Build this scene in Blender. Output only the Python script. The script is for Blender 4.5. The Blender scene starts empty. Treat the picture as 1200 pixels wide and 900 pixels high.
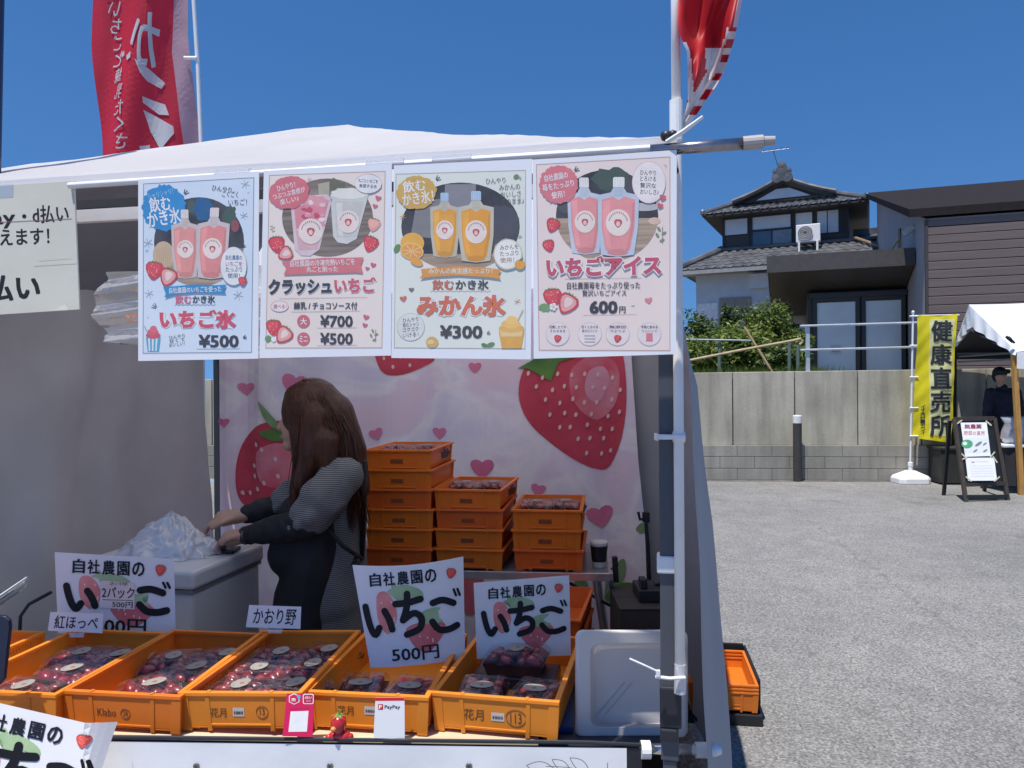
import bpy, bmesh, math, random
from mathutils import Vector, Matrix, noise
random.seed(11)
SC = bpy.context.scene
COL = SC.collection
R = math.radians

# ---------------------------------------------------------------- camera
ROLL, FPX, EYE = R(.4), 900.0, Vector((0, 0, 1.5))
cam = bpy.data.cameras.new('camera'); cam.lens = 27; cam.sensor_width = 36
cam.clip_start = .02; cam.clip_end = 600
cam_o = bpy.data.objects.new('camera', cam); COL.objects.link(cam_o)
cam_o.location = EYE; cam_o.rotation_euler = (R(90), ROLL, 0)
SC.camera = cam_o
# ---------------------------------------------------------------- sky and sun
SUN_TO = Vector((-.20, -.275, 1)).normalized()
w = bpy.data.worlds.new('World'); SC.world = w; w.use_nodes = True
nt = w.node_tree
sky = nt.nodes.new('ShaderNodeTexSky'); sky.sky_type = 'NISHITA'; sky.sun_disc = False
sky.sun_elevation = math.asin(SUN_TO.z); sky.sun_rotation = math.atan2(SUN_TO.x, SUN_TO.y)
sky.air_density = 1.0; sky.dust_density = .0; sky.ozone_density = 4.0; sky.altitude = 0
hs = nt.nodes.new('ShaderNodeHueSaturation'); hs.inputs['Saturation'].default_value = 1.25; hs.inputs['Hue'].default_value = .504
bg = nt.nodes['Background']; bg.inputs[1].default_value = .084
tcw = nt.nodes.new('ShaderNodeTexCoord'); sq = nt.nodes.new('ShaderNodeVectorMath'); sq.operation = 'MULTIPLY_ADD'
sq.inputs[1].default_value = (1, 1, .8); sq.inputs[2].default_value = (0, 0, .22)      # a clear dry day: no pale band at the horizon
nm_ = nt.nodes.new('ShaderNodeVectorMath'); nm_.operation = 'NORMALIZE'
nt.links.new(tcw.outputs['Generated'], sq.inputs[0]); nt.links.new(sq.outputs[0], nm_.inputs[0]); nt.links.new(nm_.outputs[0], sky.inputs['Vector'])
nt.links.new(sky.outputs[0], hs.inputs['Color']); nt.links.new(hs.outputs[0], bg.inputs[0])
sl = bpy.data.lights.new('sun', 'SUN'); sl.energy = 3.5; sl.angle = R(.53); sl.color = (1, .945, .86)
so = bpy.data.objects.new('sun', sl); COL.objects.link(so)
so.location = (-4, -4, 12)
so.rotation_euler = (-SUN_TO).to_track_quat('-Z', 'Y').to_euler()
vs = SC.view_settings
SC.display_settings.display_device = 'sRGB'
vs.view_transform = 'Standard'; vs.look = 'None'; vs.gamma = 1; vs.use_curve_mapping = False
vs.exposure = .70

# ---------------------------------------------------------------- helpers
def lin(c):
    c = c / 255
    return c / 12.92 if c <= .04045 else ((c + .055) / 1.055) ** 2.4
def rgb(r, g, b): return (lin(r), lin(g), lin(b))

def ray(px, py):
    dx, dy = px - 600, 450 - py
    c, s = math.cos(ROLL), math.sin(ROLL)
    return Vector(((dx * c + dy * s) / FPX, 1, (-dx * s + dy * c) / FPX))
def P(px, py, Y): return EYE + ray(px, py) * Y
def Pz(px, py, z):
    d = ray(px, py); return EYE + d * ((z - EYE.z) / d.z)

TH = R(11)
LEG = Vector((.3236, 1.6, 0))
TU = Vector((-math.cos(TH), math.sin(TH), 0)); TV = Vector((math.sin(TH), math.cos(TH), 0))
def T(s, v, z): return LEG + TU * s + TV * v + Vector((0, 0, z))

MATS = {}
def mat(name, col, rough=.6, metal=0., var=.12, scale=9., bump=0., bscale=60., spec=.5, transl=0., stretch=None, coat=0., col2=None):
    if name in MATS: return MATS[name]
    m = bpy.data.materials.new(name); m.use_nodes = True
    n = m.node_tree; b = n.nodes['Principled BSDF']; L = n.links.new
    b.inputs['Roughness'].default_value = rough; b.inputs['Metallic'].default_value = metal
    b.inputs['Specular IOR Level'].default_value = spec
    b.inputs['Coat Weight'].default_value = coat
    b.inputs['Base Color'].default_value = (*col, 1)
    tc = n.nodes.new('ShaderNodeTexCoord'); src = tc.outputs['Object']
    if stretch:
        mp = n.nodes.new('ShaderNodeMapping'); mp.inputs['Scale'].default_value = stretch
        L(src, mp.inputs[0]); src = mp.outputs[0]
    if var or col2:
        t = n.nodes.new('ShaderNodeTexNoise'); t.inputs['Scale'].default_value = scale; t.inputs['Detail'].default_value = 5
        L(src, t.inputs['Vector'])
        cr = n.nodes.new('ShaderNodeValToRGB')
        cr.color_ramp.elements[0].position = .3; cr.color_ramp.elements[1].position = .7
        lo = col2 or tuple(c * (1 - var) for c in col); hi = col if col2 else tuple(min(1, c * (1 + var)) for c in col)
        cr.color_ramp.elements[0].color = (*lo, 1); cr.color_ramp.elements[1].color = (*hi, 1)
        L(t.outputs[0], cr.inputs[0]); L(cr.outputs[0], b.inputs['Base Color'])
        csrc = cr.outputs[0]
        rr = n.nodes.new('ShaderNodeMapRange'); rr.inputs[3].default_value = max(0, rough - .08); rr.inputs[4].default_value = min(1, rough + .08)
        L(t.outputs[0], rr.inputs[0]); L(rr.outputs[0], b.inputs['Roughness'])
    if bump:
        t2 = n.nodes.new('ShaderNodeTexNoise'); t2.inputs['Scale'].default_value = bscale; t2.inputs['Detail'].default_value = 4
        L(src, t2.inputs['Vector'])
        bp = n.nodes.new('ShaderNodeBump'); bp.inputs['Strength'].default_value = bump; bp.inputs['Distance'].default_value = .01
        L(t2.outputs[0], bp.inputs['Height']); L(bp.outputs[0], b.inputs['Normal'])
    if transl:
        tr = n.nodes.new('ShaderNodeBsdfTranslucent'); tr.inputs[0].default_value = (*col, 1)
        if var or col2: L(csrc, tr.inputs[0])
        mx = n.nodes.new('ShaderNodeMixShader'); mx.inputs[0].default_value = transl
        L(b.outputs[0], mx.inputs[1]); L(tr.outputs[0], mx.inputs[2]); L(mx.outputs[0], n.nodes['Material Output'].inputs[0])
    MATS[name] = m
    return m

def clear(name, tint=(1, 1, 1), gloss=.12, rough=.08, haze=0., edge=.8):
    if name in MATS: return MATS[name]
    m = bpy.data.materials.new(name); m.use_nodes = True
    n = m.node_tree; L = n.links.new
    n.nodes.remove(n.nodes['Principled BSDF'])
    tr = n.nodes.new('ShaderNodeBsdfTransparent'); tr.inputs[0].default_value = (*tint, 1)
    gl = n.nodes.new('ShaderNodeBsdfGlossy'); gl.inputs['Roughness'].default_value = rough
    fr = n.nodes.new('ShaderNodeLayerWeight'); fr.inputs[0].default_value = .35
    mr = n.nodes.new('ShaderNodeMapRange'); mr.inputs[3].default_value = gloss; mr.inputs[4].default_value = edge
    mx = n.nodes.new('ShaderNodeMixShader')
    tc = n.nodes.new('ShaderNodeTexCoord'); t = n.nodes.new('ShaderNodeTexNoise'); t.inputs['Scale'].default_value = 30
    bp = n.nodes.new('ShaderNodeBump'); bp.inputs['Strength'].default_value = .35; bp.inputs['Distance'].default_value = .01
    L(tc.outputs['Object'], t.inputs['Vector']); L(t.outputs[0], bp.inputs['Height']); L(bp.outputs[0], gl.inputs['Normal'])
    L(fr.outputs['Facing'], mr.inputs[0]); L(mr.outputs[0], mx.inputs[0])
    L(tr.outputs[0], mx.inputs[1]); L(gl.outputs[0], mx.inputs[2])
    out = mx.outputs[0]
    if haze:
        d = n.nodes.new('ShaderNodeBsdfDiffuse'); d.inputs[0].default_value = (.85, .86, .9, 1)
        m2 = n.nodes.new('ShaderNodeMixShader'); m2.inputs[0].default_value = haze
        L(out, m2.inputs[1]); L(d.outputs[0], m2.inputs[2]); out = m2.outputs[0]
    L(out, n.nodes['Material Output'].inputs[0])
    MATS[name] = m
    return m

def tag(o, label=None, cat=None, group=None, kind=None):
    for k, v in (('label', label), ('category', cat), ('group', group), ('kind', kind)):
        if v: o[k] = v
    return o
def empty(name, loc, label, cat, group=None, rot=(0, 0, 0)):
    o = bpy.data.objects.new(name, None); COL.objects.link(o)
    o.location = loc; o.rotation_euler = rot; o.empty_display_size = .1
    return tag(o, label, cat, group)
def kids(o): return [c for c in SC.objects if c.parent == o]
CH = {}
def setparent(o, p):
    o.parent = p; CH.setdefault(p.name, []).append(o)
def copy_tree(o, parent=None):
    c = o.copy(); COL.objects.link(c)
    if parent: setparent(c, parent)
    for ch in list(CH.get(o.name, [])): copy_tree(ch, c)
    return c

class MB:
    def __init__(s, origin=(0, 0, 0)):
        s.v, s.f, s.m, s.ms, s.o = [], [], [], [], Vector(origin)
    def mi(s, m):
        if m not in s.ms: s.ms.append(m)
        return s.ms.index(m)
    def add(s, vs_, fs, m):
        k = len(s.v); s.v += [Vector(x) for x in vs_]; i = s.mi(m)
        for f in fs: s.f.append([k + q for q in f]); s.m.append(i)
        return s
    def quad(s, a, b, c, d, m): return s.add([a, b, c, d], [(0, 1, 2, 3)], m)
    def hexa(s, p, m):   # 8 corners: bottom 4 ccw, top 4 ccw
        return s.add(p, [(3, 2, 1, 0), (4, 5, 6, 7), (0, 1, 5, 4), (1, 2, 6, 5), (2, 3, 7, 6), (3, 0, 4, 7)], m)
    def box(s, x0, x1, y0, y1, z0, z1, m, M=None):
        p = [Vector(q) for q in ((x0, y0, z0), (x1, y0, z0), (x1, y1, z0), (x0, y1, z0), (x0, y0, z1), (x1, y0, z1), (x1, y1, z1), (x0, y1, z1))]
        if M is not None: p = [M(q) if callable(M) else M @ q for q in p]
        return s.hexa(p, m)
    def beam(s, p, q, w_, h_, m, up=(0, 0, 1)):
        p, q, up = Vector(p), Vector(q), Vector(up); d = (q - p).normalized()
        if abs(d.dot(up)) > .95: up = Vector((0, 1, 0))
        a = d.cross(up).normalized() * w_ / 2; b = a.cross(d).normalized() * h_ / 2
        return s.hexa([p - a - b, p + a - b, q + a - b, q - a - b, p - a + b, p + a + b, q + a + b, q - a + b], m)
    def tube(s, pts, r, m, n=10, cap=True, sx=1.):
        pts = [Vector(p) for p in pts]; N = len(pts)
        rs = r if isinstance(r, (list, tuple)) else [r] * N
        V, Fc = [], []; ref = None
        for i, p in enumerate(pts):
            d = (pts[min(i + 1, N - 1)] - pts[max(i - 1, 0)]).normalized()
            if ref is None:
                ref = d.cross(Vector((0, 0, 1)) if abs(d.z) < .9 else Vector((0, 1, 0))).normalized()
            else: ref = (ref - d * ref.dot(d)).normalized()
            b = d.cross(ref)
            for k in range(n):
                a = 2 * math.pi * k / n
                V.append(p + ref * math.cos(a) * rs[i] * sx + b * math.sin(a) * rs[i])
        for i in range(N - 1):
            for k in range(n):
                k2 = (k + 1) % n; Fc.append((i * n + k, i * n + k2, (i + 1) * n + k2, (i + 1) * n + k))
        if cap: Fc.append(tuple(range(n - 1, -1, -1))); Fc.append(tuple((N - 1) * n + k for k in range(n)))
        return s.add(V, Fc, m)
    def lathe(s, prof, m, n=16, M=None):
        V, Fc = [], []
        for r, z in prof:
            for k in range(n):
                a = 2 * math.pi * k / n; q = Vector((r * math.cos(a), r * math.sin(a), z))
                V.append((M(q) if callable(M) else M @ q) if M is not None else q)
        for i in range(len(prof) - 1):
            for k in range(n):
                k2 = (k + 1) % n; Fc.append((i * n + k, i * n + k2, (i + 1) * n + k2, (i + 1) * n + k))
        Fc.append(tuple(range(n - 1, -1, -1))); Fc.append(tuple((len(prof) - 1) * n + k for k in range(n)))
        return s.add(V, Fc, m)
    def grid(s, fn, nu, nv, m):
        V = [fn(i / nu, j / nv) for j in range(nv + 1) for i in range(nu + 1)]
        Fc = [(j * (nu + 1) + i, j * (nu + 1) + i + 1, (j + 1) * (nu + 1) + i + 1, (j + 1) * (nu + 1) + i) for j in range(nv) for i in range(nu)]
        return s.add(V, Fc, m)
    def prism(s, pts, off, m):
        n = len(pts); pts = [Vector(p) for p in pts]; off = Vector(off)
        fs = [tuple(range(n)), tuple(range(2 * n - 1, n - 1, -1))] + [(i, (i + 1) % n, n + (i + 1) % n, n + i) for i in range(n)]
        return s.add(pts + [p + off for p in pts], fs, m)
    def build(s, name, parent=None, smooth=False, bevel=0., solid=0., loc=None, fixn=False):
        me = bpy.data.meshes.new(name)
        me.from_pydata([tuple(v - s.o) for v in s.v], [], s.f)
        for m in s.ms: me.materials.append(m)
        me.polygons.foreach_set('material_index', s.m)
        if smooth: me.polygons.foreach_set('use_smooth', [True] * len(me.polygons))
        if fixn:
            b = bmesh.new(); b.from_mesh(me); bmesh.ops.recalc_face_normals(b, faces=b.faces); b.to_mesh(me); b.free()
        me.update()
        o = bpy.data.objects.new(name, me); COL.objects.link(o)
        if parent: setparent(o, parent)
        if loc is not None: o.location = loc
        elif not parent: o.location = s.o
        if bevel:
            md = o.modifiers.new('bevel', 'BEVEL'); md.width = bevel; md.segments = 2; md.limit_method = 'ANGLE'
        if solid:
            md = o.modifiers.new('solid', 'SOLIDIFY'); md.thickness = solid; md.offset = 0
        return o

# ---------------------------------------------------------------- flat printed matter
GC = {}
def glyphs(body, bold):
    k = (body, bold)
    if k not in GC:
        c = bpy.data.curves.new('t', 'FONT'); c.body = body; c.size = 1; c.resolution_u = 2; c.offset = bold; c.fill_mode = 'FRONT'
        o = bpy.data.objects.new('t', c); COL.objects.link(o)
        e = o.evaluated_get(bpy.context.evaluated_depsgraph_get()); me = e.to_mesh()
        V = [(v.co.x, v.co.y) for v in me.vertices]; Fc = [tuple(p.vertices) for p in me.polygons]
        e.to_mesh_clear(); bpy.data.objects.remove(o); bpy.data.curves.remove(c)
        GC[k] = (V, Fc)
    return GC[k]

GLARE_WASH = [0]
def ink(c, rough=.5):
    if GLARE_WASH[0]: c = tuple(int(v * (1 - GLARE_WASH[0]) + w_ * GLARE_WASH[0]) for v, w_ in zip(c, (198, 192, 194)))  # laminate glare painted into the poster inks as a pale grey blend
    if GLARE_WASH[0]: return mat('poster ink %d %d %d' % tuple(c), rgb(*c), .4, var=.05, scale=40, spec=.4, coat=.3, bump=.35, bscale=6)
    return mat('ink %d %d %d' % tuple(c), rgb(*c), rough, var=.05, scale=40, spec=.3)

class Art:
    """Flat printed matter: shapes are given in picture-plane units and land on one real plane (p0, normal)."""
    def __init__(s, p0, nrm, reg=(0, 0, 1), bend=None, step=.0003, sub=0):
        s.p0, s.n, s.reg, s.bend, s.step, s.sub = Vector(p0), Vector(nrm).normalized(), reg, bend, step, sub
        s.mb = MB(p0)
    def map(s, x, y, wo):
        x = s.reg[0] + x / s.reg[2]; y = s.reg[1] + y / s.reg[2]
        d = ray(x, y); p = EYE + d * ((s.p0 - EYE).dot(s.n) / d.dot(s.n))
        if s.bend: wo += s.bend(x, y)
        return p + s.n * wo
    def raw(s, V, Fc, col, layer):
        m = col if not isinstance(col, tuple) else ink(col)
        if s.sub:
            b = bmesh.new(); vv = [b.verts.new((x, y, 0)) for x, y in V]
            for f in Fc:
                try: b.faces.new([vv[i] for i in f])
                except ValueError: pass
            bmesh.ops.triangulate(b, faces=b.faces)
            for _ in range(7):
                le = [e for e in b.edges if e.calc_length() > s.sub]
                if not le: break
                bmesh.ops.subdivide_edges(b, edges=le, cuts=1)
                bmesh.ops.triangulate(b, faces=b.faces)
            b.verts.index_update()
            V = [(v.co.x, v.co.y) for v in b.verts]; Fc = [tuple(v.index for v in f.verts) for f in b.faces]; b.free()
        s.mb.add([s.map(x, y, layer * s.step) for x, y in V], Fc, m); return s
    def poly(s, pts, col, layer=1): return s.raw(list(pts), [tuple(range(len(pts)))], col, layer)
    def ell(s, cx, cy, rx, ry, col, layer=1, rot=0, n=26, a0=0, a1=360, jag=0):
        c, q = math.cos(R(rot)), math.sin(R(rot)); pts = []
        full = a1 - a0 >= 360
        for i in range(n if full else n + 1):
            a = R(a0 + (a1 - a0) * i / n); k = 1 + (jag * (random.random() - .5) if jag else 0)
            x, y = rx * k * math.cos(a), ry * k * math.sin(a); pts.append((cx + x * c - y * q, cy + x * q + y * c))
        return s.poly(pts, col, layer)
    def rect(s, x0, y0, x1, y1, col, layer=1, r=0):
        if not r: return s.poly([(x0, y0), (x1, y0), (x1, y1), (x0, y1)], col, layer)
        pts = []
        for cx, cy, a in ((x1 - r, y0 + r, -90), (x1 - r, y1 - r, 0), (x0 + r, y1 - r, 90), (x0 + r, y0 + r, 180)):
            pts += [(cx + r * math.cos(R(a + t)), cy + r * math.sin(R(a + t))) for t in (0, 30, 60, 90)]
        return s.poly(pts, col, layer)
    def line(s, pts, w_, col, layer=2, closed=False):
        pts = list(pts) + ([pts[0]] if closed else [])
        for (x0, y0), (x1, y1) in zip(pts[:-1], pts[1:]):
            l = math.hypot(x1 - x0, y1 - y0) or 1; dx, dy = (x1 - x0) / l * w_ / 2, (y1 - y0) / l * w_ / 2
            x0, y0, x1, y1 = x0 - dx * .6, y0 - dy * .6, x1 + dx * .6, y1 + dy * .6
            s.poly([(x0 - dy, y0 + dx), (x1 - dy, y1 + dx), (x1 + dy, y1 - dx), (x0 + dy, y0 - dx)], col, layer); layer += .02
        return s
    def stroke(s, pts, w_, col, layer=2):     # brush stroke with round ends
        L, Rr = [], []; N = len(pts)
        for i, (x, y) in enumerate(pts):
            a, b = pts[max(0, i - 1)], pts[min(N - 1, i + 1)]; l = math.hypot(b[0] - a[0], b[1] - a[1]) or 1
            nx, ny = -(b[1] - a[1]) / l * w_ / 2, (b[0] - a[0]) / l * w_ / 2
            L.append((x + nx, y + ny)); Rr.append((x - nx, y - ny))
        out = []
        def capp(c, p, q):
            a0 = math.atan2(p[1] - c[1], p[0] - c[0]); return [(c[0] + w_ / 2 * math.cos(a0 - math.pi * t / 6), c[1] + w_ / 2 * math.sin(a0 - math.pi * t / 6)) for t in range(1, 6)]
        out = L + capp(pts[-1], L[-1], Rr[-1]) + Rr[::-1] + capp(pts[0], Rr[0], L[0])
        n = len(L); V = L + Rr; Fc = [(i, i + 1, n + i + 1, n + i) for i in range(n - 1)]
        k = len(V); c1 = capp(pts[-1], L[-1], Rr[-1]); c0 = capp(pts[0], Rr[0], L[0])
        V = V + c1 + c0
        Fc.append(tuple([n - 1] + list(range(k, k + 5)) + [2 * n - 1])); Fc.append(tuple([n] + list(range(k + 5, k + 10)) + [0]))
        return s.raw(V, Fc, col, layer)
    def text(s, body, box, col, layer=5, bold=.012, rot=0, mirror=False, skew=0):
        V, Fc = glyphs(body, bold if bold > .05 else 0)
        if not V: return s
        if 0 < bold <= .05:
            V0, F0 = V, Fc; V, Fc = [], []; lay = []
            for i, (ox, oy) in enumerate(((-1, -.7), (1, -.7), (-1, .7), (1, .7))):
                k = len(V); V = V + [(x + ox * bold * .9, y + oy * bold * .9) for x, y in V0]; Fc = Fc + [tuple(k + q for q in f) for f in F0]; lay += [i] * len(V0)
        else: lay = None
        gx0, gx1 = min(v[0] for v in V), max(v[0] for v in V); gy0, gy1 = min(v[1] for v in V), max(v[1] for v in V)
        x0, y0, x1, y1 = box; cx, cy = (x0 + x1) / 2, (y0 + y1) / 2; c, q = math.cos(R(rot)), math.sin(R(rot)); out = []
        for gx, gy in V:
            tx = (gx - gx0) / (gx1 - gx0) - .5; ty = .5 - (gy - gy0) / (gy1 - gy0)
            if mirror: tx = -tx
            x = tx * (x1 - x0) - skew * ty * (y1 - y0); y = ty * (y1 - y0)
            out.append((cx + x * c - y * q, cy + x * q + y * c))
        if lay is None: return s.raw(out, Fc, col, layer)
        n0 = len(out) // 4; nf = len(Fc) // 4
        for i in range(4): s.raw(out[i * n0:(i + 1) * n0], [tuple(q - i * n0 for q in f) for f in Fc[i * nf:(i + 1) * nf]], col, layer + .06 * i)
        return s
    def vtext(s, body, box, col, layer=5, bold=.012, mirror=False, skew=0, dx=0):
        x0, y0, x1, y1 = box; n = len(body); h = (y1 - y0) / n
        for i, ch in enumerate(body):
            d = dx * (i + .5) / n
            s.text(ch, (x0 + d, y0 + i * h + h * .06, x1 + d, y0 + (i + 1) * h - h * .06), col, layer, bold, 0, mirror, skew)
        return s
    # little pictures
    def berry(s, cx, cy, r, layer=3, rot=0, half=False, red=(205, 45, 55), leaf=(80, 130, 60)):
        c, q = math.cos(R(rot)), math.sin(R(rot))
        def t(x, y): return (cx + r * (x * c - y * q), cy + r * (x * q + y * c))
        out = [(-.25, -.85), (.25, -.85), (.7, -.75), (.92, -.4), (.85, .05), (.55, .6), (.2, .95), (0, 1.02), (-.2, .95), (-.55, .6), (-.85, .05), (-.92, -.4), (-.7, -.75)]
        s.poly([t(*p) for p in out], red, layer)
        s.poly([t(x * .7 - .1, y * .7 - .12) for x, y in out], tuple(min(255, int(v * 1.08 + 8)) for v in red), layer + .3)
        if half:
            s.poly([t(x * .78, y * .8) for x, y in out], (240, 160, 150), layer + .6); s.poly([t(x * .4, y * .5 - .1) for x, y in out], (250, 215, 205), layer + .9)
        elif r > 8:
            for i in range(12):
                x, y = random.uniform(-.6, .6), random.uniform(-.6, .7)
                if abs(x) < .8 - .7 * max(0, y): s.ell(*t(x, y), r * .045, r * .07, (240, 190, 150), layer + .6, n=6)
        for a in (-70, -35, 0, 35, 70):
            x, y = .7 * math.sin(R(a)), -.85 - .35 * math.cos(R(a)) + .15
            s.poly([t(-.12 + x * .2, -.8), t(x * .9, y + .12), t(x, y), t(.12 + x * .25, -.78)], leaf, layer + .9 + abs(a) / 400)
        return s
    def heart(s, cx, cy, r, col, layer=3, rot=0):
        pts = []
        for i in range(20):
            a = 2 * math.pi * i / 20; x = .95 * math.sin(a) ** 3; y = -(.8 * math.cos(a) - .3 * math.cos(2 * a) - .12 * math.cos(3 * a)) * .95
            c, q = math.cos(R(rot)), math.sin(R(rot)); pts.append((cx + r * (x * c - y * q), cy + r * (x * q + y * c)))
        return s.poly(pts, col, layer)
    def snow(s, cx, cy, r, col, layer=3):
        for a in (0, 60, 120):
            x, y = r * math.cos(R(a + 15)), r * math.sin(R(a + 15)); s.line([(cx - x, cy - y), (cx + x, cy + y)], r * .14, col, layer + a / 600)
        return s
    def sprig(s, cx, cy, r, col=(90, 120, 75), layer=3, rot=0):
        c, q = math.cos(R(rot)), math.sin(R(rot))
        s.line([(cx - r * q * -.9, cy + r * c * .9), (cx + r * q * .9, cy - r * c * .9)], r * .08, col, layer)
        for t_, sd in ((-.5, 1), (-.1, -1), (.3, 1), (.6, -1)):
            x, y = sd * .32 * r, -t_ * r
            s.ell(cx + x * c - y * q, cy + x * q + y * c, r * .3, r * .14, col, layer + .2, rot=rot - sd * 40, n=10)
        return s
    def sticker(s, cx, cy, rx, ry, layer=6):
        s.ell(cx, cy, rx, ry, (248, 228, 214), layer); s.berry(cx, cy + ry * .05, rx * .36, layer + .4, red=(196, 60, 66), leaf=(90, 60, 55))
        s.ell(cx, cy + ry * .1, rx * .17, ry * .2, (246, 205, 190), layer + 1.6, n=12)
        for i in range(12):
            a = R(-165 + 150 * i / 11); s.ell(cx + rx * .75 * math.cos(a), cy + ry * .75 * math.sin(a), rx * .05, ry * .09, (160, 105, 95), layer + .5, rot=0, n=6)
        return s
    def pouch(s, x0, y0, x1, y1, col, film, layer=4, lean=0, capcol=(238, 222, 214)):
        w_ = x1 - x0; h = y1 - y0; cx = (x0 + x1) / 2
        def q(u, v): return (x0 + u * w_ + lean * (v - .5), y0 + v * h)
        s.poly([q(0, .06), q(.3, .02), q(.38, -.06), q(.62, -.06), q(.7, .02), q(1, .06), q(.99, .55), q(.9, .97), q(.5, 1.0), q(.1, .97), q(.01, .55)], film, layer)
        d = tuple(int(v * .9) for v in col); l = tuple(min(255, int(v * 1.07 + 6)) for v in col)
        s.poly([q(.09, .13), q(.36, .08), q(.5, .14), q(.64, .08), q(.91, .13), q(.9, .55), q(.8, .9), q(.5, .97), q(.2, .9), q(.1, .55)], col, layer + .4)
        s.poly([q(.13, .16), q(.3, .13), q(.28, .55), q(.34, .88), q(.22, .85), q(.14, .55)], l, layer + .7)
        s.poly([q(.84, .18), q(.89, .17), q(.88, .55), q(.76, .9), q(.7, .9), q(.82, .55)], d, layer + .7)
        s.ell(*q(.5, .93), w_ * .26, h * .05, d, layer + .8, n=14)
        s.poly([q(.4, -.05), q(.6, -.05), q(.6, .07), q(.4, .07)], tuple(int(v * .97) for v in film), layer + .9)
        s.poly([q(.36, -.2), q(.39, -.215), q(.61, -.215), q(.64, -.2), q(.64, -.06), q(.36, -.06)], capcol, layer + 1.1)
        for k in range(4): s.poly([q(.4 + k * .065, -.2), q(.415 + k * .065, -.2), q(.415 + k * .065, -.07), q(.4 + k * .065, -.07)], tuple(int(v * .88) for v in capcol), layer + 1.3)
        s.sticker(*q(.5, .48), w_ * .3, w_ * .33, layer + 2)
        return s
    def cup(s, x0, y0, x1, y1, body, topc, layer=4, stripes=True):
        w_, h = x1 - x0, y1 - y0
        s.poly([(x0, y0 + h * .45), (x1, y0 + h * .45), (x1 - w_ * .12, y1), (x0 + w_ * .12, y1)], body, layer)
        if stripes:
            for k in (0, 1, 2): s.poly([(x0 + w_ * (.16 + k * .26), y0 + h * .46), (x0 + w_ * (.28 + k * .26), y0 + h * .46), (x0 + w_ * (.3 + k * .22), y1 - 1), (x0 + w_ * (.2 + k * .22), y1 - 1)], (240, 238, 235), layer + .3)
        for k, (fx, fy, rr) in enumerate(((.5, .36, .5), (.48, .22, .38), (.52, .1, .24))):
            s.ell(x0 + w_ * fx, y0 + h * fy, w_ * rr, h * .14, tuple(min(255, v + 12 * k) for v in topc), layer + .5 + k * .2, n=16)
        return s
    def build(s, name, parent=None, thick=0):
        if parent: s.mb.o = parent.location.copy()
        return s.mb.build(name, parent)
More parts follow.
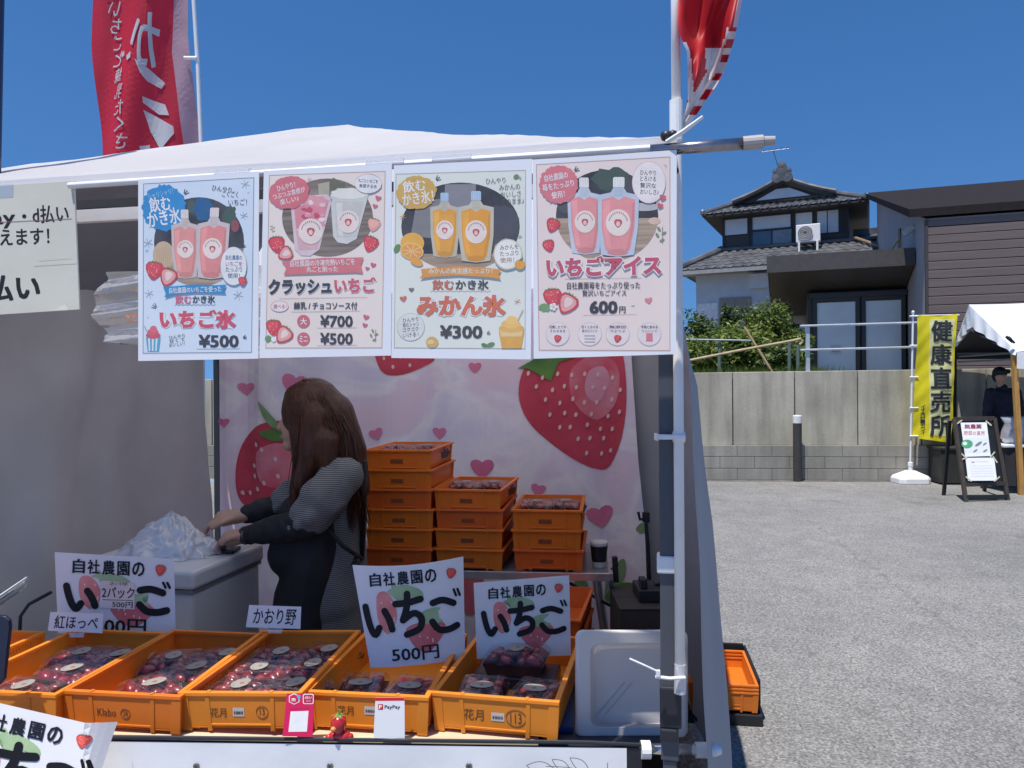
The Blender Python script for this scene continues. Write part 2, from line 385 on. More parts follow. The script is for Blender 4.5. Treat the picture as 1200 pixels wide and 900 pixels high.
# ================================================================ SETTING
def asphalt():
    m = bpy.data.materials.new('asphalt'); m.use_nodes = True; n = m.node_tree; L = n.links.new; b = n.nodes['Principled BSDF']
    tc = n.nodes.new('ShaderNodeTexCoord'); o = tc.outputs['Object']
    def noise_(sc, det=3):
        t = n.nodes.new('ShaderNodeTexNoise'); t.inputs['Scale'].default_value = sc; t.inputs['Detail'].default_value = det; L(o, t.inputs['Vector']); return t.outputs[0]
    def ramp(src, a, ca, b_, cb):
        r = n.nodes.new('ShaderNodeValToRGB'); e = r.color_ramp.elements
        e[0].position, e[1].position = a, b_; e[0].color = (*ca, 1); e[1].color = (*cb, 1); L(src, r.inputs[0]); return r.outputs[0]
    def mixc(a, b_, mode, f):
        x = n.nodes.new('ShaderNodeMix'); x.data_type = 'RGBA'; x.blend_type = mode
        if isinstance(f, float): x.inputs[0].default_value = f
        else: L(f, x.inputs[0])
        L(a, x.inputs[6]); L(b_, x.inputs[7]); return x.outputs[2]
    base = ramp(noise_(85, 5), .36, (.15, .149, .148), .66, (.285, .282, .276))
    vor = n.nodes.new('ShaderNodeTexVoronoi'); vor.inputs['Scale'].default_value = 85; L(o, vor.inputs['Vector'])
    stone = ramp(vor.outputs['Color'], .1, (.62, .62, .62), .97, (1.6, 1.59, 1.57))
    c = mixc(base, stone, 'MULTIPLY', .75)
    patch = ramp(noise_(.55, 4), .3, (.86, .86, .87), .7, (1.12, 1.11, 1.09))
    c = mixc(c, patch, 'MULTIPLY', 1.0)
    patch2 = ramp(noise_(4, 5), .3, (.9, .9, .9), .7, (1.08, 1.08, 1.07)); c = mixc(c, patch2, 'MULTIPLY', 1.0)
    stain = ramp(noise_(1.3, 6), .60, (1, 1, 1), .74, (.72, .71, .70)); c = mixc(c, stain, 'MULTIPLY', 1.0)
    # the old seam that crosses the car park
    a, e = Pz(900, 572, 0), Pz(1165, 775, 0); d = (e - a).normalized(); nn = Vector((-d.y, d.x, 0))
    geo = n.nodes.new('ShaderNodeVectorMath'); geo.operation = 'SUBTRACT'; L(o, geo.inputs[0]); geo.inputs[1].default_value = a
    wob = n.nodes.new('ShaderNodeTexNoise'); wob.inputs['Scale'].default_value = 5; wob.inputs['Detail'].default_value = 6; L(o, wob.inputs['Vector'])
    dt = n.nodes.new('ShaderNodeVectorMath'); dt.operation = 'DOT_PRODUCT'; L(geo.outputs[0], dt.inputs[0]); dt.inputs[1].default_value = nn
    def M(op, x, y):
        q = n.nodes.new('ShaderNodeMath'); q.operation = op
        for i, z in enumerate((x, y)):
            if z is None: continue
            if isinstance(z, (int, float)): q.inputs[i].default_value = z
            else: L(z, q.inputs[i])
        return q.outputs[0]
    ds = M('ABSOLUTE', M('ADD', dt.outputs['Value'], M('MULTIPLY', M('SUBTRACT', wob.outputs[0], .5), .22)), None)
    line = ramp(ds, .006, (1, 1, 1), .03, (0, 0, 0))
    breaks = ramp(noise_(9, 3), .45, (.0, .0, .0), .62, (.5, .5, .5))
    f = M('MULTIPLY', line, breaks)
    dark = n.nodes.new('ShaderNodeRGB'); dark.outputs[0].default_value = (.085, .085, .085, 1)
    c = mixc(c, dark.outputs[0], 'MIX', f)
    L(c, b.inputs['Base Color']); b.inputs['Roughness'].default_value = .9; b.inputs['Specular IOR Level'].default_value = .25
    bp = n.nodes.new('ShaderNodeBump'); bp.inputs['Strength'].default_value = .6; bp.inputs['Distance'].default_value = .004
    L(vor.outputs['Distance'], bp.inputs['Height']); L(bp.outputs[0], b.inputs['Normal'])
    return m

g = MB(); g.quad((-150, -60, 0), (150, -60, 0), (150, 12.2, 0), (-150, 12.2, 0), asphalt())
tag(g.build('ground'), 'grey asphalt car park with pale stone flecks', None, kind='structure')

WA, WB = Vector((2.84, 11.9, 0)), Vector((5.78, 11.63, 0))
WD = (WB - WA).normalized(); WN = Vector((WD.y, -WD.x, 0))           # WN points to the camera
def W(t, out, z): return WA + WD * t + WN * out + Vector((0, 0, z))
lot_m = mat('upper_lot', (.16, .14, .10), .95, var=.3, scale=3, bump=.4)
g = MB(); g.quad(W(-60, -.1, 1.5), W(60, -.1, 1.5), W(60, -150, 1.5), W(-60, -150, 1.5), lot_m)
tag(g.build('upper_ground'), 'raised building lot behind the concrete wall', None, kind='structure')

def stained_concrete(name, col, dark, streak):
    m = mat(name, col, .9, var=.0, bump=.25, bscale=80, spec=.2); n = m.node_tree; L = n.links.new; b = n.nodes['Principled BSDF']
    tc = n.nodes.new('ShaderNodeTexCoord')
    def layer(scale, st, lo, hi, p0, p1, det=5):
        mp = n.nodes.new('ShaderNodeMapping'); mp.inputs['Scale'].default_value = st; L(tc.outputs['Object'], mp.inputs[0])
        t = n.nodes.new('ShaderNodeTexNoise'); t.inputs['Scale'].default_value = scale; t.inputs['Detail'].default_value = det; L(mp.outputs[0], t.inputs['Vector'])
        r = n.nodes.new('ShaderNodeValToRGB'); e = r.color_ramp.elements; e[0].position, e[1].position = p0, p1; e[0].color = (*lo, 1); e[1].color = (*hi, 1)
        L(t.outputs[0], r.inputs[0]); return r.outputs[0]
    a = layer(1.2, (1, 1, 1), dark, col, .3, .62)
    s = layer(2.2, (3, 3, .35), (streak,) * 3, (1.06, 1.06, 1.05), .3, .58)
    f = layer(40, (1, 1, 1), (.92,) * 3, (1.06,) * 3, .3, .7)
    for x in (s, f):
        k = n.nodes.new('ShaderNodeMix'); k.data_type = 'RGBA'; k.blend_type = 'MULTIPLY'; k.inputs[0].default_value = 1; L(a, k.inputs[6]); L(x, k.inputs[7]); a = k.outputs[2]
    L(a, b.inputs['Base Color']); return m
cw = stained_concrete('wall_concrete', (.47, .44, .36), (.34, .32, .26), .74)
cb = stained_concrete('block_concrete', (.33, .315, .275), (.24, .23, .20), .82)
dark_m = mat('joint_dark', (.05, .05, .045), .95, var=.1)
wall = empty('retaining_wall', W(2, 0, 0), 'tall grey concrete retaining wall along the back of the car park', 'wall')
b = MB(W(2, 0, 0)); k = -16.
t0 = (931 - 815) / 73 * .93 + .02
i0 = -26
for i in range(i0, 24):
    a = t0 + i * .93
    b.hexa([W(a + .008, 0, .53), W(a + .922, 0, .53), W(a + .922, -.2, .53), W(a + .008, -.2, .53)] +
           [W(a + .008, 0, 1.655 + (a) * .006), W(a + .922, 0, 1.655 + (a + .9) * .006), W(a + .922, -.2, 1.655 + (a + .9) * .006), W(a + .008, -.2, 1.655 + a * .006)], cw)
b.build('concrete_panels', wall, bevel=.008)
b = MB(W(2, 0, 0)); b.hexa([W(-24, -.03, .5), W(22, -.03, .5), W(22, -.18, .5), W(-24, -.18, .5), W(-24, -.03, 1.49), W(22, -.03, 1.6), W(22, -.18, 1.6), W(-24, -.18, 1.49)], dark_m)
b.build('joint_backing', wall)
b = MB(W(2, 0, 0))
for r_ in range(3):
    for i in range(-44, 42):
        a = .1 + i * .52 + (.26 if r_ % 2 else 0); z0, z1 = .005 + r_ * .178, .178 * (r_ + 1) - .004
        b.hexa([W(a + .004, .05, z0), W(a + .516, .05, z0), W(a + .516, -.06, z0), W(a + .004, -.06, z0), W(a + .004, .05, z1), W(a + .516, .05, z1), W(a + .516, -.06, z1), W(a + .004, -.06, z1)], cb)
b.build('block_courses', wall, bevel=.004)
b = MB(W(2, 0, 0)); b.hexa([W(-24, .04, -.02), W(22, .04, -.02), W(22, -.1, -.02), W(-24, -.1, -.02), W(-24, .04, .529), W(22, .04, .529), W(22, -.1, .529), W(-24, -.1, .529)], mat('mortar', (.2, .2, .18), .95)); b.build('mortar_bed', wall)
# darker gutter strip along the wall foot
g = MB(); g.quad(W(-24, .055, .004), W(22, .055, .004), W(22, .2, .004), W(-24, .2, .004), mat('kerb_dark', (.13, .125, .115), .95, var=.35, scale=6)); tag(g.build('gutter_strip'), 'darker strip at the wall foot', None, kind='structure')

# bollard
def bollard():
    p = Pz(939, 566, 0); p = W((p - WA).dot(WD), .17, 0); o = empty('bollard', p, 'dark brown bollard with a white cap in front of the concrete wall', 'bollard')
    b = MB(p); M = Matrix.Translation(p)
    b.lathe([(.064, 0), (.064, .88)], mat('bollard_brown', (.045, .042, .04), .5), 20, M); b.build('post', o, smooth=False)
    b = MB(p); b.lathe([(.066, .88), (.066, .985), (.058, 1.0), (.0, 1.003)], mat('bollard_white', (.7, .7, .68), .5), 20, M); b.build('cap', o)
bollard()

# railing on the wall
rail_m = mat('rail_grey', (.5, .55, .6), .4, metal=.3)
t_a, t_b = 1.72, 2.45
o = empty('guard_railing', W(t_a, -.1, 1.66), 'pale grey two bar guard railing on the concrete wall', 'railing')
for t in (t_a, t_b + .95):
    b = MB(W(t_a, -.1, 1.66)); b.beam(W(t, -.1, 1.6), W(t, -.1, 2.38), .055, .055, rail_m); b.build('rail_post', o, bevel=.006)
for z in (1.99, 2.36):
    b = MB(W(t_a, -.1, 1.66)); b.tube([W(t_a - .12, -.055, z), W(t_b + 1.0, -.055, z + .03)], .018, rail_m, 10); b.build('rail_bar', o)

# ---------------------------------------------------------------- tiled roofs and the old house
tile_m = mat('roof_tile', (.11, .112, .12), .38, var=.35, scale=2.5, spec=.6)
timber = mat('dark_timber', (.035, .03, .028), .7, var=.2)
plaster = mat('white_plaster', (.62, .64, .66), .85, var=.06, scale=4)
grey_pl = mat('grey_plaster', (.55, .58, .62), .85, var=.06, scale=4)
glass_m = mat('window_glass', (.05, .07, .09), .06, var=.2, scale=1.2, spec=.9)
curtain_m = mat('frosted_glass', (.70, .77, .79), .22, var=.12, scale=1.2, spec=.7)

def roof_plane(b, e0, e1, r0, r1, cols, rows, amp=.035, m=None, curve=0.):
    """corrugated tile field: e0-e1 eave, r0-r1 upper edge"""
    e0, e1, r0, r1 = map(Vector, (e0, e1, r0, r1)); nrm = (e1 - e0).cross(r0 - e0).normalized()
    if nrm.z < 0: nrm = -nrm
    nu = cols * 6
    V = []; 
    tt = []
    for j in range(rows):
        tt += [(j / rows, .0), ((j + .98) / rows, -.02)]
    for t, st in tt:
        for i in range(nu + 1):
            u = i / nu; p = e0.lerp(e1, u).lerp(r0.lerp(r1, u), t)
            ph = (u * cols) % 1.0
            h = amp * (math.sin(ph * 2 * math.pi) * .5 + .5) ** .7
            p = p + nrm * (h + .03 + st) - Vector((0, 0, curve * math.sin(math.pi * t)))
            V.append(p)
    Fc = [(j * (nu + 1) + i, j * (nu + 1) + i + 1, (j + 1) * (nu + 1) + i + 1, (j + 1) * (nu + 1) + i) for j in range(len(tt) - 1) for i in range(nu)]
    b.add(V, Fc, m or tile_m)
    b.add([e0, e1, r1, r0], [(0, 1, 2, 3)], m or tile_m)
    # rounded eave tile ends
    for i in range(cols):
        p = e0.lerp(e1, (i + .25) / cols); b.lathe([(.0, -.03), (amp * 1.5, -.03), (amp * 1.5, .03), (0, .03)], m or tile_m, 8, Matrix.Translation(p + nrm * .03) @ (e0 - r0).normalized().to_track_quat('Z', 'Y').to_matrix().to_4x4())

HY = R(25); HO = Vector((7.164, 26, 0)); HX = Vector((math.cos(HY), -math.sin(HY), 0)); HV = Vector((math.sin(HY), math.cos(HY), 0))
def H(s, v, z): return HO + HX * s + HV * v + Vector((0, 0, z))
def house():
    o0 = H(2, 2, 1.5); o = empty('tiled_house', o0, 'two storey house with dark tiled gable roofs behind the shrubs', 'house')
    def new(): return MB(o0)
    def hb(b, s0, s1, v0, v1, z0, z1, m): b.box(s0, s1, v0, v1, z0, z1, m, lambda q: H(q.x, q.y, q.z))
    # upper storey
    b = new(); hb(b, 0, 3.89, 0, 5.4, 5.0, 7.1, timber); b.build('upper_wall', o)
    b = new()
    for s0, s1, z0, z1 in ((.08, .84, 6.47, 6.98), (.98, 2.2, 6.56, 7.0), (2.31, 2.86, 6.5, 7.0), (2.98, 3.3, 6.28, 7.0), (3.3, 3.64, 6.28, 7.0)):
        hb(b, s0, s1 - .03, -.02, .05, z0, z1, plaster)
    b.build('plaster_panels', o)
    b = new(); hb(b, .06, .86, -.012, .05, 5.6, 6.42, mat('dark_boards', (.06, .055, .052), .75, stretch=(1, 1, 8))); b.build('timber_boarding', o); b = new(); hb(b, 2.3, 3.84, -.012, .05, 5.6, 6.22, mat('dark_boards', (.06, .055, .052))); b.build('timber_boarding', o)
    b = new()
    for s in (.0, .9, 2.25, 2.9, 3.82): hb(b, s, s + .08, -.05, .03, 5.6, 7.1, timber)
    hb(b, -.02, 3.92, -.06, .03, 6.98, 7.08, timber); b.build('timber_posts', o)
    f = new(); hb(f, .96, 2.22, -.06, .02, 5.98, 6.03, timber); hb(f, .96, 2.22, -.06, .02, 6.5, 6.56, timber); hb(f, 1.57, 1.61, -.05, .02, 6.03, 6.5, timber); wi = f.build('window', o)
    f = new(); hb(f, .98, 1.57, -.03, .01, 6.03, 6.5, glass_m); hb(f, 1.61, 2.2, -.03, .01, 6.03, 6.5, mat('window_curtain', (.2, .23, .25), .3)); f.build('pane', wi)
    # main roof
    rz, ez, ov = 8.12, 7.1, .55; mid = 1.95
    b = new()
    def lp(t): return (-ov + (mid + ov) * t, ez + (rz - ez) * t)
    for sgn in (0, 1):
        f = (lambda s: s) if not sgn else (lambda s: 2 * mid - s)
        s1, z1 = lp(.36)
        roof_plane(b, H(f(-ov), -ov, ez), H(f(-ov), 5.9, ez), H(f(s1), .25, z1), H(f(s1), 5.9, z1), 18, 4)
        roof_plane(b, H(f(s1), -.15, z1), H(f(s1), 5.9, z1), H(f(mid), -.22, rz), H(f(mid), 5.9, rz), 17, 5)
    s1, z1 = lp(.36)
    roof_plane(b, H(-ov, -ov, ez), H(2 * mid + ov, -ov, ez), H(s1, .25, z1), H(2 * mid - s1, .25, z1), 17, 4)
    b.tube([H(-ov, -ov, ez + .07), H(s1, .25, z1 + .1)], .09, tile_m, 8); b.tube([H(2 * mid + ov, -ov, ez + .07), H(2 * mid - s1, .25, z1 + .1)], .09, tile_m, 8)
    for sgn in (1, -1):
        pts = [H(mid + sgn * (s1 - mid) * t, -.2, z1 + (rz - z1) * (1 - t) - .06 * math.sin(math.pi * t) + .08) for t in (1, .75, .5, .25, 0)]
        b.tube(pts, .075, tile_m, 8); b.tube([p + HV * .2 + Vector((0, 0, .02)) for p in pts], .07, tile_m, 8)
        for c in ((-ov, -ov), ):
            cc = H(mid - sgn * (mid + ov), -ov, ez + .1); b.lathe([(.02, -.1), (.09, -.06), (.09, .04), (.05, .09), (0, .1)], tile_m, 8, Matrix.Translation(cc))
    b.beam(H(mid, -.25, rz + .12), H(mid, 5.9, rz + .12), .24, .28, tile_m); b.tube([H(mid, -.28, rz + .28), H(mid, 5.9, rz + .28)], .09, tile_m, 8)
    # ridge-end ornament
    for dx, dz, r_ in ((0, .15, .26), (-.16, .02, .17), (.16, .02, .17), (0, .4, .14), (-.2, .22, .1), (.2, .22, .1)):
        b.lathe([(0, -.06), (r_, -.05), (r_, .05), (0, .07)], tile_m, 10, Matrix.Translation(H(mid + dx, -.3, rz + dz)) @ (-HV).to_track_quat('Z', 'Y').to_matrix().to_4x4())
    rf = b.build('roof', o)
    b = new(); b.add([H(s1 + .35, -.02, z1 + .02), H(2 * mid - s1 - .35, -.02, z1 + .02), H(mid, -.02, rz - .13)], [(0, 1, 2)], timber)
    b.add([H(mid - .85, -.05, z1 + .06), H(mid + .85, -.05, z1 + .06), H(mid + .2, -.05, rz - .28), H(mid - .2, -.05, rz - .28)], [(0, 1, 2, 3)], plaster); b.build('gable', rf)
    b = new(); b.box(-ov, 2 * mid + ov, -ov, 5.9, ez - .06, ez - .002, timber, lambda q: H(q.x, q.y, q.z)); b.build('soffit', rf)
    # lower storey
    b = new(); hb(b, -.7, 8.2, -1.0, 6, 1.4, 5.12, grey_pl); b.build('lower_wall', o)
    b = new()
    roof_plane(b, H(-1.15, -1.6, 5.12), H(8.6, -1.6, 5.12), H(-.1, -.02, 5.92), H(8.6, -.02, 5.92), 34, 6, .045)
    roof_plane(b, H(-1.15, 6.5, 5.12), H(-1.15, -1.6, 5.12), H(-.02, 6.5, 5.92), H(-.02, -.02, 5.92), 26, 6, .045)
    b.tube([H(-1.2, -1.65, 5.2), H(-.02, -.02, 6.02)], .11, tile_m, 8); b.tube([H(-.02, -.1, 5.98), H(8.6, -.1, 5.98)], .06, tile_m, 8)
    b.tube([H(4.0, -.05, 6.08), H(4.95, -1.2, 5.45)], .05, mat('copper_pole', (.22, .15, .1), .6), 8)
    roof_plane(b, H(3.95, .02, 5.92), H(8.6, .02, 5.92), H(3.95, 2.4, 6.5), H(8.6, 2.4, 6.5), 14, 5)
    b.beam(H(4.0, 2.4, 6.62), H(8.6, 2.4, 6.62), .2, .22, tile_m)
    lr = b.build('lower_roof', o)
    b = new(); hb(b, -1.12, 8.6, -1.58, -.9, 5.03, 5.09, mat('soffit_grey', (.3, .3, .3), .8)); hb(b, -1.1, 8.6, -1.66, -1.6, 5.0, 5.12, mat('gutter', (.3, .3, .31), .4)); b.build('gutter', lr)
    # lower windows and shutters
    for s0, s1_, z0, z1_, mm in ((.05, .55, 3.2, 4.25, mat('shutter_brown', (.3, .26, .22), .7)), (.58, 1.05, 3.2, 4.25, mat('shutter_brown', (.3, .26, .22), .7))):
        b = new(); hb(b, s0, s1_, -1.05, -.98, z0, z1_, mm); b.build('shutter', o, bevel=.01)
    f = new()
    for s0, s1_, z0, z1_ in ((1.75, 3.45, 3.35, 3.42), (1.75, 3.45, 4.4, 4.47), (1.75, 1.82, 3.42, 4.4), (3.38, 3.45, 3.42, 4.4), (2.2, 2.25, 3.42, 4.4)): hb(f, s0, s1_, -1.07, -.97, z0, z1_, timber)
    wi = f.build('window', o); f = new(); hb(f, 1.82, 3.38, -1.03, -.99, 3.42, 4.4, curtain_m); f.build('pane', wi)
    b = new(); hb(b, -.66, .0, -1.03, -.98, 3.1, 4.1, mat('fresh_white_wall', (.8, .8, .79), .8)); b.build('white_panel', o)
    b = new(); hb(b, 3.5, 4.2, -1.03, -.98, 3.1, 4.6, mat('fresh_white_wall', (.8, .8, .79), .8)); b.build('white_panel', o)
    for s in (1.3, 2.8):
        b = new(); hb(b, s - .3, s + .3, -1.35, -.98, 4.88, 4.93, plaster); hb(b, s - .3, s + .3, -1.12, -.98, 4.5, 4.88, plaster); b.build('vent_hood', o)
house()
def air_con():
    c = H(2.75, -.55, 5.72); o = empty('air_conditioner', c, 'white outdoor air conditioner unit on the lower tiled roof', 'air conditioner'); wm = mat('aircon_white', (.75, .75, .74), .5, var=.04)
    M = lambda q: H(2.75 + q.x, -.55 + q.y, 5.72 + q.z)
    b = MB(c); b.box(-.36, .36, -.13, .13, .2, .76, wm, M); b.build('casing', o, bevel=.02)
    b = MB(c); mm = Matrix.Translation(M(Vector((-.08, -.14, .48)))) @ (-HV).to_track_quat('Z', 'Y').to_matrix().to_4x4()
    b.lathe([(0, 0), (.22, 0), (.22, .02), (0, .025)], mat('fan_grille', (.1, .1, .1), .6), 20, mm)
    for r_ in (.07, .12, .17, .22): b.tube([mm @ Vector((r_ * math.cos(a * math.pi / 10), r_ * math.sin(a * math.pi / 10), .035)) for a in range(21)], .008, wm, 5)
    b.build('fan_grille', o)
    for x in (-.27, .27):
        b = MB(c); b.box(x - .03, x + .03, -.16, .16, -.1, .2, wm, M); b.build('leg', o)
air_con()
def antenna():
    c = H(1.9, .2, 8.2); o = empty('roof_antenna', c, 'thin television antenna above the roof ridge', 'antenna'); m = mat('antenna_metal', (.10, .11, .13), .4, metal=.6)
    b = MB(c); b.tube([c, c + Vector((-.3, 0, 1.0))], .012, m, 6); b.build('mast', o)
    b = MB(c); t = c + Vector((-.3, 0, .95)); b.tube([t - HX * .35, t + HX * .5], .012, m, 6)
    for k in range(5): b.tube([t + HX * (-.3 + .18 * k) - Vector((0, .25, .0)), t + HX * (-.3 + .18 * k) + Vector((0, .25, .05))], .008, m, 5)
    b.build('crossbars', o)
antenna()

# ---------------------------------------------------------------- modern building and its canopied annex
BY = R(20); BO = Vector((8.083, 15, 0)); BX = Vector((math.cos(BY), -math.sin(BY), 0)); BV = Vector((math.sin(BY), math.cos(BY), 0))
def B(s, v, z): return BO + BX * s + BV * v + Vector((0, 0, z))
def bf(q): return B(q.x, q.y, q.z)
side_m = mat('siding_brown', (.135, .105, .10), .6, var=.12, scale=3, stretch=(.3, .3, 6))
conc_g = mat('render_grey', (.36, .34, .345), .85, var=.06, scale=2)
metal_d = mat('roof_metal', (.026, .022, .023), .85, var=.15, spec=.08)
brown_d = mat('fascia_brown', (.05, .044, .043), .55, var=.12)
def modern():
    o0 = B(3, 2, 1.5); o = empty('modern_building', o0, 'modern building with brown horizontal siding and sloping dark roof', 'building')
    b = MB(o0)
    b.prism([B(.02, .05, 1.4), B(.02, 9, 1.4), B(.02, 9, 7.05), B(.02, .05, 4.68)], BX * 9, conc_g); b.build('wall', o)
    b = MB(o0); z = 1.45
    while z < 4.6:
        z1 = min(z + .158, 4.62)
        if z > 3.05 and z < 4.0:
            b.box(.05, 2.02, -.03, .049, z, z1, side_m, bf); b.box(3.2, 9, -.03, .049, z, z1, side_m, bf)
        else: b.box(.05, 9, -.03, .049, z, z1, side_m, bf)
        z += .17
    b.build('siding', o, bevel=.008)
    b = MB(o0); b.box(0, .05, -.04, .049, 1.45, 4.65, brown_d, bf); b.build('corner_trim', o)
    b = MB(o0)
    b.prism([B(-.28, -.1, 4.70), B(-.28, 9.6, 7.28), B(-.28, 9.6, 7.42), B(-.28, -.1, 4.86)], BX * 9.6, metal_d); rf = b.build('roof', o)
    b = MB(o0)
    for x0, x1, z0, z1 in ((2.02, 3.2, 2.96, 3.05), (2.02, 3.2, 4.0, 4.1), (2.02, 2.1, 3.05, 4.0), (3.1, 3.2, 3.05, 4.0)): b.box(x0, x1, -.06, .04, z0, z1, mat('window_frame_brown', (.09, .05, .05), .5), bf)
    wi = b.build('window', o); b = MB(o0); b.box(2.1, 3.1, .01, .03, 3.05, 4.0, curtain_m, bf); b.build('pane', wi)
modern()
def annex():
    o0 = B(-1.2, 2.6, 1.5); o = empty('annex_building', o0, 'low dark annex with deep canopy over frosted sliding doors', 'building')
    b = MB(o0); b.box(-2.1, -.02, 2.6, 6.5, 1.4, 3.6, mat('annex_wall', (.075, .066, .065), .7, var=.1), bf); b.build('wall', o)
    b = MB(o0)
    pts = [B(-2.95, 1.3, 3.97), B(-2.95, 1.3, 4.3), B(-2.95, 7.2, 4.36), B(-2.95, 7.2, 3.2), B(-2.95, 4.4, 3.22)]
    b.prism(pts, BX * 2.93, brown_d); cn = b.build('canopy', o, bevel=.015)
    b = MB(o0); b.box(-2.97, 0.0, 1.26, 1.298, 3.95, 4.32, mat('fascia_face', (.07, .062, .06), .5), bf); b.build('fascia', cn)
    fm = mat('door_frame_dark', (.04, .037, .036), .45); 
    for s0, s1 in ((-1.98, -.98), (-.94, -.03)):
        f = MB(o0); a, z = 2.5, 3.45
        f.box(s0, s0 + .09, a, 2.598, 1.5, z, fm, bf); f.box(s1 - .09, s1, a, 2.598, 1.5, z, fm, bf); f.box(s0 + .09, s1 - .09, a, 2.598, z - .1, z, fm, bf); f.box(s0 + .09, s1 - .09, a, 2.598, 1.5, 1.6, fm, bf)
        d = f.build('door', o)
        f = MB(o0); f.box(s0 + .09, s1 - .09, 2.53, 2.57, 1.6, z - .1, curtain_m, bf); f.build('pane', d)
        if s0 < -1.5:
            f = MB(o0); f.box(-1.62, -1.36, 2.522, 2.526, 2.13, 2.36, mat('notice_paper', (.62, .64, .65), .6), bf); f.build('notice', d)
            f = MB(o0); f.box(-1.58, -1.41, 2.515, 2.520, 2.19, 2.3, mat('notice_print', (.42, .45, .47), .6), bf); f.build('notice_print', d)
    b = MB(o0); b.box(-2.06, .0, 2.47, 2.598, 3.452, 3.56, fm, bf); b.build('lintel', o)
annex()
def roof_item():
    c = B(-.25, 1.6, 4.3); o = empty('camera_bracket', c, 'small dark bracket fitting on the canopy roof beside grey wall', 'bracket'); m = mat('bracket_dark', (.05, .05, .05), .5)
    b = MB(c); b.beam(c, c + Vector((0, 0, .5)), .05, .05, m); b.build('upright', o); b = MB(c); b.beam(c + Vector((.03, -.1, .35)), c + Vector((.2, -.2, .5)), .09, .12, mat('bracket_light', (.5, .5, .5), .5)); b.build('arm', o)
    b = MB(c); b.beam(c + Vector((-.2, 0, .02)), c + Vector((.0, 0, .3)), .04, .04, m); b.build('brace', o)
roof_item()

# ---------------------------------------------------------------- shrubs
def leafm(name, a, b_):
    m = mat(name, b_, .5, var=0, col2=a, scale=2.2, transl=.3, spec=.4); return m
LF = [leafm('leaf_dark', (.03, .06, .018), (.08, .13, .03)), leafm('leaf_mid', (.065, .12, .022), (.16, .23, .045)), leafm('leaf_bright', (.14, .19, .025), (.30, .34, .07))]
stem_m = mat('bark', (.09, .065, .045), .9, var=.3, scale=20)
def shrub(px, py, Y, rx, rz, label, mix=(.3, .45, .25), n=2600, ls=.042, name='shrub'):
    base = P(px, py, Y); base.z = 1.5; rnd = random.Random(int(px * 7 + py)); o = empty(name, base, label, 'shrub', 'shrubs behind the concrete wall')
    topz = P(px, py, Y).z; b = MB(base); ctr = Vector((base.x, base.y, (1.5 + topz) / 2 + .05)); hz = max(.3, (topz - 1.5) / 2)
    cl = []
    for _ in range(16):
        a, e, k = rnd.uniform(0, 6.28), rnd.uniform(-1, 1), rnd.uniform(.2, .8)
        q = math.sqrt(1 - e * e); cl.append((Vector((rx * k * q * math.cos(a), rx * k * q * math.sin(a), hz * k * e)), rnd.uniform(.26, .46) * min(rx, hz) * 1.3))
    for _ in range(int(n * 1.7)):
        c, r_ = rnd.choice(cl); d = Vector((rnd.gauss(0, 1), rnd.gauss(0, 1), rnd.gauss(0, 1))).normalized()
        p = ctr + c + d * r_ * (rnd.uniform(.55, 1.08) if rnd.random() < .85 else rnd.uniform(1.0, 1.35))
        if p.z < 1.52: continue
        u = Vector((rnd.gauss(0, 1), rnd.gauss(0, 1), rnd.gauss(0, .6))).normalized(); v = u.cross((d + Vector((rnd.gauss(0, .6), rnd.gauss(0, .6), .5))).normalized()).normalized(); s = ls * rnd.uniform(.6, 1.4)
        mm = rnd.choices(LF, mix)[0]
        b.add([p - u * s, p - v * s * .45, p + u * s, p + v * s * .45], [(0, 1, 2, 3)], mm)
    b.build('foliage', o)
    b = MB(base)
    for k in range(5):
        a = rnd.uniform(0, 6.28); e = ctr + Vector((rx * .6 * math.cos(a), rx * .6 * math.sin(a), hz * rnd.uniform(-.1, .6)))
        b.tube([base + Vector((rnd.uniform(-.05, .05), rnd.uniform(-.05, .05), -.05)), base.lerp(e, .5) + Vector((rnd.uniform(-.1, .1), 0, .1)), e], [.025, .018, .008], stem_m, 6)
    b.build('stem', o)
shrub(822, 356, 14.6, .62, .7, 'dark green shrub at the left end, beside the tent pole', (.65, .3, .05))
shrub(858, 340, 16.5, .28, .9, 'narrow upright dark bush in front of the brown shutters', (.7, .3, 0), 1400)
shrub(895, 358, 14.4, .8, .7, 'large rounded green shrub below the white house wall', (.22, .43, .35), 4600)
shrub(932, 374, 14.8, .28, .55, 'bright yellow green shrub against the dark annex wall', (.15, .4, .45), 2200)
shrub(862, 383, 13.6, .6, .4, 'low yellowish shrub behind the leaning bamboo pole', (.15, .45, .4), 2400)
shrub(820, 390, 13.2, .5, .4, 'bright low shrub just above the wall beside the tent', (.1, .4, .5), 2400)
shrub(884, 372, 13.8, .4, .5, 'light green loose shrub below the crossing poles', (.05, .4, .55), 2000)
shrub(912, 402, 13.2, .5, .3, 'short dark leafy shrub under the hooked pole', (.5, .4, .1), 2200)
shrub(918, 338, 18.5, .4, .8, 'dark shrub top beneath the canopy corner by the house window', (.75, .25, 0), 1300)
g = MB()
rg = random.Random(3)
for _ in range(3500):
    t, out = rg.uniform(-.4, 2.4), rg.uniform(-2.2, -.25); p = W(t, out, 1.5); h = rg.uniform(.1, .32); d = Vector((rg.uniform(-.1, .1), rg.uniform(-.1, .1), h)); sd = Vector((.008, .004, 0))
    g.add([p - sd, p + sd, p + d], [(0, 1, 2)], rg.choice(LF[1:]))
tag(g.build('grass'), 'rough grass on top of the wall', None, kind='stuff')

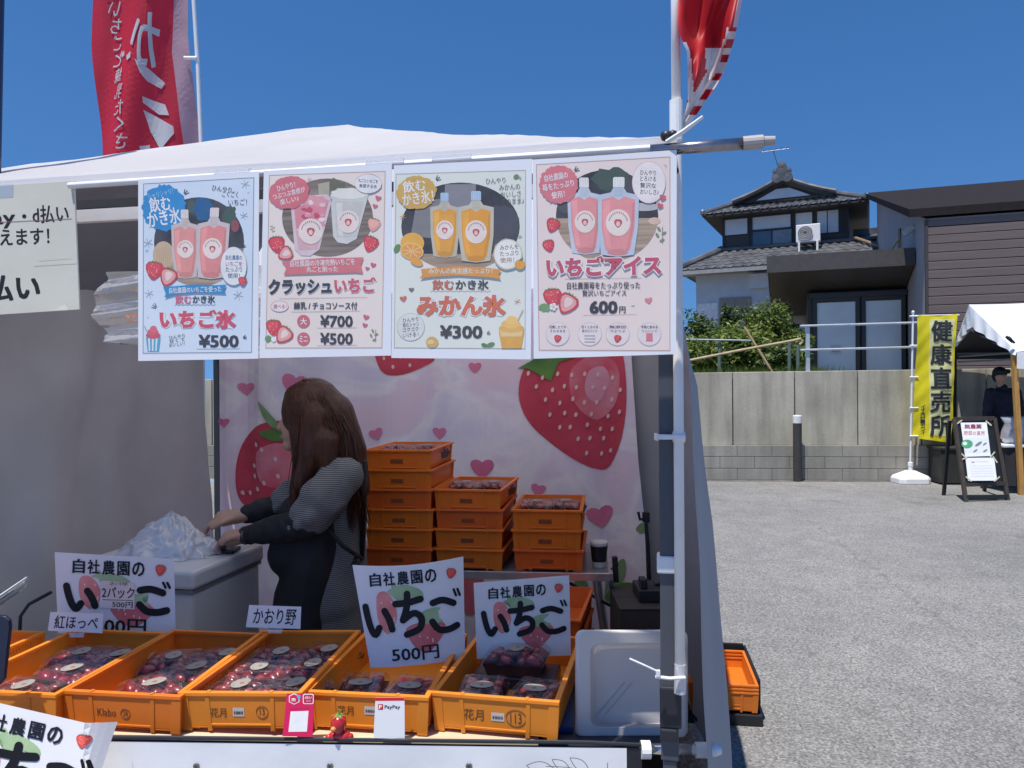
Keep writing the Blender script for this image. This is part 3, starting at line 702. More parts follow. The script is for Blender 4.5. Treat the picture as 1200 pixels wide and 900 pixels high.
# pipe fence posts and poles on the wall
green_m = mat('green_post', (.12, .17, .14), .5); bam = mat('bamboo', (.42, .34, .2), .6, var=.2)
def stick(name, label, cat, pts, r_, m, n=8, cap=None):
    o = tag(MB(pts[0]).tube(pts, r_, m, n).build(name, smooth=False), label, cat); return o
stick('hooked_pole', 'long pale bamboo pole with hooked end above the wall', 'pole', [P(800, 424, 12.4), P(870, 410, 12.4), P(930, 399, 12.4), P(938, 397, 12.4), P(940, 401, 12.4), P(937, 404, 12.4)], .022, bam)
stick('leaning_pole', 'short tan pole leaning across the hooked pole', 'pole', [P(872, 383, 12.5), P(905, 436, 12.3)], .02, mat('tan_pole', (.36, .25, .15), .6))
pf = P(880, 433, 12.7)
o = empty('pipe_fence', pf, 'low green pipe fence among the shrubs on the wall', 'fence')
for x, y0 in ((843, 398), (925, 400), (935, 404), (800, 398)):
    b = MB(pf); b.tube([P(x, y0, 12.8), P(x, 440, 12.8)], .03, green_m, 8); b.build('fence_post', o)
b = MB(pf); b.tube([P(795, 397.5, 12.75), P(880, 399, 12.75)], .014, rail_m, 6); b.build('fence_rail', o)
# ================================================================ THE STALL TENT
tent_w = mat('tent_white', (.88, .88, .905), .6, var=.04, scale=3, transl=.54, bump=.15, bscale=14)
tarp_o = mat('tarp_grey', (.29, .315, .365), .6, var=.08, scale=4, bump=.2, bscale=8, transl=.06)
leg_m = mat('leg_bluegrey', (.075, .085, .105), .4, metal=.2, var=.08, scale=14)
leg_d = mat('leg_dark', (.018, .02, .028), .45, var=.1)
wpl = mat('white_plastic', (.78, .78, .79), .4, var=.04, scale=20, spec=.5)
alu = mat('aluminium', (.6, .6, .62), .3, metal=.8, var=.06, scale=20)
S, D, EAVE, PEAK = 2.56, 2.45, 1.968, 2.54
tent = empty('stall_tent', T(S / 2, D / 2, 0), 'white pop up canopy tent of the strawberry stall with grey side walls', 'tent')
tc0 = T(S / 2, D / 2, 0)
def rooffn(a, bb):
    return None
b = MB(tc0)
cen = (S / 2, D / 2)
corners = [(-.02, -.135), (S + .02, -.135), (S + .02, D + .02), (-.02, D + .02)]
for i in range(4):
    c0, c1 = corners[i], corners[(i + 1) % 4]
    def fn(u, t, c0=c0, c1=c1):
        ex, ey = c0[0] + (c1[0] - c0[0]) * u, c0[1] + (c1[1] - c0[1]) * u
        x, y = ex + (cen[0] - ex) * t, ey + (cen[1] - ey) * t
        hip = abs(u - .5) * 2
        z = EAVE + (PEAK - EAVE) * (t - .03 * math.sin(math.pi * t)) - .035 * (1 - hip ** 2) * math.sin(math.pi * min(1, t * 1.1) * .8) * (1 - t)
        z -= .03 * max(0, 1 - ((1 - t) / .05) ** 1) if t > .95 else 0
        z += .006 * noise.noise(Vector((x * 5, y * 5, 1))) + .004 * math.sin(t * 60 + 3 * math.sin(u * 5)) * (1 - t) * .5
        return T(x, y, z)
    b.grid(fn, 24, 24, tent_w)
roof = b.build('roof', tent, smooth=True)
b = MB(tc0)
for i in range(4):
    c0, c1 = corners[i], corners[(i + 1) % 4]
    b.grid(lambda u, t, c0=c0, c1=c1: T(c0[0] + (c1[0] - c0[0]) * u, c0[1] + (c1[1] - c0[1]) * u, EAVE + .004 - t * (.022 if i == 0 else .11)) + (c0 == corners[0] and TV * (.0) or Vector()), 30, 2, tent_w)
b.build('valance', roof, smooth=True)
for x, y in ((0, 0), (S, 0), (S, D), (0, D)):
    b = MB(tc0); f = lambda q, x=x, y=y: T(x + q.x, y + q.y, q.z)
    front = y == 0
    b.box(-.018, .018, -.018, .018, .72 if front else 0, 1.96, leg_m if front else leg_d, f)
    b.box(-.014, .014, -.014, .014, .0, .72, leg_m if front else leg_d, f) if front else None
    l = b.build('leg', tent, bevel=.003)
    if front:
        b = MB(tc0); b.box(-.024, .02, -.026, .026, .79, .875, leg_d, f); b.box(-.016, .02, -.03, .02, .765, .79, leg_d, f); b.build('slider_clamp', l, bevel=.004)
    b = MB(tc0); b.box(-.05, .05, -.05, .05, 0, .012, leg_d, f); b.build('foot_plate', l)
    b = MB(tc0); b.box(-.03, .03, -.03, .03, 1.9, 1.975, leg_d, f); b.build('corner_joint', l, bevel=.004)
# scissor truss along the front and sides
b = MB(tc0)
def truss(p0, p1):
    n = 4
    for i in range(n):
        a, c = i / n, (i + 1) / n; z0, z1 = 1.945, 1.73
        q = lambda t, z: T(p0[0] + (p1[0] - p0[0]) * t, p0[1] + (p1[1] - p0[1]) * t, z)
        b.beam(q(a, z0), q(c, z1), .012, .022, wpl); b.beam(q(a, z1), q(c, z0), .012, .022, wpl)
truss((S, .05), (S, D)); truss((0, .05), (0, D)); truss((0, D - .05), (S, D - .05))
b.beam(T(.02, .045, 1.925), T(S, .045, 1.925), .02, .03, wpl)
b.beam(T(.02, .06, 1.957), T(S, .06, 1.957), .02, .02, leg_d)
b.tube([T(S / 2, D / 2, 1.7), T(S / 2, D / 2, 2.5)], .016, wpl, 8)
b.build('truss', tent)
# side walls: right one bellied out by the wind
def bulge(v, z):
    zs = ((0, .175), (.35, .165), (.6, .15), (.85, .13), (1.1, .11), (1.33, .085), (1.5, .07), (1.62, .03), (1.75, 0), (2.1, 0))
    k = 0
    for (za, ka), (zb, kb) in zip(zs[:-1], zs[1:]):
        if za <= z <= zb: k = ka + (kb - ka) * (z - za) / (zb - za)
    t = min(1, max(0, v / D)); return k * (math.sin(math.pi * min(1, t * 1.12 + .03)) ** .55 if t < .86 else math.sin(math.pi * min(1, t * 1.12 + .03)) ** .55 if t * 1.12 + .03 < 1 else 0)
b = MB(tc0)
def rw(u, t):
    v = .03 + (D - .05) * u ** 1.3; z = 1.95 * (1 - t) + .03
    return T(-.022 - bulge(v, z) - .012 * math.sin(u * 17 + t * 4) * t + .012 * noise.noise(Vector((u * 6, t * 5, 3))), v, z)
b.grid(rw, 60, 40, tarp_o); b.build('side_curtain', tent, smooth=True)
tarp_i = mat('tarp_inside', (.46, .45, .46), .7, var=.1, scale=3, bump=.25, bscale=6, transl=.04)
b = MB(tc0)
def lw(u, t):
    v = .1 + (D - .22) * u; z = 1.93 * (1 - t) + .03
    d = .05 * math.sin(u * 9 + 1.5 * t) + .012 * (1 - abs(noise.noise(Vector((u * 5 + t * 1.2, t * 2.2, 4)))) * 3) + .007 * (1 - abs(noise.noise(Vector((u * 16 - t * 3, t * 6, 9)))) * 3) + .03 * noise.noise(Vector((u * 7, t * 2, 8))) + .018 * math.sin(u * 31 + 3 * math.sin(t * 3)) + .06 * max(0, u - .75) * math.sin(t * 5)
    return T(S - .03 + d, v, z)
b.grid(lw, 70, 40, tarp_i); b.build('side_curtain', tent, smooth=True)
b = MB(tc0)      # grey liner added to darken the underside of the left roof slope
def lin_(u, t):
    ex, ey = S + .0, -.1 + (D + .08) * u; x, y = ex + (cen[0] - ex) * t * .8, ey + (cen[1] - ey) * t * .8
    return T(x, y, EAVE - .02 + (PEAK - EAVE) * t * .8 - .045 * (1 - t) - .02 + .012 * math.sin(u * 22 + t * 4))
b.grid(lin_, 40, 14, mat('added_shade_liner', (.26, .275, .31), .7, var=.08, scale=4)); b.build('added_shade_liner', tent, smooth=True)
b = MB(tc0)
b.grid(lambda u, t: T(-.02 + (S - .03) * u, D - .02 + .012 * math.sin(u * 40) * t, 1.95 * (1 - t) + .03), 60, 16, tarp_i); b.build('back_curtain', tent, smooth=True)

# rolled clear film hanging behind the paper notice
fm = clear('clear_film', gloss=.38, haze=.22)
b = MB(T(1.45, .35, 1.7))
def film(u, t):
    s = 1.60 - .60 * u + .045 * math.sin(math.pi * t) ** 2; q = t * 5.5 + u * 2.2
    return T(s, .34 + .012 * math.sin(q * 3.1) + .007 * noise.noise(Vector((u * 3, q * 2.5, 2))), 1.835 - .205 * t - .05 * u * t)
b.grid(film, 30, 110, fm)
tag(b.build('clear_film_roll', smooth=True), 'crumpled roll of clear plastic film hanging under the tent front bar', 'plastic film')
o = empty('spring_clamp', T(1.38, .4, 1.62), 'black plastic clamp hanging on the bar below the clear film', 'clamp')
b = MB(T(1.38, .4, 1.62)); b.tube([T(1.6, .4, 1.632), T(1.44, .4, 1.64), T(1.3, .4, 1.60)], [.005, .012, .02], leg_d, 8); b.build('handle', o)
b = MB(T(1.38, .4, 1.62)); b.tube([T(1.44, .385, 1.655), T(1.44, .385, 1.615)], .016, mat('clamp_grey', (.2, .2, .22), .4), 10); b.build('knob', o)

# ---------------------------------------------------------------- horizontal poster pole, flag pole, lower rail
pole = empty('poster_pole', T(.3, -.145, 1.975), 'white and steel telescopic pole holding the four posters', 'pole')
pz = 1.947
b = MB(T(.3, -.145, 1.975)); b.tube([T(-.02, -.145, pz), T(1.3, -.145, pz)], .0072, wpl, 12); b.build('pole_sleeve', pole)
b = MB(T(.3, -.145, 1.975)); b.tube([T(.03, -.145, pz - .004), T(-.145, -.145, pz - .002)], .0112, mat('pole_steel', (.32, .3, .32), .25, metal=.9, var=.25, scale=30), 14); b.build('steel_tube', pole, smooth=True)
b = MB(T(.3, -.145, 1.975)); b.tube([T(-.14, -.145, pz - .002), T(-.176, -.145, pz - .001), T(-.178, -.145, pz), T(-.197, -.145, pz)], [.013, .013, .009, .008], mat('rubber_tip', (.36, .34, .33), .6), 14); b.build('rubber_tip', pole)
b = MB(T(.3, -.145, 1.975))
for grp in (((.0, -.15, pz + .02, .016), (-.012, -.15, pz + .022, .013)), ((-.008, -.14, pz - .035, .017), (.003, -.15, pz - .03, .014), (-.015, -.145, pz - .045, .012))):
  b = MB(T(.3, -.145, 1.975))
  for x, y, z, r_ in grp:
    r_ *= .72; b.lathe([(0, -r_), (r_ * .8, -r_ * .6), (r_, 0), (r_ * .8, r_ * .6), (0, r_)], leg_d, 8, Matrix.Translation(T(x, y, z)))
  b.build('elastic_tie', pole, smooth=True)
b = MB(T(.3, -.145, 1.975)); b.tube([T(-.0, -.162, pz + .005), T(-.03, -.175, pz + .018), T(-.066, -.185, pz + .04)], [.004, .0045, .003], wpl, 6); b.build('tie_tail', pole)
for x in (.56, .9, .42): b = MB(T(.3, -.145, 1.975)); b.tube([T(x - .04, -.145, pz + .002), T(x + .04, -.145, pz + .002)], .0105, clear('clear_tape', gloss=.2, haze=.25), 10); b.build('tape', pole)

fp = empty('flag_pole', P(797, 810, 1.565), 'white plastic flag pole strapped upright to the front tent leg', 'flag pole')
fx = P(797, 810, 1.565)
top = P(791.5, 0, 1.565) + Vector((-.004, 0, .9)); mid_ = P(793, 165, 1.565)
b = MB(fx); b.tube([P(797, 806, 1.565), P(795, 450, 1.565), mid_, P(792.3, 120, 1.565)], .0105, wpl, 14); b.tube([P(792.3, 120, 1.565), P(791.5, 0, 1.565), top], .0095, wpl, 14); b.build('pole_tube', fp, smooth=True)
b = MB(fx); b.tube([P(792.4, 165, 1.565), P(792.3, 118, 1.565)], .0135, wpl, 14); b.build('joint_sleeve', fp)
b = MB(fx); b.tube([P(797, 812, 1.565), P(797, 778, 1.565)], [.0125, .0115], clear('tape_wrap', gloss=.3, haze=.45), 12); b.build('tape_wrap', fp)
for y0, wd, nm in ((512, 5, 'clip'), ):
    b = MB(fx); b.beam(P(768, y0, 1.56), P(801, y0, 1.56), .03, wd * 1.565 / 900, wpl); b.beam(P(768, y0, 1.555), P(770, y0, 1.555), .03, .014, wpl); b.build('clip', fp, bevel=.001)
    b = MB(fx); b.tube([P(789, y0, 1.565), P(802, y0, 1.565)], .012, wpl, 10); b.build('clip_collar', fp)
b = MB(fx); f = lambda q: T(q.x, q.y, q.z); b.box(-.022, .024, -.027, .024, 1.108, 1.143, wpl, f); b.build('strap', fp, bevel=.004)
b = MB(fx); b.tube([P(738, 772, 1.545), P(756, 780, 1.545), P(770, 786.5, 1.55)], .0022, wpl, 6); b.tube([P(768, 793, 1.55), P(785, 795, 1.545), P(803, 794, 1.55)], .0035, wpl, 6); b.box(-.004, .004, -.004, .004, -.006, .006, wpl, Matrix.Translation(P(771, 789, 1.548))); b.build('cable_tie', fp)

lr_ = empty('skirt_rail', P(750, 878, 1.66), 'steel rail with white end caps carrying the front cloth', 'rail'); b0 = P(750, 878, 1.66)
chrome = mat('chrome', (.7, .7, .7), .12, metal=1, var=.1, scale=30)
yl = lambda x: 1.64 + (.0 if x > 690 else (690 - x) / 570 * .05)
b = MB(b0); b.tube([P(755, 878, 1.715), P(822, 878.5, 1.715)], .0125, chrome, 14); b.build('steel_tube', lr_, smooth=True)
b = MB(b0); b.tube([P(815, 879, 1.715), P(832, 879, 1.715), P(833, 879, 1.715), P(838, 879, 1.715), P(845, 879, 1.715)], [.017, .017, .0135, .0135, .009], wpl, 14); b.build('end_cap', lr_)
b = MB(b0); b.tube([P(751, 878.5, 1.70), P(762, 878.5, 1.70)], .0195, wpl, 14); b.build('ring', lr_)
b = MB(b0); b.tube([P(-150, 862, 1.758), P(120, 863.5, 1.738), P(690, 870, 1.700), P(752, 873, 1.698)], .0045, leg_d, 8); b.build('dark_rod', lr_)

# front cloth
sk = mat('skirt_cloth', (.84, .845, .86), .55, var=.04, scale=5, bump=.15, bscale=10)
def skp(x, y): 
    t = (690 - x) / 570; Y = 1.703 + .038 * t
    return P(x, y, Y)
top0, top1 = skp(-160, 864), skp(752, 876)
so_ = empty('table_skirt', top0.lerp(top1, .5) * 1 - Vector((0, 0, .7)), 'white cloth hanging along the front of the stall table', 'cloth'); c0 = so_.location.copy()
b = MB(c0); o_ = (top1 - top0).cross(Vector((0, 0, 1))).normalized()
if o_.y > 0: o_ = -o_
def skf(u, t):
    p = top0.lerp(top1, u * .981); z = p.z * (1 - t) + .03 * t
    return Vector((p.x, p.y, z)) + o_ * (.004 + .012 * math.sin(u * 60 + t * 2) * t * t + .008 * noise.noise(Vector((u * 14, t * 3, 0))) * min(1, t * 5))
b.grid(skf, 120, 24, sk); b.build('cloth', so_, smooth=True)
b = MB(c0); b.grid(lambda u, t: Vector((0, 0, 0)) + top0.lerp(top1, .981 + .019 * u) * 1 - Vector((0, 0, t * .7)) + o_ * .002, 2, 10, leg_d); b.build('dark_edge', so_, smooth=True)
for x in (85, 232, 388, 550):
    q = skp(x, 896) + o_ * .008
    b = MB(c0); b.lathe([(.0025, 0), (.0035, .002), (.007, .002), (.008, 0)], mat('eyelet', (.3, .3, .31), .25, metal=.9), 14, Matrix.Translation(q) @ o_.to_track_quat('Z', 'Y').to_matrix().to_4x4()); b.build('eyelet', so_)
a_ = Art(skp(650, 890) + o_ * .012, o_, step=.0004); gl = (110, 115, 125)
def leafo(x, y, l, an):
    pts = []
    for i in range(13):
        t = i / 12; pts.append((t * l, -.2 * l * math.sin(math.pi * t)))
    for i in range(11, 0, -1):
        t = i / 12; pts.append((t * l, .2 * l * math.sin(math.pi * t)))
    c, q = math.cos(R(an)), math.sin(R(an)); a_.line([(x + u * c - v * q, y + u * q + v * c) for u, v in pts], .9, gl, 1, True)
leafo(617, 897, 34, 8); leafo(647, 890, 26, 32); leafo(668, 888, 28, 35); a_.line([(640, 898), (665, 899), (690, 905), (700, 915)], .9, gl, 1); leafo(690, 902, 22, 60); a_.line([(712, 894), (712, 915)], .9, gl, 1)
a_.build('leaf_drawing', so_)

# flag at the top of the white pole
red_f = mat('flag_red', (.52, .02, .03), .5, var=.1, scale=10, transl=.45); wh_f = mat('flag_white', (.75, .74, .75), .5, var=.05, transl=.4)
def flag():
    b = MB(P(795, 165, 1.565)); o0 = P(795, 165, 1.565)
    # outline rows from the bottom tip upwards: (y, left x, right x)
    rows = [(166, 794, 796), (150, 797, 804), (135, 801, 816), (115, 806, 829), (100, 806, 840), (80, 806, 850), (60, 805, 856), (45, 798, 861), (25, 794, 865), (0, 794, 870), (-80, 793, 885), (-200, 792, 900), (-330, 791, 905)]
    def at(t):
        k = min(int(t * (len(rows) - 1)), len(rows) - 2); f_ = t * (len(rows) - 1) - k
        return [rows[k][i] * (1 - f_) + rows[k + 1][i] * f_ for i in range(3)]
    nu, nv = 28, 60; V = []; 
    for j in range(nv + 1):
        y, l, r_ = at((j / nv) ** 1.35)
        for i in range(nu + 1):
            u = i / nu; x = l + (r_ - l) * u
            V.append(P(x, y, 1.575 + (.05 * math.sin(u * 6.5 + j * .12) + .025 * math.sin(u * 15 - j * .2)) * min(1, (r_ - l) / 40) + .03 * u))
    fr, fw = [], []
    for j in range(nv):
        y, l, r_ = at(((j + .5) / nv) ** 1.35)
        for i in range(nu):
            u = (i + .5) / nu; x = l + (r_ - l) * u; q = (j * (nu + 1) + i, j * (nu + 1) + i + 1, (j + 1) * (nu + 1) + i + 1, (j + 1) * (nu + 1) + i)
            d = r_ - x      # px from the free edge
            wht = False
            if 30 < y < 170:
                if d < 9: wht = (int((y + 5) / 10) % 2 == 0) or y > 140
                elif d < 20 - (y < 70) * 8: wht = True
                elif 50 < y < 115 and x < l + 7 - (115 - y) * .06: wht = True
                elif 55 < y < 80 and 827 < x < 846: wht = True
            elif y <= 30: wht = d < 5 or (-120 < y < -40 and .35 < u < .7) or (-260 < y < -180 and .3 < u < .75)
            (fw if wht else fr).append(q)
    b.add(V, fr, red_f); k0 = 0; i_ = b.mi(wh_f)
    for q in fw: b.f.append(list(q)); b.m.append(i_)
    o = empty('festival_flag', o0, 'red and white flag with checked border blowing from the white pole', 'flag')
    b.build('flag_cloth', o, smooth=True)
flag()

# red banner behind the tent, seen from its back
def banner():
    Y = 4.75; base = P(236, 165, Y); base.z = 0; o = empty('red_banner', base, 'tall red banner with white mirrored lettering standing behind the tent', 'banner')
    pm = mat('banner_pole', (.68, .72, .74), .35, var=.05)
    b = MB(base); b.tube([base, P(235.5, 165, Y), P(232, 80, Y), P(227, 0, Y), P(221, -130, Y), P(212, -300, Y)], .013, pm, 10); b.build('pole', o, smooth=True)
    b = MB(base); b.box(-.2, .2, -.2, .2, 0, .1, wpl, Matrix.Translation(base)); b.build('base', o, bevel=.03)
    tp, bt = P(212, -300, Y), P(85, -300, Y); b = MB(base); b.tube([tp, P(150, -302, Y), bt], .009, pm, 8); b.build('cross_arm', o)
    cl = mat('banner_red', (.66, .03, .06), .5, var=.22, scale=3, transl=.5, stretch=(1, 1, .4)); pk = mat('banner_hem', (.48, .30, .36), .5, var=.15, scale=5, transl=.4)
    nrm = Vector((.0, -1, 0))
    bend = lambda x, y: .05 * math.sin(x * .045 + y * .006) + .025 * math.sin(x * .11 + y * .02 + 1)
    art = Art(P(165, 90, Y), nrm, bend=bend, sub=8, step=.006)
    pts_l = [(103, -295), (103, 0), (104, 50), (110, 100), (117, 160), (126, 260), (132, 330)]; pts_r = [(212, -295), (217, -100), (219, 40), (224, 90), (229, 160), (234, 260), (238, 330)]
    hem = [(198, -295), (200, -100), (203, 0), (200, 60), (207, 110), (212, 160), (219, 260), (224, 330)]
    art.poly(pts_l + hem[::-1], cl, 0); art.poly(hem + pts_r[::-1], pk, .0)
    wc = mat('banner_print', (.62, .64, .68), .5, var=.06, transl=.3)
    art.text('か', (160, 20, 188, 82), wc, 1, .02, 0, True, .12); art.poly([(176, 4), (186, 2), (192, -18), (184, -30), (180, -6)], wc, 1)
    art.poly([(150, -2), (160, 0), (158, -6), (150, -7)], wc, 1)
    art.poly([(144, 65), (149, 62), (150, 68), (145, 70)], wc, 1); art.poly([(154, 70), (160, 66), (160, 73), (155, 76)], wc, 1)
    art.poly([(165, 75), (178, 84), (193, 97), (189, 104), (176, 98), (170, 90)], wc, 1)
    art.poly([(171, 116), (193, 122), (198, 135), (186, 134), (171, 123)], wc, 1)
    art.poly([(171, 131), (182, 136), (203, 148), (204, 156), (183, 151), (180, 160), (189, 175), (186, 172), (177, 155)], wc, 1)
    art.poly([(166, 173), (176, 170), (176, 178), (167, 180)], wc, 1)
    art.vtext('ラニか', (158, -290, 192, -40), wc, 1, .03, True, .1, 6)
    sm = 'これにいちごと練乳たくさ'
    art.vtext(sm, (120, -60, 132, 180), wc, 1.1, .008, True, .2, 24)
    art.build('banner_cloth', o)
    for y, x in ((68, 221), (-60, 219), (-180, 216)):
        b = MB(base); b.tube([P(x - 5, y, Y - .01), P(x + 10, y, Y - .01)], .012, wpl, 8); b.build('loop', o)
banner()
bp_ = P(2, 100, 2.3); bp_.z = 0
o = empty('navy_pole', bp_, 'dark navy pole at the left end, leaning beside the tent', 'pole')
b = MB(bp_); b.tube([P(-24, 450, 2.3), P(-8, 205, 2.3), P(-4, 0, 2.3), P(2, -300, 2.3)], .02, mat('navy_paint', (.02, .03, .075), .4), 12); b.build('pole_tube', o)
b = MB(bp_); q = P(-24, 450, 2.3); b.tube([Vector((q.x - .06, q.y, 0)), q], .022, mat('navy_paint', (.02, .03, .075), .4), 12); b.build('lower_tube', o)

# ---------------------------------------------------------------- the second tent on the right
def tent2():
    o0 = Vector((7.6, 10.8, 0)); o = empty('white_tent', o0, 'small white gabled tent by the concrete wall on the right', 'tent')
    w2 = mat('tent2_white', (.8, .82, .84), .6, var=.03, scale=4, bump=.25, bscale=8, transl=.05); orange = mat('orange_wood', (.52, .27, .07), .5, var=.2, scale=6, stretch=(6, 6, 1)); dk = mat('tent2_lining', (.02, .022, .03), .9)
    bl, fl = P(1117, 407, 11.45), P(1191, 412, 9.95); rd0 = P(1135, 357, 10.75); rd0i = P(1137, 383, 10.7)
    X = Vector((1, -.12, 0)).normalized() * 3.1
    b = MB(o0)
    def slope(e0, r0):
        return lambda u, t: (e0.lerp(r0, t) + X * u) + Vector((0, 0, -.07 * math.sin(math.pi * t) + .012 * noise.noise(Vector((u * 6, t * 5, 1))) + (.02 * math.sin(u * 20) * (1 - t))))
    b.grid(slope(fl, rd0), 20, 12, w2); b.grid(slope(bl, rd0), 20, 12, w2)
    rf = b.build('roof', o, smooth=True)
    b = MB(o0)   # pleated gable skirt on the near end
    rows = [(bl, rd0), (fl, rd0)]
    def gb(e0, i0):
        return lambda u, t: e0.lerp(rd0, u).lerp(i0.lerp(rd0i, u), t) + Vector((-.02 * math.sin(u * 24) * t, -.01, 0))
    b.grid(gb(bl, bl + Vector((0, 0, -.03))), 20, 3, w2); b.grid(gb(fl, fl + Vector((-.02, 0, -.05))), 20, 3, w2); b.build('gable_skirt', rf, smooth=True)
    b = MB(o0); b.grid(lambda u, t: fl + X * u - Vector((0, .01, .22 * t + .01 * math.sin(u * 30) * t)), 24, 3, w2); b.build('valance', rf, smooth=True)
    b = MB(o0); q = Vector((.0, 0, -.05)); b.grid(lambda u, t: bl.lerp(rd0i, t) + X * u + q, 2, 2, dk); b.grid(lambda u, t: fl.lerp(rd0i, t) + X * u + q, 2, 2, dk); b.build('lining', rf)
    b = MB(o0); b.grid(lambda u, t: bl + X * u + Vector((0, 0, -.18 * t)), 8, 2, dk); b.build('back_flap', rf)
    for p in (fl, bl, fl + X, bl + X):
        b = MB(o0); near = p is fl
        p2 = P(1197, 580, 10.05) if near else Vector((p.x, p.y, 0)); p2 = Vector((p2.x, p2.y, 0))
        b.beam(p2, Vector((p.x + (.0 if near else .05), p.y + .05, p.z)), .06 if near else .04, .05, orange if near else dk); b.build('leg', o)
    b = MB(o0)
    for z in (1.86, 1.78): b.beam(bl + X * .0 + Vector((.05, -.05, z - bl.z)), fl + Vector((.05, .1, z - fl.z - .0)), .02, .025, mat('tent2_bar', (.12, .12, .13), .5))
    b.beam(bl + Vector((0, -.1, -.1)), bl + X + Vector((0, -.1, -.1)), .02, .025, mat('tent2_bar', (.12, .12, .13), .5)); b.build('crossbar', o)
    b = MB(o0); kp = P(1181, 397, 9.98)
    for dx, dz, r_ in ((0, 0, .035), (.03, -.03, .03), (-.03, .02, .025), (.06, -.05, .02)): b.lathe([(0, -r_), (r_, 0), (0, r_)], dk, 8, Matrix.Translation(kp + Vector((dx, -.03, dz))))
    b.build('tied_strap', rf)
tent2()
def nobori():
    base = Pz(1067, 566, 0); Y = base.y
    o = empty('yellow_banner', base, 'tall yellow banner with large black characters on a white stand', 'banner')
    b = MB(base); M = Matrix.Translation(base)
    def fr(z, a, c, r_): return [(-a + r_, -c), (a - r_, -c), (a, -c + r_), (a, c - r_), (a - r_, c), (-a + r_, c), (-a, c - r_), (-a, -c + r_)]
    L = [(0.0, .235, .2), (.075, .235, .2), (.11, .21, .18), (.17, .09, .08), (.185, .06, .06)]
    V = [];
    for z, a, c in L: V += [M @ Vector((x, y, z)) for x, y in fr(z, a, c, min(a, c) * .35)]
    Fc = [tuple(range(7, -1, -1)), tuple((len(L) - 1) * 8 + k for k in range(8))]
    for i in range(len(L) - 1):
        for k in range(8): k2 = (k + 1) % 8; Fc.append((i * 8 + k, i * 8 + k2, (i + 1) * 8 + k2, (i + 1) * 8 + k))
    b.add(V, Fc, wpl); b.build('water_base', o, bevel=.012)
    b = MB(base); b.lathe([(.03, .18), (.03, .24), (.035, .25), (.035, .3), (.02, .31)], wpl, 12, M); b.build('socket', o)
    b = MB(base); tp = P(1070, 366, Y); b.tube([base + Vector((0, 0, .3)), tp], .014, wpl, 10); b.lathe([(.02, 0), (.025, .03), (0, .05)], wpl, 10, Matrix.Translation(tp - Vector((0, 0, .02)))); b.build('pole', o)
    b = MB(base); b.tube([P(1069, 370, Y), P(1124, 369, Y)], .009, wpl, 8); b.build('cross_arm', o)
    yl = mat('banner_yellow', (.93, .80, .02), .5, var=.08, scale=6, transl=.3); pale = mat('banner_paleyellow', (.80, .80, .42), .5, var=.08, transl=.25); bk = mat('banner_black', (.022, .026, .036), .6)
    bend = lambda x, y: .016 * math.sin(x * .13 + y * .02) + .01 * math.sin(y * .09 + x * .05) + .0025 * math.sin(x * .35 + y * .3)
    a = Art(P(1095, 440, Y - .03), (0, -1, 0), bend=bend, sub=3.5, step=.010)
    a.poly([(1075, 369), (1090, 370), (1100, 371), (1121, 368), (1119.5, 400), (1117.5, 450), (1118, 490), (1113, 519), (1092, 516), (1070.5, 513), (1071, 470), (1074, 420)], yl, 0)
    a.poly([(1090, 374), (1117.5, 374), (1116, 420), (1114.5, 480), (1113, 512), (1088.5, 510), (1089, 440)], pale, .3)
    for ch, y0, y1 in (('健', 376, 400), ('康', 404, 427), ('直', 431, 455), ('売', 459, 483), ('所', 487, 511)):
        sx = (1091 - (y0 - 376) * .018, 1114 - (y0 - 376) * .008)
        a.text(ch, (sx[0], y0 - .6, sx[1] + 1, y1 + .6), bk, 1, .03)
    a.vtext('イエローガイ', (1079, 474, 1084, 508), bk, 1, .02)
    a.build('banner_cloth', o)
    for y in (370.5, 405, 442, 478, 511):
        b = MB(base); b.tube([P(1066, y, Y - .02), P(1076, y, Y - .02)], .012, wpl, 8); b.build('loop', o)
nobori()
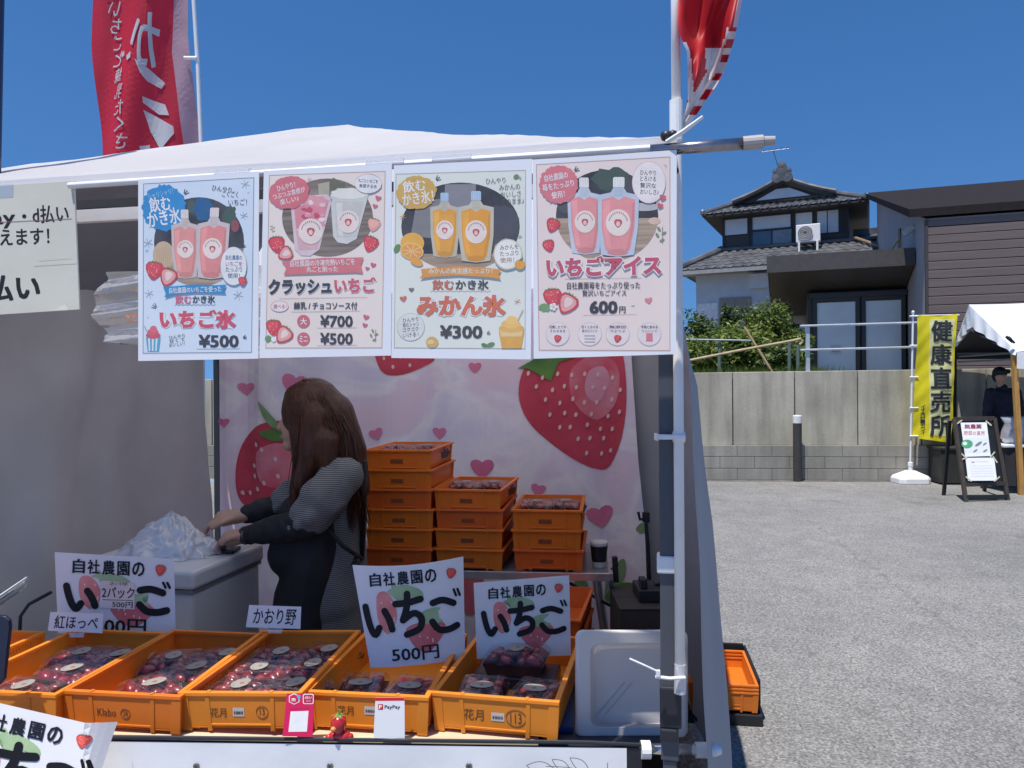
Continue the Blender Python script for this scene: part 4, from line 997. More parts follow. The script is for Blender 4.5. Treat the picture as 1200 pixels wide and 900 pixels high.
def aboard():
    c = Pz(1146, 588, 0); Y = c.y; wd = mat('board_wood', (.055, .042, .032), .6, var=.25, scale=8, stretch=(4, 4, .5)); bk = mat('board_black', (.015, .017, .018), .5)
    o = empty('sandwich_board', c, 'dark wooden sandwich board with two papers taped on black panel', 'signboard')
    top_y = Y + .28
    tl, tr = P(1118, 491, top_y), P(1165, 490, top_y); bl, br = Pz(1132, 588, .0), Pz(1181, 586, .0)
    for p, q in ((tl, bl), (tr, br)):
        b = MB(c); b.beam(p, q, .045, .035, wd, (0, 1, 0)); b.build('leg', o)
    for p, q in ((P(1113, 493, top_y + .05), Pz(1112, 582, 0)), (P(1162, 493, top_y + .05), Pz(1160, 577, 0))):
        b = MB(c); q = Vector((q.x, q.y + .12, 0)); b.beam(p, q, .04, .03, bk, (0, 1, 0)); b.build('leg', o)
    l = lambda t, u: tl.lerp(bl, t).lerp(tr.lerp(br, t), u)
    for t in (.0, .80, .955):
        b = MB(c); b.beam(l(t, 0), l(t, 1), .04, .045, wd if t < .9 else bk); b.build('crossrail', o)
    n = (bl - tl).cross(tr - tl).normalized(); n = n if n.y < 0 else -n
    b = MB(c); b.hexa([l(.78, .04), l(.78, .96), l(.78, .96) - n * .015, l(.78, .04) - n * .015, l(.03, .04), l(.03, .96), l(.03, .96) - n * .015, l(.03, .04) - n * .015], bk); b.build('panel', o)
    p0 = l(.4, .5) + n * .035
    Z = 8.18; a = Art(p0, n, (1110, 480, Z), step=.0012); 
    a.poly([(128, 125), (378, 122), (418, 445), (172, 452)], (235, 236, 238), 0); a.poly([(175, 462), (450, 460), (478, 680), (200, 682)], (236, 237, 240), 0)
    a.text('無農薬', (165, 140, 330, 185), (150, 70, 80), 1, .03); a.text('野菜の直売', (160, 205, 360, 245), (210, 130, 130), 1, .01)
    a.ell(190, 330, 55, 42, (90, 165, 120), 1.4); a.ell(170, 325, 22, 18, (215, 235, 220), 1.8)
    a.poly([(150, 275), (395, 272), (410, 410), (170, 415)], (226, 230, 234), .5)
    for x, y, rr in ((300, 330, 40), (270, 395, 26), (365, 395, 26), (360, 330, 24)): a.ell(x, y, rr, rr * .35, (130, 135, 140), 1, rot=-35, n=12)
    a.line([(235, 505), (260, 502)], 12, (190, 160, 190), 1); a.line([(280, 500), (400, 498)], 4, (205, 205, 212), 1)
    for k in range(5): a.line([(230, 540 + k * 25), (430 + k * 4, 538 + k * 25)], 3, (214, 214, 220), 1)
    for x, y, an in ((112, 122, -35), (395, 130, 40), (150, 435, 40), (432, 432, -50), (158, 470, -20), (458, 480, 55), (205, 665, 40), (475, 665, -40)):
        cs, sn = math.cos(R(an)) * 32, math.sin(R(an)) * 32; a.line([(x - cs, y - sn), (x + cs, y + sn)], 13, (200, 195, 165), 3)
    a.build('notice_papers', o)
aboard()
def darkbox():
    c = W((1100 - 815) / 73 * .93 * .94 + .15, .3, 0); o = empty('dark_crate', c, 'dark olive box standing against the wall behind the sandwich board', 'box'); m = mat('dark_olive', (.028, .03, .026), .6)
    b = MB(c); f = lambda q: c + WD * q.x + WN * q.y + Vector((0, 0, q.z)); b.box(-.16, .8, -.2, .2, 0.02, .5, m, f); b.build('body', o, bevel=.01)
    b = MB(c); b.box(-.18, .82, -.22, .22, .5, .54, m, f); b.build('lid', o, bevel=.008)
darkbox()
def table2():
    c = Vector((P(1182, 520, 10.4).x, 10.4, 0)); o = empty('display_table', c, 'small table covered with white paper under the white tent', 'table'); z = P(1182, 520, 10.4).z
    b = MB(c); b.box(c.x - .22, c.x + 1.3, 10.15, 10.75, z - .03, z, mat('table2_top', (.7, .72, .74), .5)); b.build('tabletop', o, bevel=.004)
    for x, y in ((-.18, 10.2), (-.18, 10.7), (1.25, 10.2), (1.25, 10.7)):
        b = MB(c); b.beam((c.x + x, y, 0), (c.x + x, y, z - .03), .03, .03, leg_d); b.build('leg', o)
    b = MB(c); b.grid(lambda u, t: Vector((c.x - .2 + 1.5 * u, 10.17 + .012 * math.sin(u * 40), (z - .035) * (1 - t) + .1 * t)), 40, 4, mat('table2_cloth', (.03, .028, .035), .8)); b.build('table_skirt', o, smooth=True)
    p = P(1184, 490, 10.45); fmz = clear('pale_bag', (.8, .85, .95), .2, haze=.35)
    for k, (dx, r_, lb) in enumerate(((0, .13, 'translucent bag of vegetables on the small white paper table, nearer its left edge'), (.2, .14, 'translucent bag of vegetables beside the orange post, right of another bag'))):
        q = Vector((p.x + dx, 10.4 + .05 * k, z)); b = MB(q)
        b.lathe([(r_ * .8, 0), (r_, .08), (r_ * .95, .18), (r_ * .8, .28), (r_ * 1.05, .36)], fmz, 14, lambda v, q=q: q + v + Vector((.02 * noise.noise(v * 20 + q), .02 * noise.noise(v * 17), .02 * noise.noise(v * 13)))); oo = empty('vegetable_bag', q, lb, 'bag', 'vegetable bags')
        b.build('plastic_bag', oo, smooth=True)
        b = MB(q); rr = random.Random(k)
        for _ in range(9):
            s = Vector((rr.uniform(-.07, .07), rr.uniform(-.07, .07), rr.uniform(.05, .22))); b.lathe([(0, -.05), (.035, -.03), (.04, .02), (0, .06)], mat('veg_purple', (.16, .12, .2), .5), 8, Matrix.Translation(q + s))
        b.build('vegetables', oo, smooth=True)
table2()
# ================================================================ POSTERS
PN = -TV
def sheet_thing(name, art, label, cat, group=None, extra=None):
    ys = [v.z for v in art.mb.v]; base = Vector((art.p0.x, art.p0.y, min(ys)))
    art.mb.o = base
    o = art.mb.build(name); tag(o, label, cat, group); return o
lam = mat('laminate_white', (.80, .81, .84), .3, var=.03, scale=3, spec=.5, coat=.25)
DK = (44, 44, 50); RED = (208, 62, 78); WH = (245, 243, 240)
wood_p = mat('photo_wood', rgb(188, 168, 148), .5, col2=rgb(150, 128, 110), scale=25, stretch=(.3, .3, 6))
dark_p = mat('photo_dark', rgb(92, 92, 98), .5, col2=rgb(50, 50, 56), scale=14)
def pgrad(name, a, b_): return mat(name, rgb(*a), .35, col2=rgb(*b_), scale=5, spec=.5, coat=.25)
def back(a, corners):      # sheet with real thickness
    a.poly(corners, lam, 0)
    V = [a.map(x, y, -.0008) for x, y in corners]; a.mb.add(V, [(0, 1, 2, 3)], lam)
def ticks(a, x, y, s, col, an=0):
    for k in (-1, 0, 1):
        c, q = math.cos(R(an + 22 * k)), math.sin(R(an + 22 * k)); a.line([(x + c * s * .5 + q * k, y + q * s * .5), (x + c * s * 1.3, y + q * s * 1.3)], 3, col, 4)
def circ_photo(a, cx, cy, rx, ry, top=dark_p, bot=wood_p, frac=.15):
    a.ell(cx, cy, rx, ry, top, 2, n=40); a0 = math.degrees(math.asin(frac)); a.ell(cx, cy, rx, ry, bot, 2.3, n=30, a0=a0, a1=180 - a0)
pl0 = T(.6, -.162, 1.77)
blue_bg = pgrad('poster_iceblue', (222, 230, 238), (205, 218, 230)); pink_bg = pgrad('poster_palepink', (240, 226, 216), (233, 217, 206)); cream_bg = pgrad('poster_cream', (232, 232, 220), (222, 224, 212)); blush_bg = pgrad('poster_blush', (238, 221, 212), (232, 213, 205))
# ---- 1: drinkable strawberry ice
GLARE_WASH[0] = .24
a = Art(pl0, PN, (150, 180, 3.6), step=.00014)
back(a, [(43, 110), (553, 75), (550, 865), (43, 875)])
a.poly([(62, 126), (534, 98), (524, 842), (60, 846)], blue_bg, 1); a.line([(66, 128), (531, 102), (521, 838), (64, 842)], 2.2, (90, 105, 125), 2, True)
circ_photo(a, 300, 372, 190, 188)
a.ell(320, 235, 44, 50, (18, 74, 128), 2.8, jag=.2); a.ell(430, 262, 30, 40, (48, 72, 58), 2.8, jag=.4); a.ell(452, 305, 18, 26, (130, 60, 66), 2.9); a.ell(268, 225, 22, 30, (54, 70, 60), 2.7, jag=.4); a.ell(150, 430, 45, 60, (206, 172, 130), 2.6)
for k in range(7): a.line([(125 + k * 9, 400), (120 + k * 9, 520)], 1.5, (176, 140, 104), 2.8)
a.ell(153, 230, 92, 98, (28, 128, 200), 4, n=60, jag=.12); a.text('シャリシャリ！', (84, 158, 192, 184), (170, 215, 240), 5, .0, -14)
a.text('飲む', (90, 182, 180, 245), WH, 5, .02, -8); a.text('かき氷', (82, 235, 222, 305), WH, 5, .02, -10)
ticks(a, 232, 178, 22, DK, -50)
a.text('ひんやり、', (355, 138, 450, 162), DK, 5, .0, 8); a.text('ごくごく', (398, 158, 465, 184), DK, 5, .0, 3); a.text('いちご！', (424, 192, 502, 218), DK, 5, .0, -2)
for x, y, r_ in ((495, 130, 18), (490, 262, 16), (85, 378, 20), (90, 592, 18), (465, 598, 20), (80, 410, 9), (508, 165, 5), (85, 692, 5)): a.snow(x, y, r_, (150, 165, 185), 3)
a.pouch(185, 288, 300, 528, (236, 140, 128), (206, 190, 184), 5, 4); a.pouch(290, 282, 425, 530, (238, 134, 126), (208, 194, 190), 8.5, -14)
a.berry(112, 492, 42, 6, 8); a.berry(170, 520, 42, 7.5, 20, True)
a.ell(447, 475, 56, 82, (165, 180, 190), 12, n=30); a.ell(447, 475, 54, 80, WH, 12.4, n=30)
for t_, y, c in (('自社農園の', 440, (60, 100, 150)), ('いちごを', 466, (150, 90, 120)), ('たっぷり', 490, (80, 100, 130)), ('使用！', 516, (60, 90, 130))): a.text(t_, (414 + (t_ == '使用！') * 8, y - 11, 484 - (t_ == '使用！') * 10, y + 10), c, 13, .015)
a.berry(485, 538, 20, 13.5); ticks(a, 478, 400, 16, DK, -45)
a.poly([(150, 563), (200, 560), (285, 552), (370, 556), (418, 553), (408, 572), (414, 590), (370, 588), (285, 586), (200, 594), (156, 608), (162, 588)], (30, 130, 196), 13)
a.text('自社農園のいちごを使った', (176, 562, 396, 587), WH, 14, .015, -2)
a.text('飲む', (200, 598, 268, 634), (214, 92, 120), 5, .03); a.text('かき氷', (273, 598, 368, 632), DK, 5, .03)
a.line([(198 + k * 9, 640 - 4 * (k % 2)) for k in range(20)], 2, (120, 130, 145), 4)
a.text('いちご氷', (131, 656, 461, 742), WH, 5, .11); a.text('いちご氷', (133, 658, 458, 740), (216, 62, 84), 6, .055)
ticks(a, 128, 655, 22, DK, 215)
a.cup(76, 730, 138, 834, (70, 165, 205), (214, 70, 84), 5); a.line([(70, 728), (92, 775)], 4, (160, 170, 180), 5)
for t_, y in (('ひんやり', 772), ('甘くて', 788), ('おいしい！', 804)): a.text(t_, (174, y - 8, 240, y + 8), DK, 5, 0, -8)
a.text('¥500', (298, 764, 468, 818), (36, 36, 42), 5, .035); ticks(a, 480, 780, 16, DK, -20); a.line([(290, 824), (472, 822)], 2, (170, 180, 190), 4)
sheet_thing('poster', a, 'pale blue poster for pink drink pouches priced at ¥500', 'poster', 'menu posters')
# ---- 2: crushed strawberries
a = Art(pl0, PN, (300, 180, 3.6), step=.00014)
back(a, [(33, 74), (573, 40), (570, 852), (14, 863)])
a.poly([(54, 90), (548, 72), (534, 822), (38, 824)], pink_bg, 1); a.line([(57, 92), (545, 75), (531, 819), (42, 820)], 2, (165, 125, 120), 2, True)
wood2 = mat('photo_table', rgb(150, 138, 128), .5, col2=rgb(104, 92, 84), scale=18, stretch=(.3, .3, 7))
circ_photo(a, 302, 270, 192, 165, wood2, wood2); a.ell(320, 140, 60, 35, (92, 90, 66), 2.6, jag=.3); a.poly([(262, 128), (310, 118), (310, 240), (270, 250)], (176, 168, 140), 2.8)
a.poly([(146, 205), (180, 178), (300, 172), (322, 192), (268, 405), (230, 432), (190, 430), (164, 405)], (226, 200, 202), 5)
a.poly([(160, 212), (308, 198), (284, 300), (170, 318)], (232, 130, 142), 5.5); a.poly([(168, 325), (282, 318), (258, 405), (180, 408)], (222, 168, 172), 5.5); a.ell(238, 200, 66, 22, (232, 150, 158), 6, jag=.3)
for k in range(18): a.ell(random.uniform(180, 290), random.uniform(195, 300), random.uniform(8, 18), random.uniform(6, 12), random.choice([(246, 196, 198), (206, 62, 80), (238, 150, 160), (250, 220, 218)]), 6.5 + k * .06, n=8, jag=.5)
a.sticker(232, 328, 52, 54, 8)
a.poly([(314, 172), (345, 146), (450, 148), (475, 175), (425, 360), (385, 382), (345, 375), (326, 350)], (214, 214, 206), 5); a.ell(396, 170, 78, 24, (240, 238, 222), 6, jag=.15); a.poly([(332, 200), (456, 200), (420, 352), (342, 352)], (204, 202, 192), 5.6); a.poly([(338, 210), (365, 208), (368, 350), (348, 345)], (228, 226, 216), 6.1)
a.sticker(390, 288, 46, 48, 8)
a.ell(140, 165, 86, 68, (218, 96, 104), 9, n=50, jag=.08, rot=-15)
for t_, x, y, w_ in (('ひんやり！', 128, 140, 78), ('つぶつぶ食感が', 140, 168, 140), ('楽しい♪', 142, 198, 80)): a.text(t_, (x - w_ / 2, y - 13, x + w_ / 2, y + 12), WH, 10, .012, -14)
ticks(a, 215, 125, 20, (230, 180, 180), -50)
a.ell(474, 128, 58, 42, (200, 120, 120), 9, n=18, jag=.05); a.ell(474, 128, 56, 40, WH, 9.4, n=18); a.text('丸ごといちごを', (432, 108, 516, 124), DK, 10, .01, 4); a.text('食感する氷', (436, 130, 512, 146), DK, 10, .01, 4)
for x, y, r_ in ((516, 188, 14), (503, 222, 12), (470, 485, 10), (495, 470, 13), (465, 690, 14), (460, 724, 12)): a.heart(x, y, r_, (206, 92, 104), 5, 15)
a.berry(498, 300, 30, 6, 15, red=(240, 160, 140)); a.berry(484, 380, 36, 7, 20); a.berry(88, 382, 38, 6, -5); a.berry(125, 422, 34, 7.5, 60, True)
a.sprig(70, 318, 18, (150, 165, 120)); 
a.poly([(108, 455), (200, 448), (290, 440), (370, 440), (455, 438), (444, 470), (452, 505), (420, 502), (180, 510), (118, 512), (130, 482)], (220, 104, 106), 10)
a.text('自社農園の冷凍完熟いちごを', (146, 447, 418, 474), WH, 11, .012, -2); a.text('丸ごと削った', (214, 476, 346, 500), WH, 11, .012, -1)
a.text('クラッシュ', (50, 525, 322, 598), WH, 5, .1, -1); a.text('クラッシュ', (52, 527, 320, 596), (40, 40, 44), 6, .055, -1); a.text('いちご', (328, 520, 512, 590), WH, 5, .1, -1); a.text('いちご', (330, 522, 508, 588), (216, 78, 92), 6, .055, -1)
a.line([(100, 612), (470, 606)], 1.5, (190, 160, 155), 4); a.ell(100, 645, 38, 24, (214, 120, 120), 5, n=16); a.ell(100, 645, 36, 22, (246, 232, 228), 5.4, n=16); a.text('選べる！', (74, 637, 130, 654), (200, 80, 90), 6, .01); a.text('練乳 / チョコソース付', (160, 626, 428, 658), (44, 44, 48), 6, .025)
a.line([(150, 668), (440, 664)], 1.5, (190, 160, 155), 4)
for y, t_, pr in ((708, '大', '¥700'), (782, 'ミニ', '¥500')):
    a.ell(201, y, 27, 28, (206, 90, 98), 5); a.text(t_, (184 if t_ != '大' else 187, y - 14, 218 if t_ != '大' else 215, y + 14), WH, 6, .02)
    a.text(pr, (271, y - 26, 409, y + 24), (40, 40, 44), 6, .03); a.line([(258, y + 28), (425, y + 26)], 1.5, (190, 160, 155), 4)
a.berry(75, 732, 36, 6, 0); a.berry(118, 765, 40, 7.5, 40, True); a.ell(52, 782, 14, 14, (90, 140, 80), 6, jag=.4); a.ell(75, 785, 10, 10, WH, 7, jag=.3); a.sprig(496, 768, 30, (110, 140, 96), 5, 20)
sheet_thing('poster', a, 'pink poster for two cups of crushed strawberry ice, ¥700 and ¥500', 'poster', 'menu posters')
# ---- 3: mandarin ice
a = Art(pl0, PN, (455, 180, 3.6), step=.00014)
back(a, [(24, 50), (606, 22), (602, 868), (13, 862)])
a.poly([(30, 84), (582, 68), (580, 826), (22, 822)], cream_bg, 1); a.line([(33, 87), (579, 71), (577, 823), (26, 819)], 2, (150, 145, 125), 2, True)
circ_photo(a, 305, 308, 250, 186, dark_p, wood_p, .62); a.poly([(240, 130), (370, 128), (365, 330), (230, 330)], (122, 122, 126), 2.8); a.poly([(120, 200), (235, 190), (235, 360), (95, 350)], (118, 116, 114), 2.7); a.ell(480, 290, 70, 70, (58, 58, 64), 2.8, jag=.2)
a.pouch(178, 214, 300, 440, (240, 158, 42), (196, 186, 160), 5, 2, (168, 200, 226)); a.pouch(296, 212, 446, 460, (242, 152, 34), (200, 192, 170), 8.5, 0, (172, 204, 230))
a.ell(120, 165, 84, 70, (214, 164, 62), 9, n=60, jag=.1, rot=-8); a.text('飲む', (62, 112, 158, 162), WH, 10, .02, -8); a.text('かき氷！', (60, 160, 192, 215), WH, 10, .02, -8); ticks(a, 195, 118, 22, DK, -40)
for t_, x0, y, x1 in (('ひんやり', 412, 115, 495), ('みかんの', 468, 142, 556), ('おいしさ', 474, 172, 560), ('そのまま♪', 478, 202, 572)): a.text(t_, (x0, y - 13, x1, y + 12), (78, 80, 76), 5, .0, -4)
a.ell(540, 98, 12, 10, (96, 130, 84), 5, rot=-30); a.sprig(556, 105, 10)
for x, y in ((62, 268), (545, 625)): a.snow(x, y, 14, (206, 140, 70), 3)
a.ell(102, 378, 50, 44, (242, 170, 50), 6); a.ell(100, 412, 50, 36, (246, 196, 106), 7, rot=10); a.ell(100, 412, 44, 31, (244, 152, 46), 7.4, rot=10)
for k in range(8): a.line([(100, 412), (100 + 40 * math.cos(k * .785 + .2), 412 + 28 * math.sin(k * .785 + .2))], 3, (250, 214, 150), 7.8)
a.ell(120, 458, 28, 16, (244, 160, 56), 8.4, rot=20); a.ell(38, 400, 12, 20, (84, 128, 62), 6, rot=30)
a.ell(505, 425, 62, 66, (206, 190, 150), 12, n=22, jag=.06); a.ell(505, 425, 57, 61, (248, 246, 236), 12.4)
for t_, y in (('みかんを', 396), ('たっぷり', 422), ('使用！', 450)): a.text(t_, (472, y - 11, 550 - (y == 450) * 18, y + 10), (176, 120, 60) if y == 450 else (110, 96, 72), 13, .008, -4)
a.ell(556, 468, 22, 21, (240, 160, 48), 13.2); a.ell(562, 448, 10, 5, (90, 130, 70), 13.6, rot=-30); ticks(a, 548, 362, 16, (190, 190, 180), -60)
a.poly([(138, 488), (200, 482), (300, 476), (400, 480), (478, 490), (466, 510), (476, 530), (420, 522), (300, 514), (190, 520), (134, 528), (146, 508)], (230, 146, 50), 13); a.text('みかんの爽実感たっぷり！', (172, 484, 440, 508), WH, 14, .012)
a.text('飲む', (186, 532, 278, 574), (198, 96, 70), 6, .03); a.text('かき氷', (284, 532, 424, 574), (56, 54, 52), 6, .03); a.line([(178 + k * 12, 582 - 4 * (k % 2)) for k in range(22)], 2, (216, 160, 140), 4)
a.text('みかん氷', (116, 592, 504, 692), WH, 5, .11); a.text('みかん氷', (119, 596, 498, 688), (216, 96, 60), 6, .055)
a.heart(98, 574, 12, (110, 104, 96), 5); a.heart(64, 612, 16, (208, 100, 76), 5, -10)
a.ell(95, 732, 59, 59, (176, 182, 176), 4); a.ell(95, 732, 57, 57, (232, 232, 222), 4.4)
for t_, y in (('ひんやり', 702), ('飲むシャリ', 722), ('ゴクゴク', 742), ('いける！', 766)): a.text(t_, (62, y - 10, 128, y + 8), (80, 80, 76), 6, .0, -6)
a.text('¥300', (218, 724, 398, 780), (48, 46, 44), 6, .035); ticks(a, 410, 762, 16, (120, 120, 112), -20)
a.ell(185, 796, 26, 24, (222, 170, 90), 6, jag=.1); a.ell(180, 795, 14, 10, (248, 210, 130), 6.5); a.ell(405, 808, 13, 8, (78, 122, 70), 6, rot=20); a.ell(432, 806, 18, 9, (90, 132, 78), 6.4, rot=-20)
a.cup(466, 690, 574, 822, (240, 168, 56), (240, 178, 76), 6, False); a.poly([(470, 740), (570, 740), (562, 772), (476, 772)], (246, 206, 130), 6.3); a.line([(548, 700), (568, 660)], 5, (214, 190, 150), 6)
sheet_thing('poster', a, 'cream poster for orange mandarin drink pouches priced at ¥300', 'poster', 'menu posters')
# ---- 4: strawberry ice cream
a = Art(pl0, PN, (620, 160, 3.3333), step=.00014)
back(a, [(14, 92), (577, 52), (574, 850), (18, 868)])
a.poly([(26, 108), (553, 76), (553, 840), (36, 838)], blush_bg, 1); a.line([(29, 110), (550, 80), (550, 836), (40, 834)], 2, (176, 120, 124), 2, True)
circ_photo(a, 305, 310, 200, 180, dark_p, wood_p, .05); a.ell(320, 165, 70, 42, (44, 62, 50), 2.7, jag=.4); a.ell(150, 270, 40, 30, (60, 62, 64), 2.7, jag=.2); a.ell(450, 275, 60, 16, (190, 186, 184), 2.8); a.ell(490, 330, 24, 14, (232, 190, 160), 2.9)
a.pouch(152, 214, 285, 462, (238, 138, 136), (196, 206, 222), 5, 6, (240, 236, 230)); a.pouch(268, 214, 428, 470, (240, 140, 138), (190, 204, 222), 8.5, -4, (242, 240, 234))
a.ell(116, 188, 76, 74, (224, 104, 112), 9, n=60, jag=.1)
for t_, y, x0, x1 in (('自社農園の', 158, 60, 152), ('苺をたっぷり', 192, 52, 176), ('使用！', 228, 88, 140)): a.text(t_, (x0, y - 14, x1, y + 13), WH, 10, .015, -10)
ticks(a, 172, 140, 20, DK, -40)
a.ell(468, 180, 66, 82, (216, 180, 172), 9, n=30); a.ell(468, 180, 64, 80, (246, 236, 232), 9.4, n=30)
for t_, y in (('ひんやり', 142), ('とろける', 166), ('贅沢な', 192), ('おいしさ♪', 217)): a.text(t_, (434, y - 10, 496 if y != 217 else 506, y + 10), (70, 60, 60), 10, .008, 2)
a.heart(522, 238, 14, (210, 76, 96), 11, 15); a.heart(512, 270, 13, (210, 76, 96), 11, 20); a.line([(526, 110), (538, 112), (532, 122)], 2, (230, 190, 190), 4)
a.berry(93, 346, 30, 6, 20); a.berry(77, 426, 26, 6, -15); a.sprig(513, 385, 36, (120, 135, 96), 5, 15)
a.text('いちごアイス', (64, 462, 522, 550), WH, 12, .11, -1.5); a.text('いちごアイス', (67, 466, 518, 546), (200, 62, 84), 13, .055, -1.5)
a.text('自社農園苺をたっぷり使った', (148, 568, 434, 596), (52, 48, 50), 6, .015, -.5); a.text('贅沢いちごアイス', (208, 600, 380, 624), (52, 48, 50), 6, .015, -.5); a.line([(140, 556), (440, 552)], 1.5, (220, 180, 180), 4)
a.text('600', (236, 642, 346, 692), (40, 38, 42), 6, .045); a.text('円', (352, 664, 377, 690), (40, 38, 42), 6, .03); a.line([(210, 698), (420, 694)], 1.5, (220, 180, 180), 4); a.line([(400, 662), (412, 662)], 2, DK, 4)
a.berry(92, 628, 40, 6, -5); a.berry(150, 652, 44, 8, 30, True); a.ell(62, 668, 24, 16, (100, 150, 84), 6, jag=.3)
for k in range(5): a.ell(95 + 9 * math.cos(k * 1.257), 665 + 9 * math.sin(k * 1.257), 7, 7, WH, 10, n=8)
a.ell(95, 665, 4, 4, (240, 200, 80), 10.5, n=8); a.heart(467, 640, 16, (220, 120, 130), 5, -10)
for k, (x, t1, t2) in enumerate(((112, '収穫したての', 'そのままを'), (237, '甘くとろける', '贅沢な口どけ'), (346, '無添加', 'つぶつぶ'), (470, '手軽に飲める', 'ワンハンド'))):
    a.ell(x, 772, 47, 46, (216, 190, 188), 4); a.ell(x, 772, 45, 44, (244, 228, 224), 4.4); a.text(t1, (x - 32, 738, x + 32, 750), (70, 56, 60), 6, .008); a.text(t2, (x - 30, 754, x + 30, 765), (160, 90, 96), 6, .006)
    if k == 1:
        for j in range(3): a.line([(x - 20, 778 + j * 12), (x + 20, 778 + j * 12)], 4, (176, 166, 166), 6)
    elif k == 3: a.poly([(x - 12, 768), (x + 12, 768), (x + 13, 800), (x - 13, 800)], (224, 110, 120), 6)
    else: a.berry(x, 790, 16, 6, 10)
sheet_thing('poster', a, 'blush pink poster for strawberry ice cream pouches priced at 600円', 'poster', 'menu posters')
# clear sheet clips between the posters
GLARE_WASH[0] = 0
# ---- payment notice
np_ = T(1.62, -.14, 1.8)
a = Art(np_, PN, (0, 0, 1)); pap = mat('notice_cream', (.64, .62, .53), .6, var=.05, scale=5, bump=.1, bscale=15)
C = [(-130, 226), (86.5, 212), (93, 362.5), (-130, 377)]
a.poly(C, pap, 0); a.mb.add([a.map(x, y, -.004) for x, y in C], [(0, 1, 2, 3)], pap)
a.mb.add([a.map(x, y, 0) for x, y in C] + [a.map(x, y, -.004) for x, y in C], [(0, 1, 5, 4), (1, 2, 6, 5), (2, 3, 7, 6), (3, 0, 4, 7)], pap)
INK = (44, 42, 40)
a.text('PayPay', (-66, 248, 18, 269), INK, 1, .02, -2.5); a.text('・', (26, 251, 31, 256), INK, 1, .02); a.text('d払い', (38, 240, 80.5, 261), INK, 1, .02, -2.5); a.line([(-70, 264), (84, 256.5)], .7, (150, 110, 110), 1.5)
a.text('が使', (-44, 271, -2, 291), INK, 1, .02, -2); a.text('えます！', (0, 268, 58, 287), INK, 1, .02, -2); a.text('払い', (-16, 321, 47, 353), INK, 1, .035, -2)
a.poly([(-20, 217), (16, 216), (15.5, 231), (-20, 233)], clear('clear_tape', gloss=.2, haze=.25), 2); a.poly([(59, 364.6), (76, 357), (80, 361.8), (80, 363.4)], mat('notice_curl', (.72, .70, .62), .5), 3)
a.line([(40, 312), (90, 309)], .5, (190, 184, 165), 1); a.line([(46, 306), (84, 303)], .4, (196, 190, 170), 1)
sheet_thing('payment_notice', a, 'cream paper notice with black payment words taped up at the left end', 'notice')

# ---------------------------------------------------------------- strawberry backdrop
def tapmat():
    m = mat('tapestry_wash', (.7, .6, .7), .7, var=0, bump=.15, bscale=8); n = m.node_tree; L = n.links.new; b = n.nodes['Principled BSDF']
    tc = n.nodes.new('ShaderNodeTexCoord'); t = n.nodes.new('ShaderNodeTexNoise'); t.inputs['Scale'].default_value = 1.7; t.inputs['Detail'].default_value = 5; t.inputs['Distortion'].default_value = .6
    mp = n.nodes.new('ShaderNodeMapping'); mp.inputs['Scale'].default_value = (1, 1, 1.5); L(tc.outputs['Object'], mp.inputs[0]); L(mp.outputs[0], t.inputs['Vector'])
    r = n.nodes.new('ShaderNodeValToRGB'); e = r.color_ramp.elements
    for p, c in ((.0, rgb(244, 212, 226)), (.35, rgb(244, 218, 230)), (.45, rgb(240, 222, 238)), (.53, rgb(250, 242, 247)), (.62, rgb(230, 224, 243)), (.75, rgb(244, 226, 238))):
        el = e.new(p) if p not in (0., ) else e[0]; el.color = (*c, 1)
    L(t.outputs[0], r.inputs[0]); L(r.outputs[0], b.inputs['Base Color']); return m
tw = tapmat()
def water(name, a_, b_, sc=5): return mat(name, rgb(*a_), .75, col2=rgb(*b_), scale=sc)
wr1 = water('wash_red', (222, 84, 104), (192, 52, 74), 4); wr2 = water('wash_redlight', (230, 146, 160), (224, 92, 110), 6); wg = water('wash_green', (110, 150, 72), (66, 110, 62), 6); wp = water('wash_pink', (230, 140, 176), (222, 110, 150), 6); wgl = water('wash_palegreen', (150, 176, 128), (104, 146, 98), 6); wlp = water('wash_palepink', (232, 168, 196), (226, 150, 184), 3)
tp0 = T(1.2, D - .1, 1.1)
tb = lambda x, y: .02 * math.sin(x * .03 + y * .004) + .012 * math.sin(x * .085 + .5) + (.016 * math.sin((x - 256) * .14) if x < 301 else 0)
a = Art(tp0, PN, (0, 0, 1), bend=tb, sub=10, step=.004)
a.poly([(257, 350), (738, 335), (740, 420), (748, 540), (764, 690), (772, 800), (262, 800), (256, 600)], tw, 0)
# big berry, right
def shp(pts, n=4):
    out = []; N = len(pts)
    for i in range(N):
        p0, p1, p2, p3 = pts[i - 1], pts[i], pts[(i + 1) % N], pts[(i + 2) % N]
        for k in range(n):
            t = k / n; out.append(tuple(.5 * ((2 * p1[j]) + (-p0[j] + p2[j]) * t + (2 * p0[j] - 5 * p1[j] + 4 * p2[j] - p3[j]) * t * t + (-p0[j] + 3 * p1[j] - 3 * p2[j] + p3[j]) * t ** 3) for j in (0, 1)))
    return out
a.poly(shp([(612, 440), (625, 425), (660, 412), (720, 405), (733, 440), (731, 500), (715, 545), (696, 549), (660, 530), (625, 500), (610, 470)]), wr1, 1)
a.poly(shp([(672, 430), (700, 415), (724, 430), (722, 470), (700, 492), (678, 478), (668, 455)]), wr2, 1.6)
a.poly(shp([(690, 435), (708, 430), (714, 450), (700, 472), (686, 460)]), water('wash_glow', (236, 176, 190), (228, 146, 164)), 2.1)
a.poly([(608, 432), (625, 422), (640, 405), (690, 395), (676, 418), (655, 425), (646, 447), (640, 428), (620, 432)], wg, 2.6)
rs = random.Random(4)
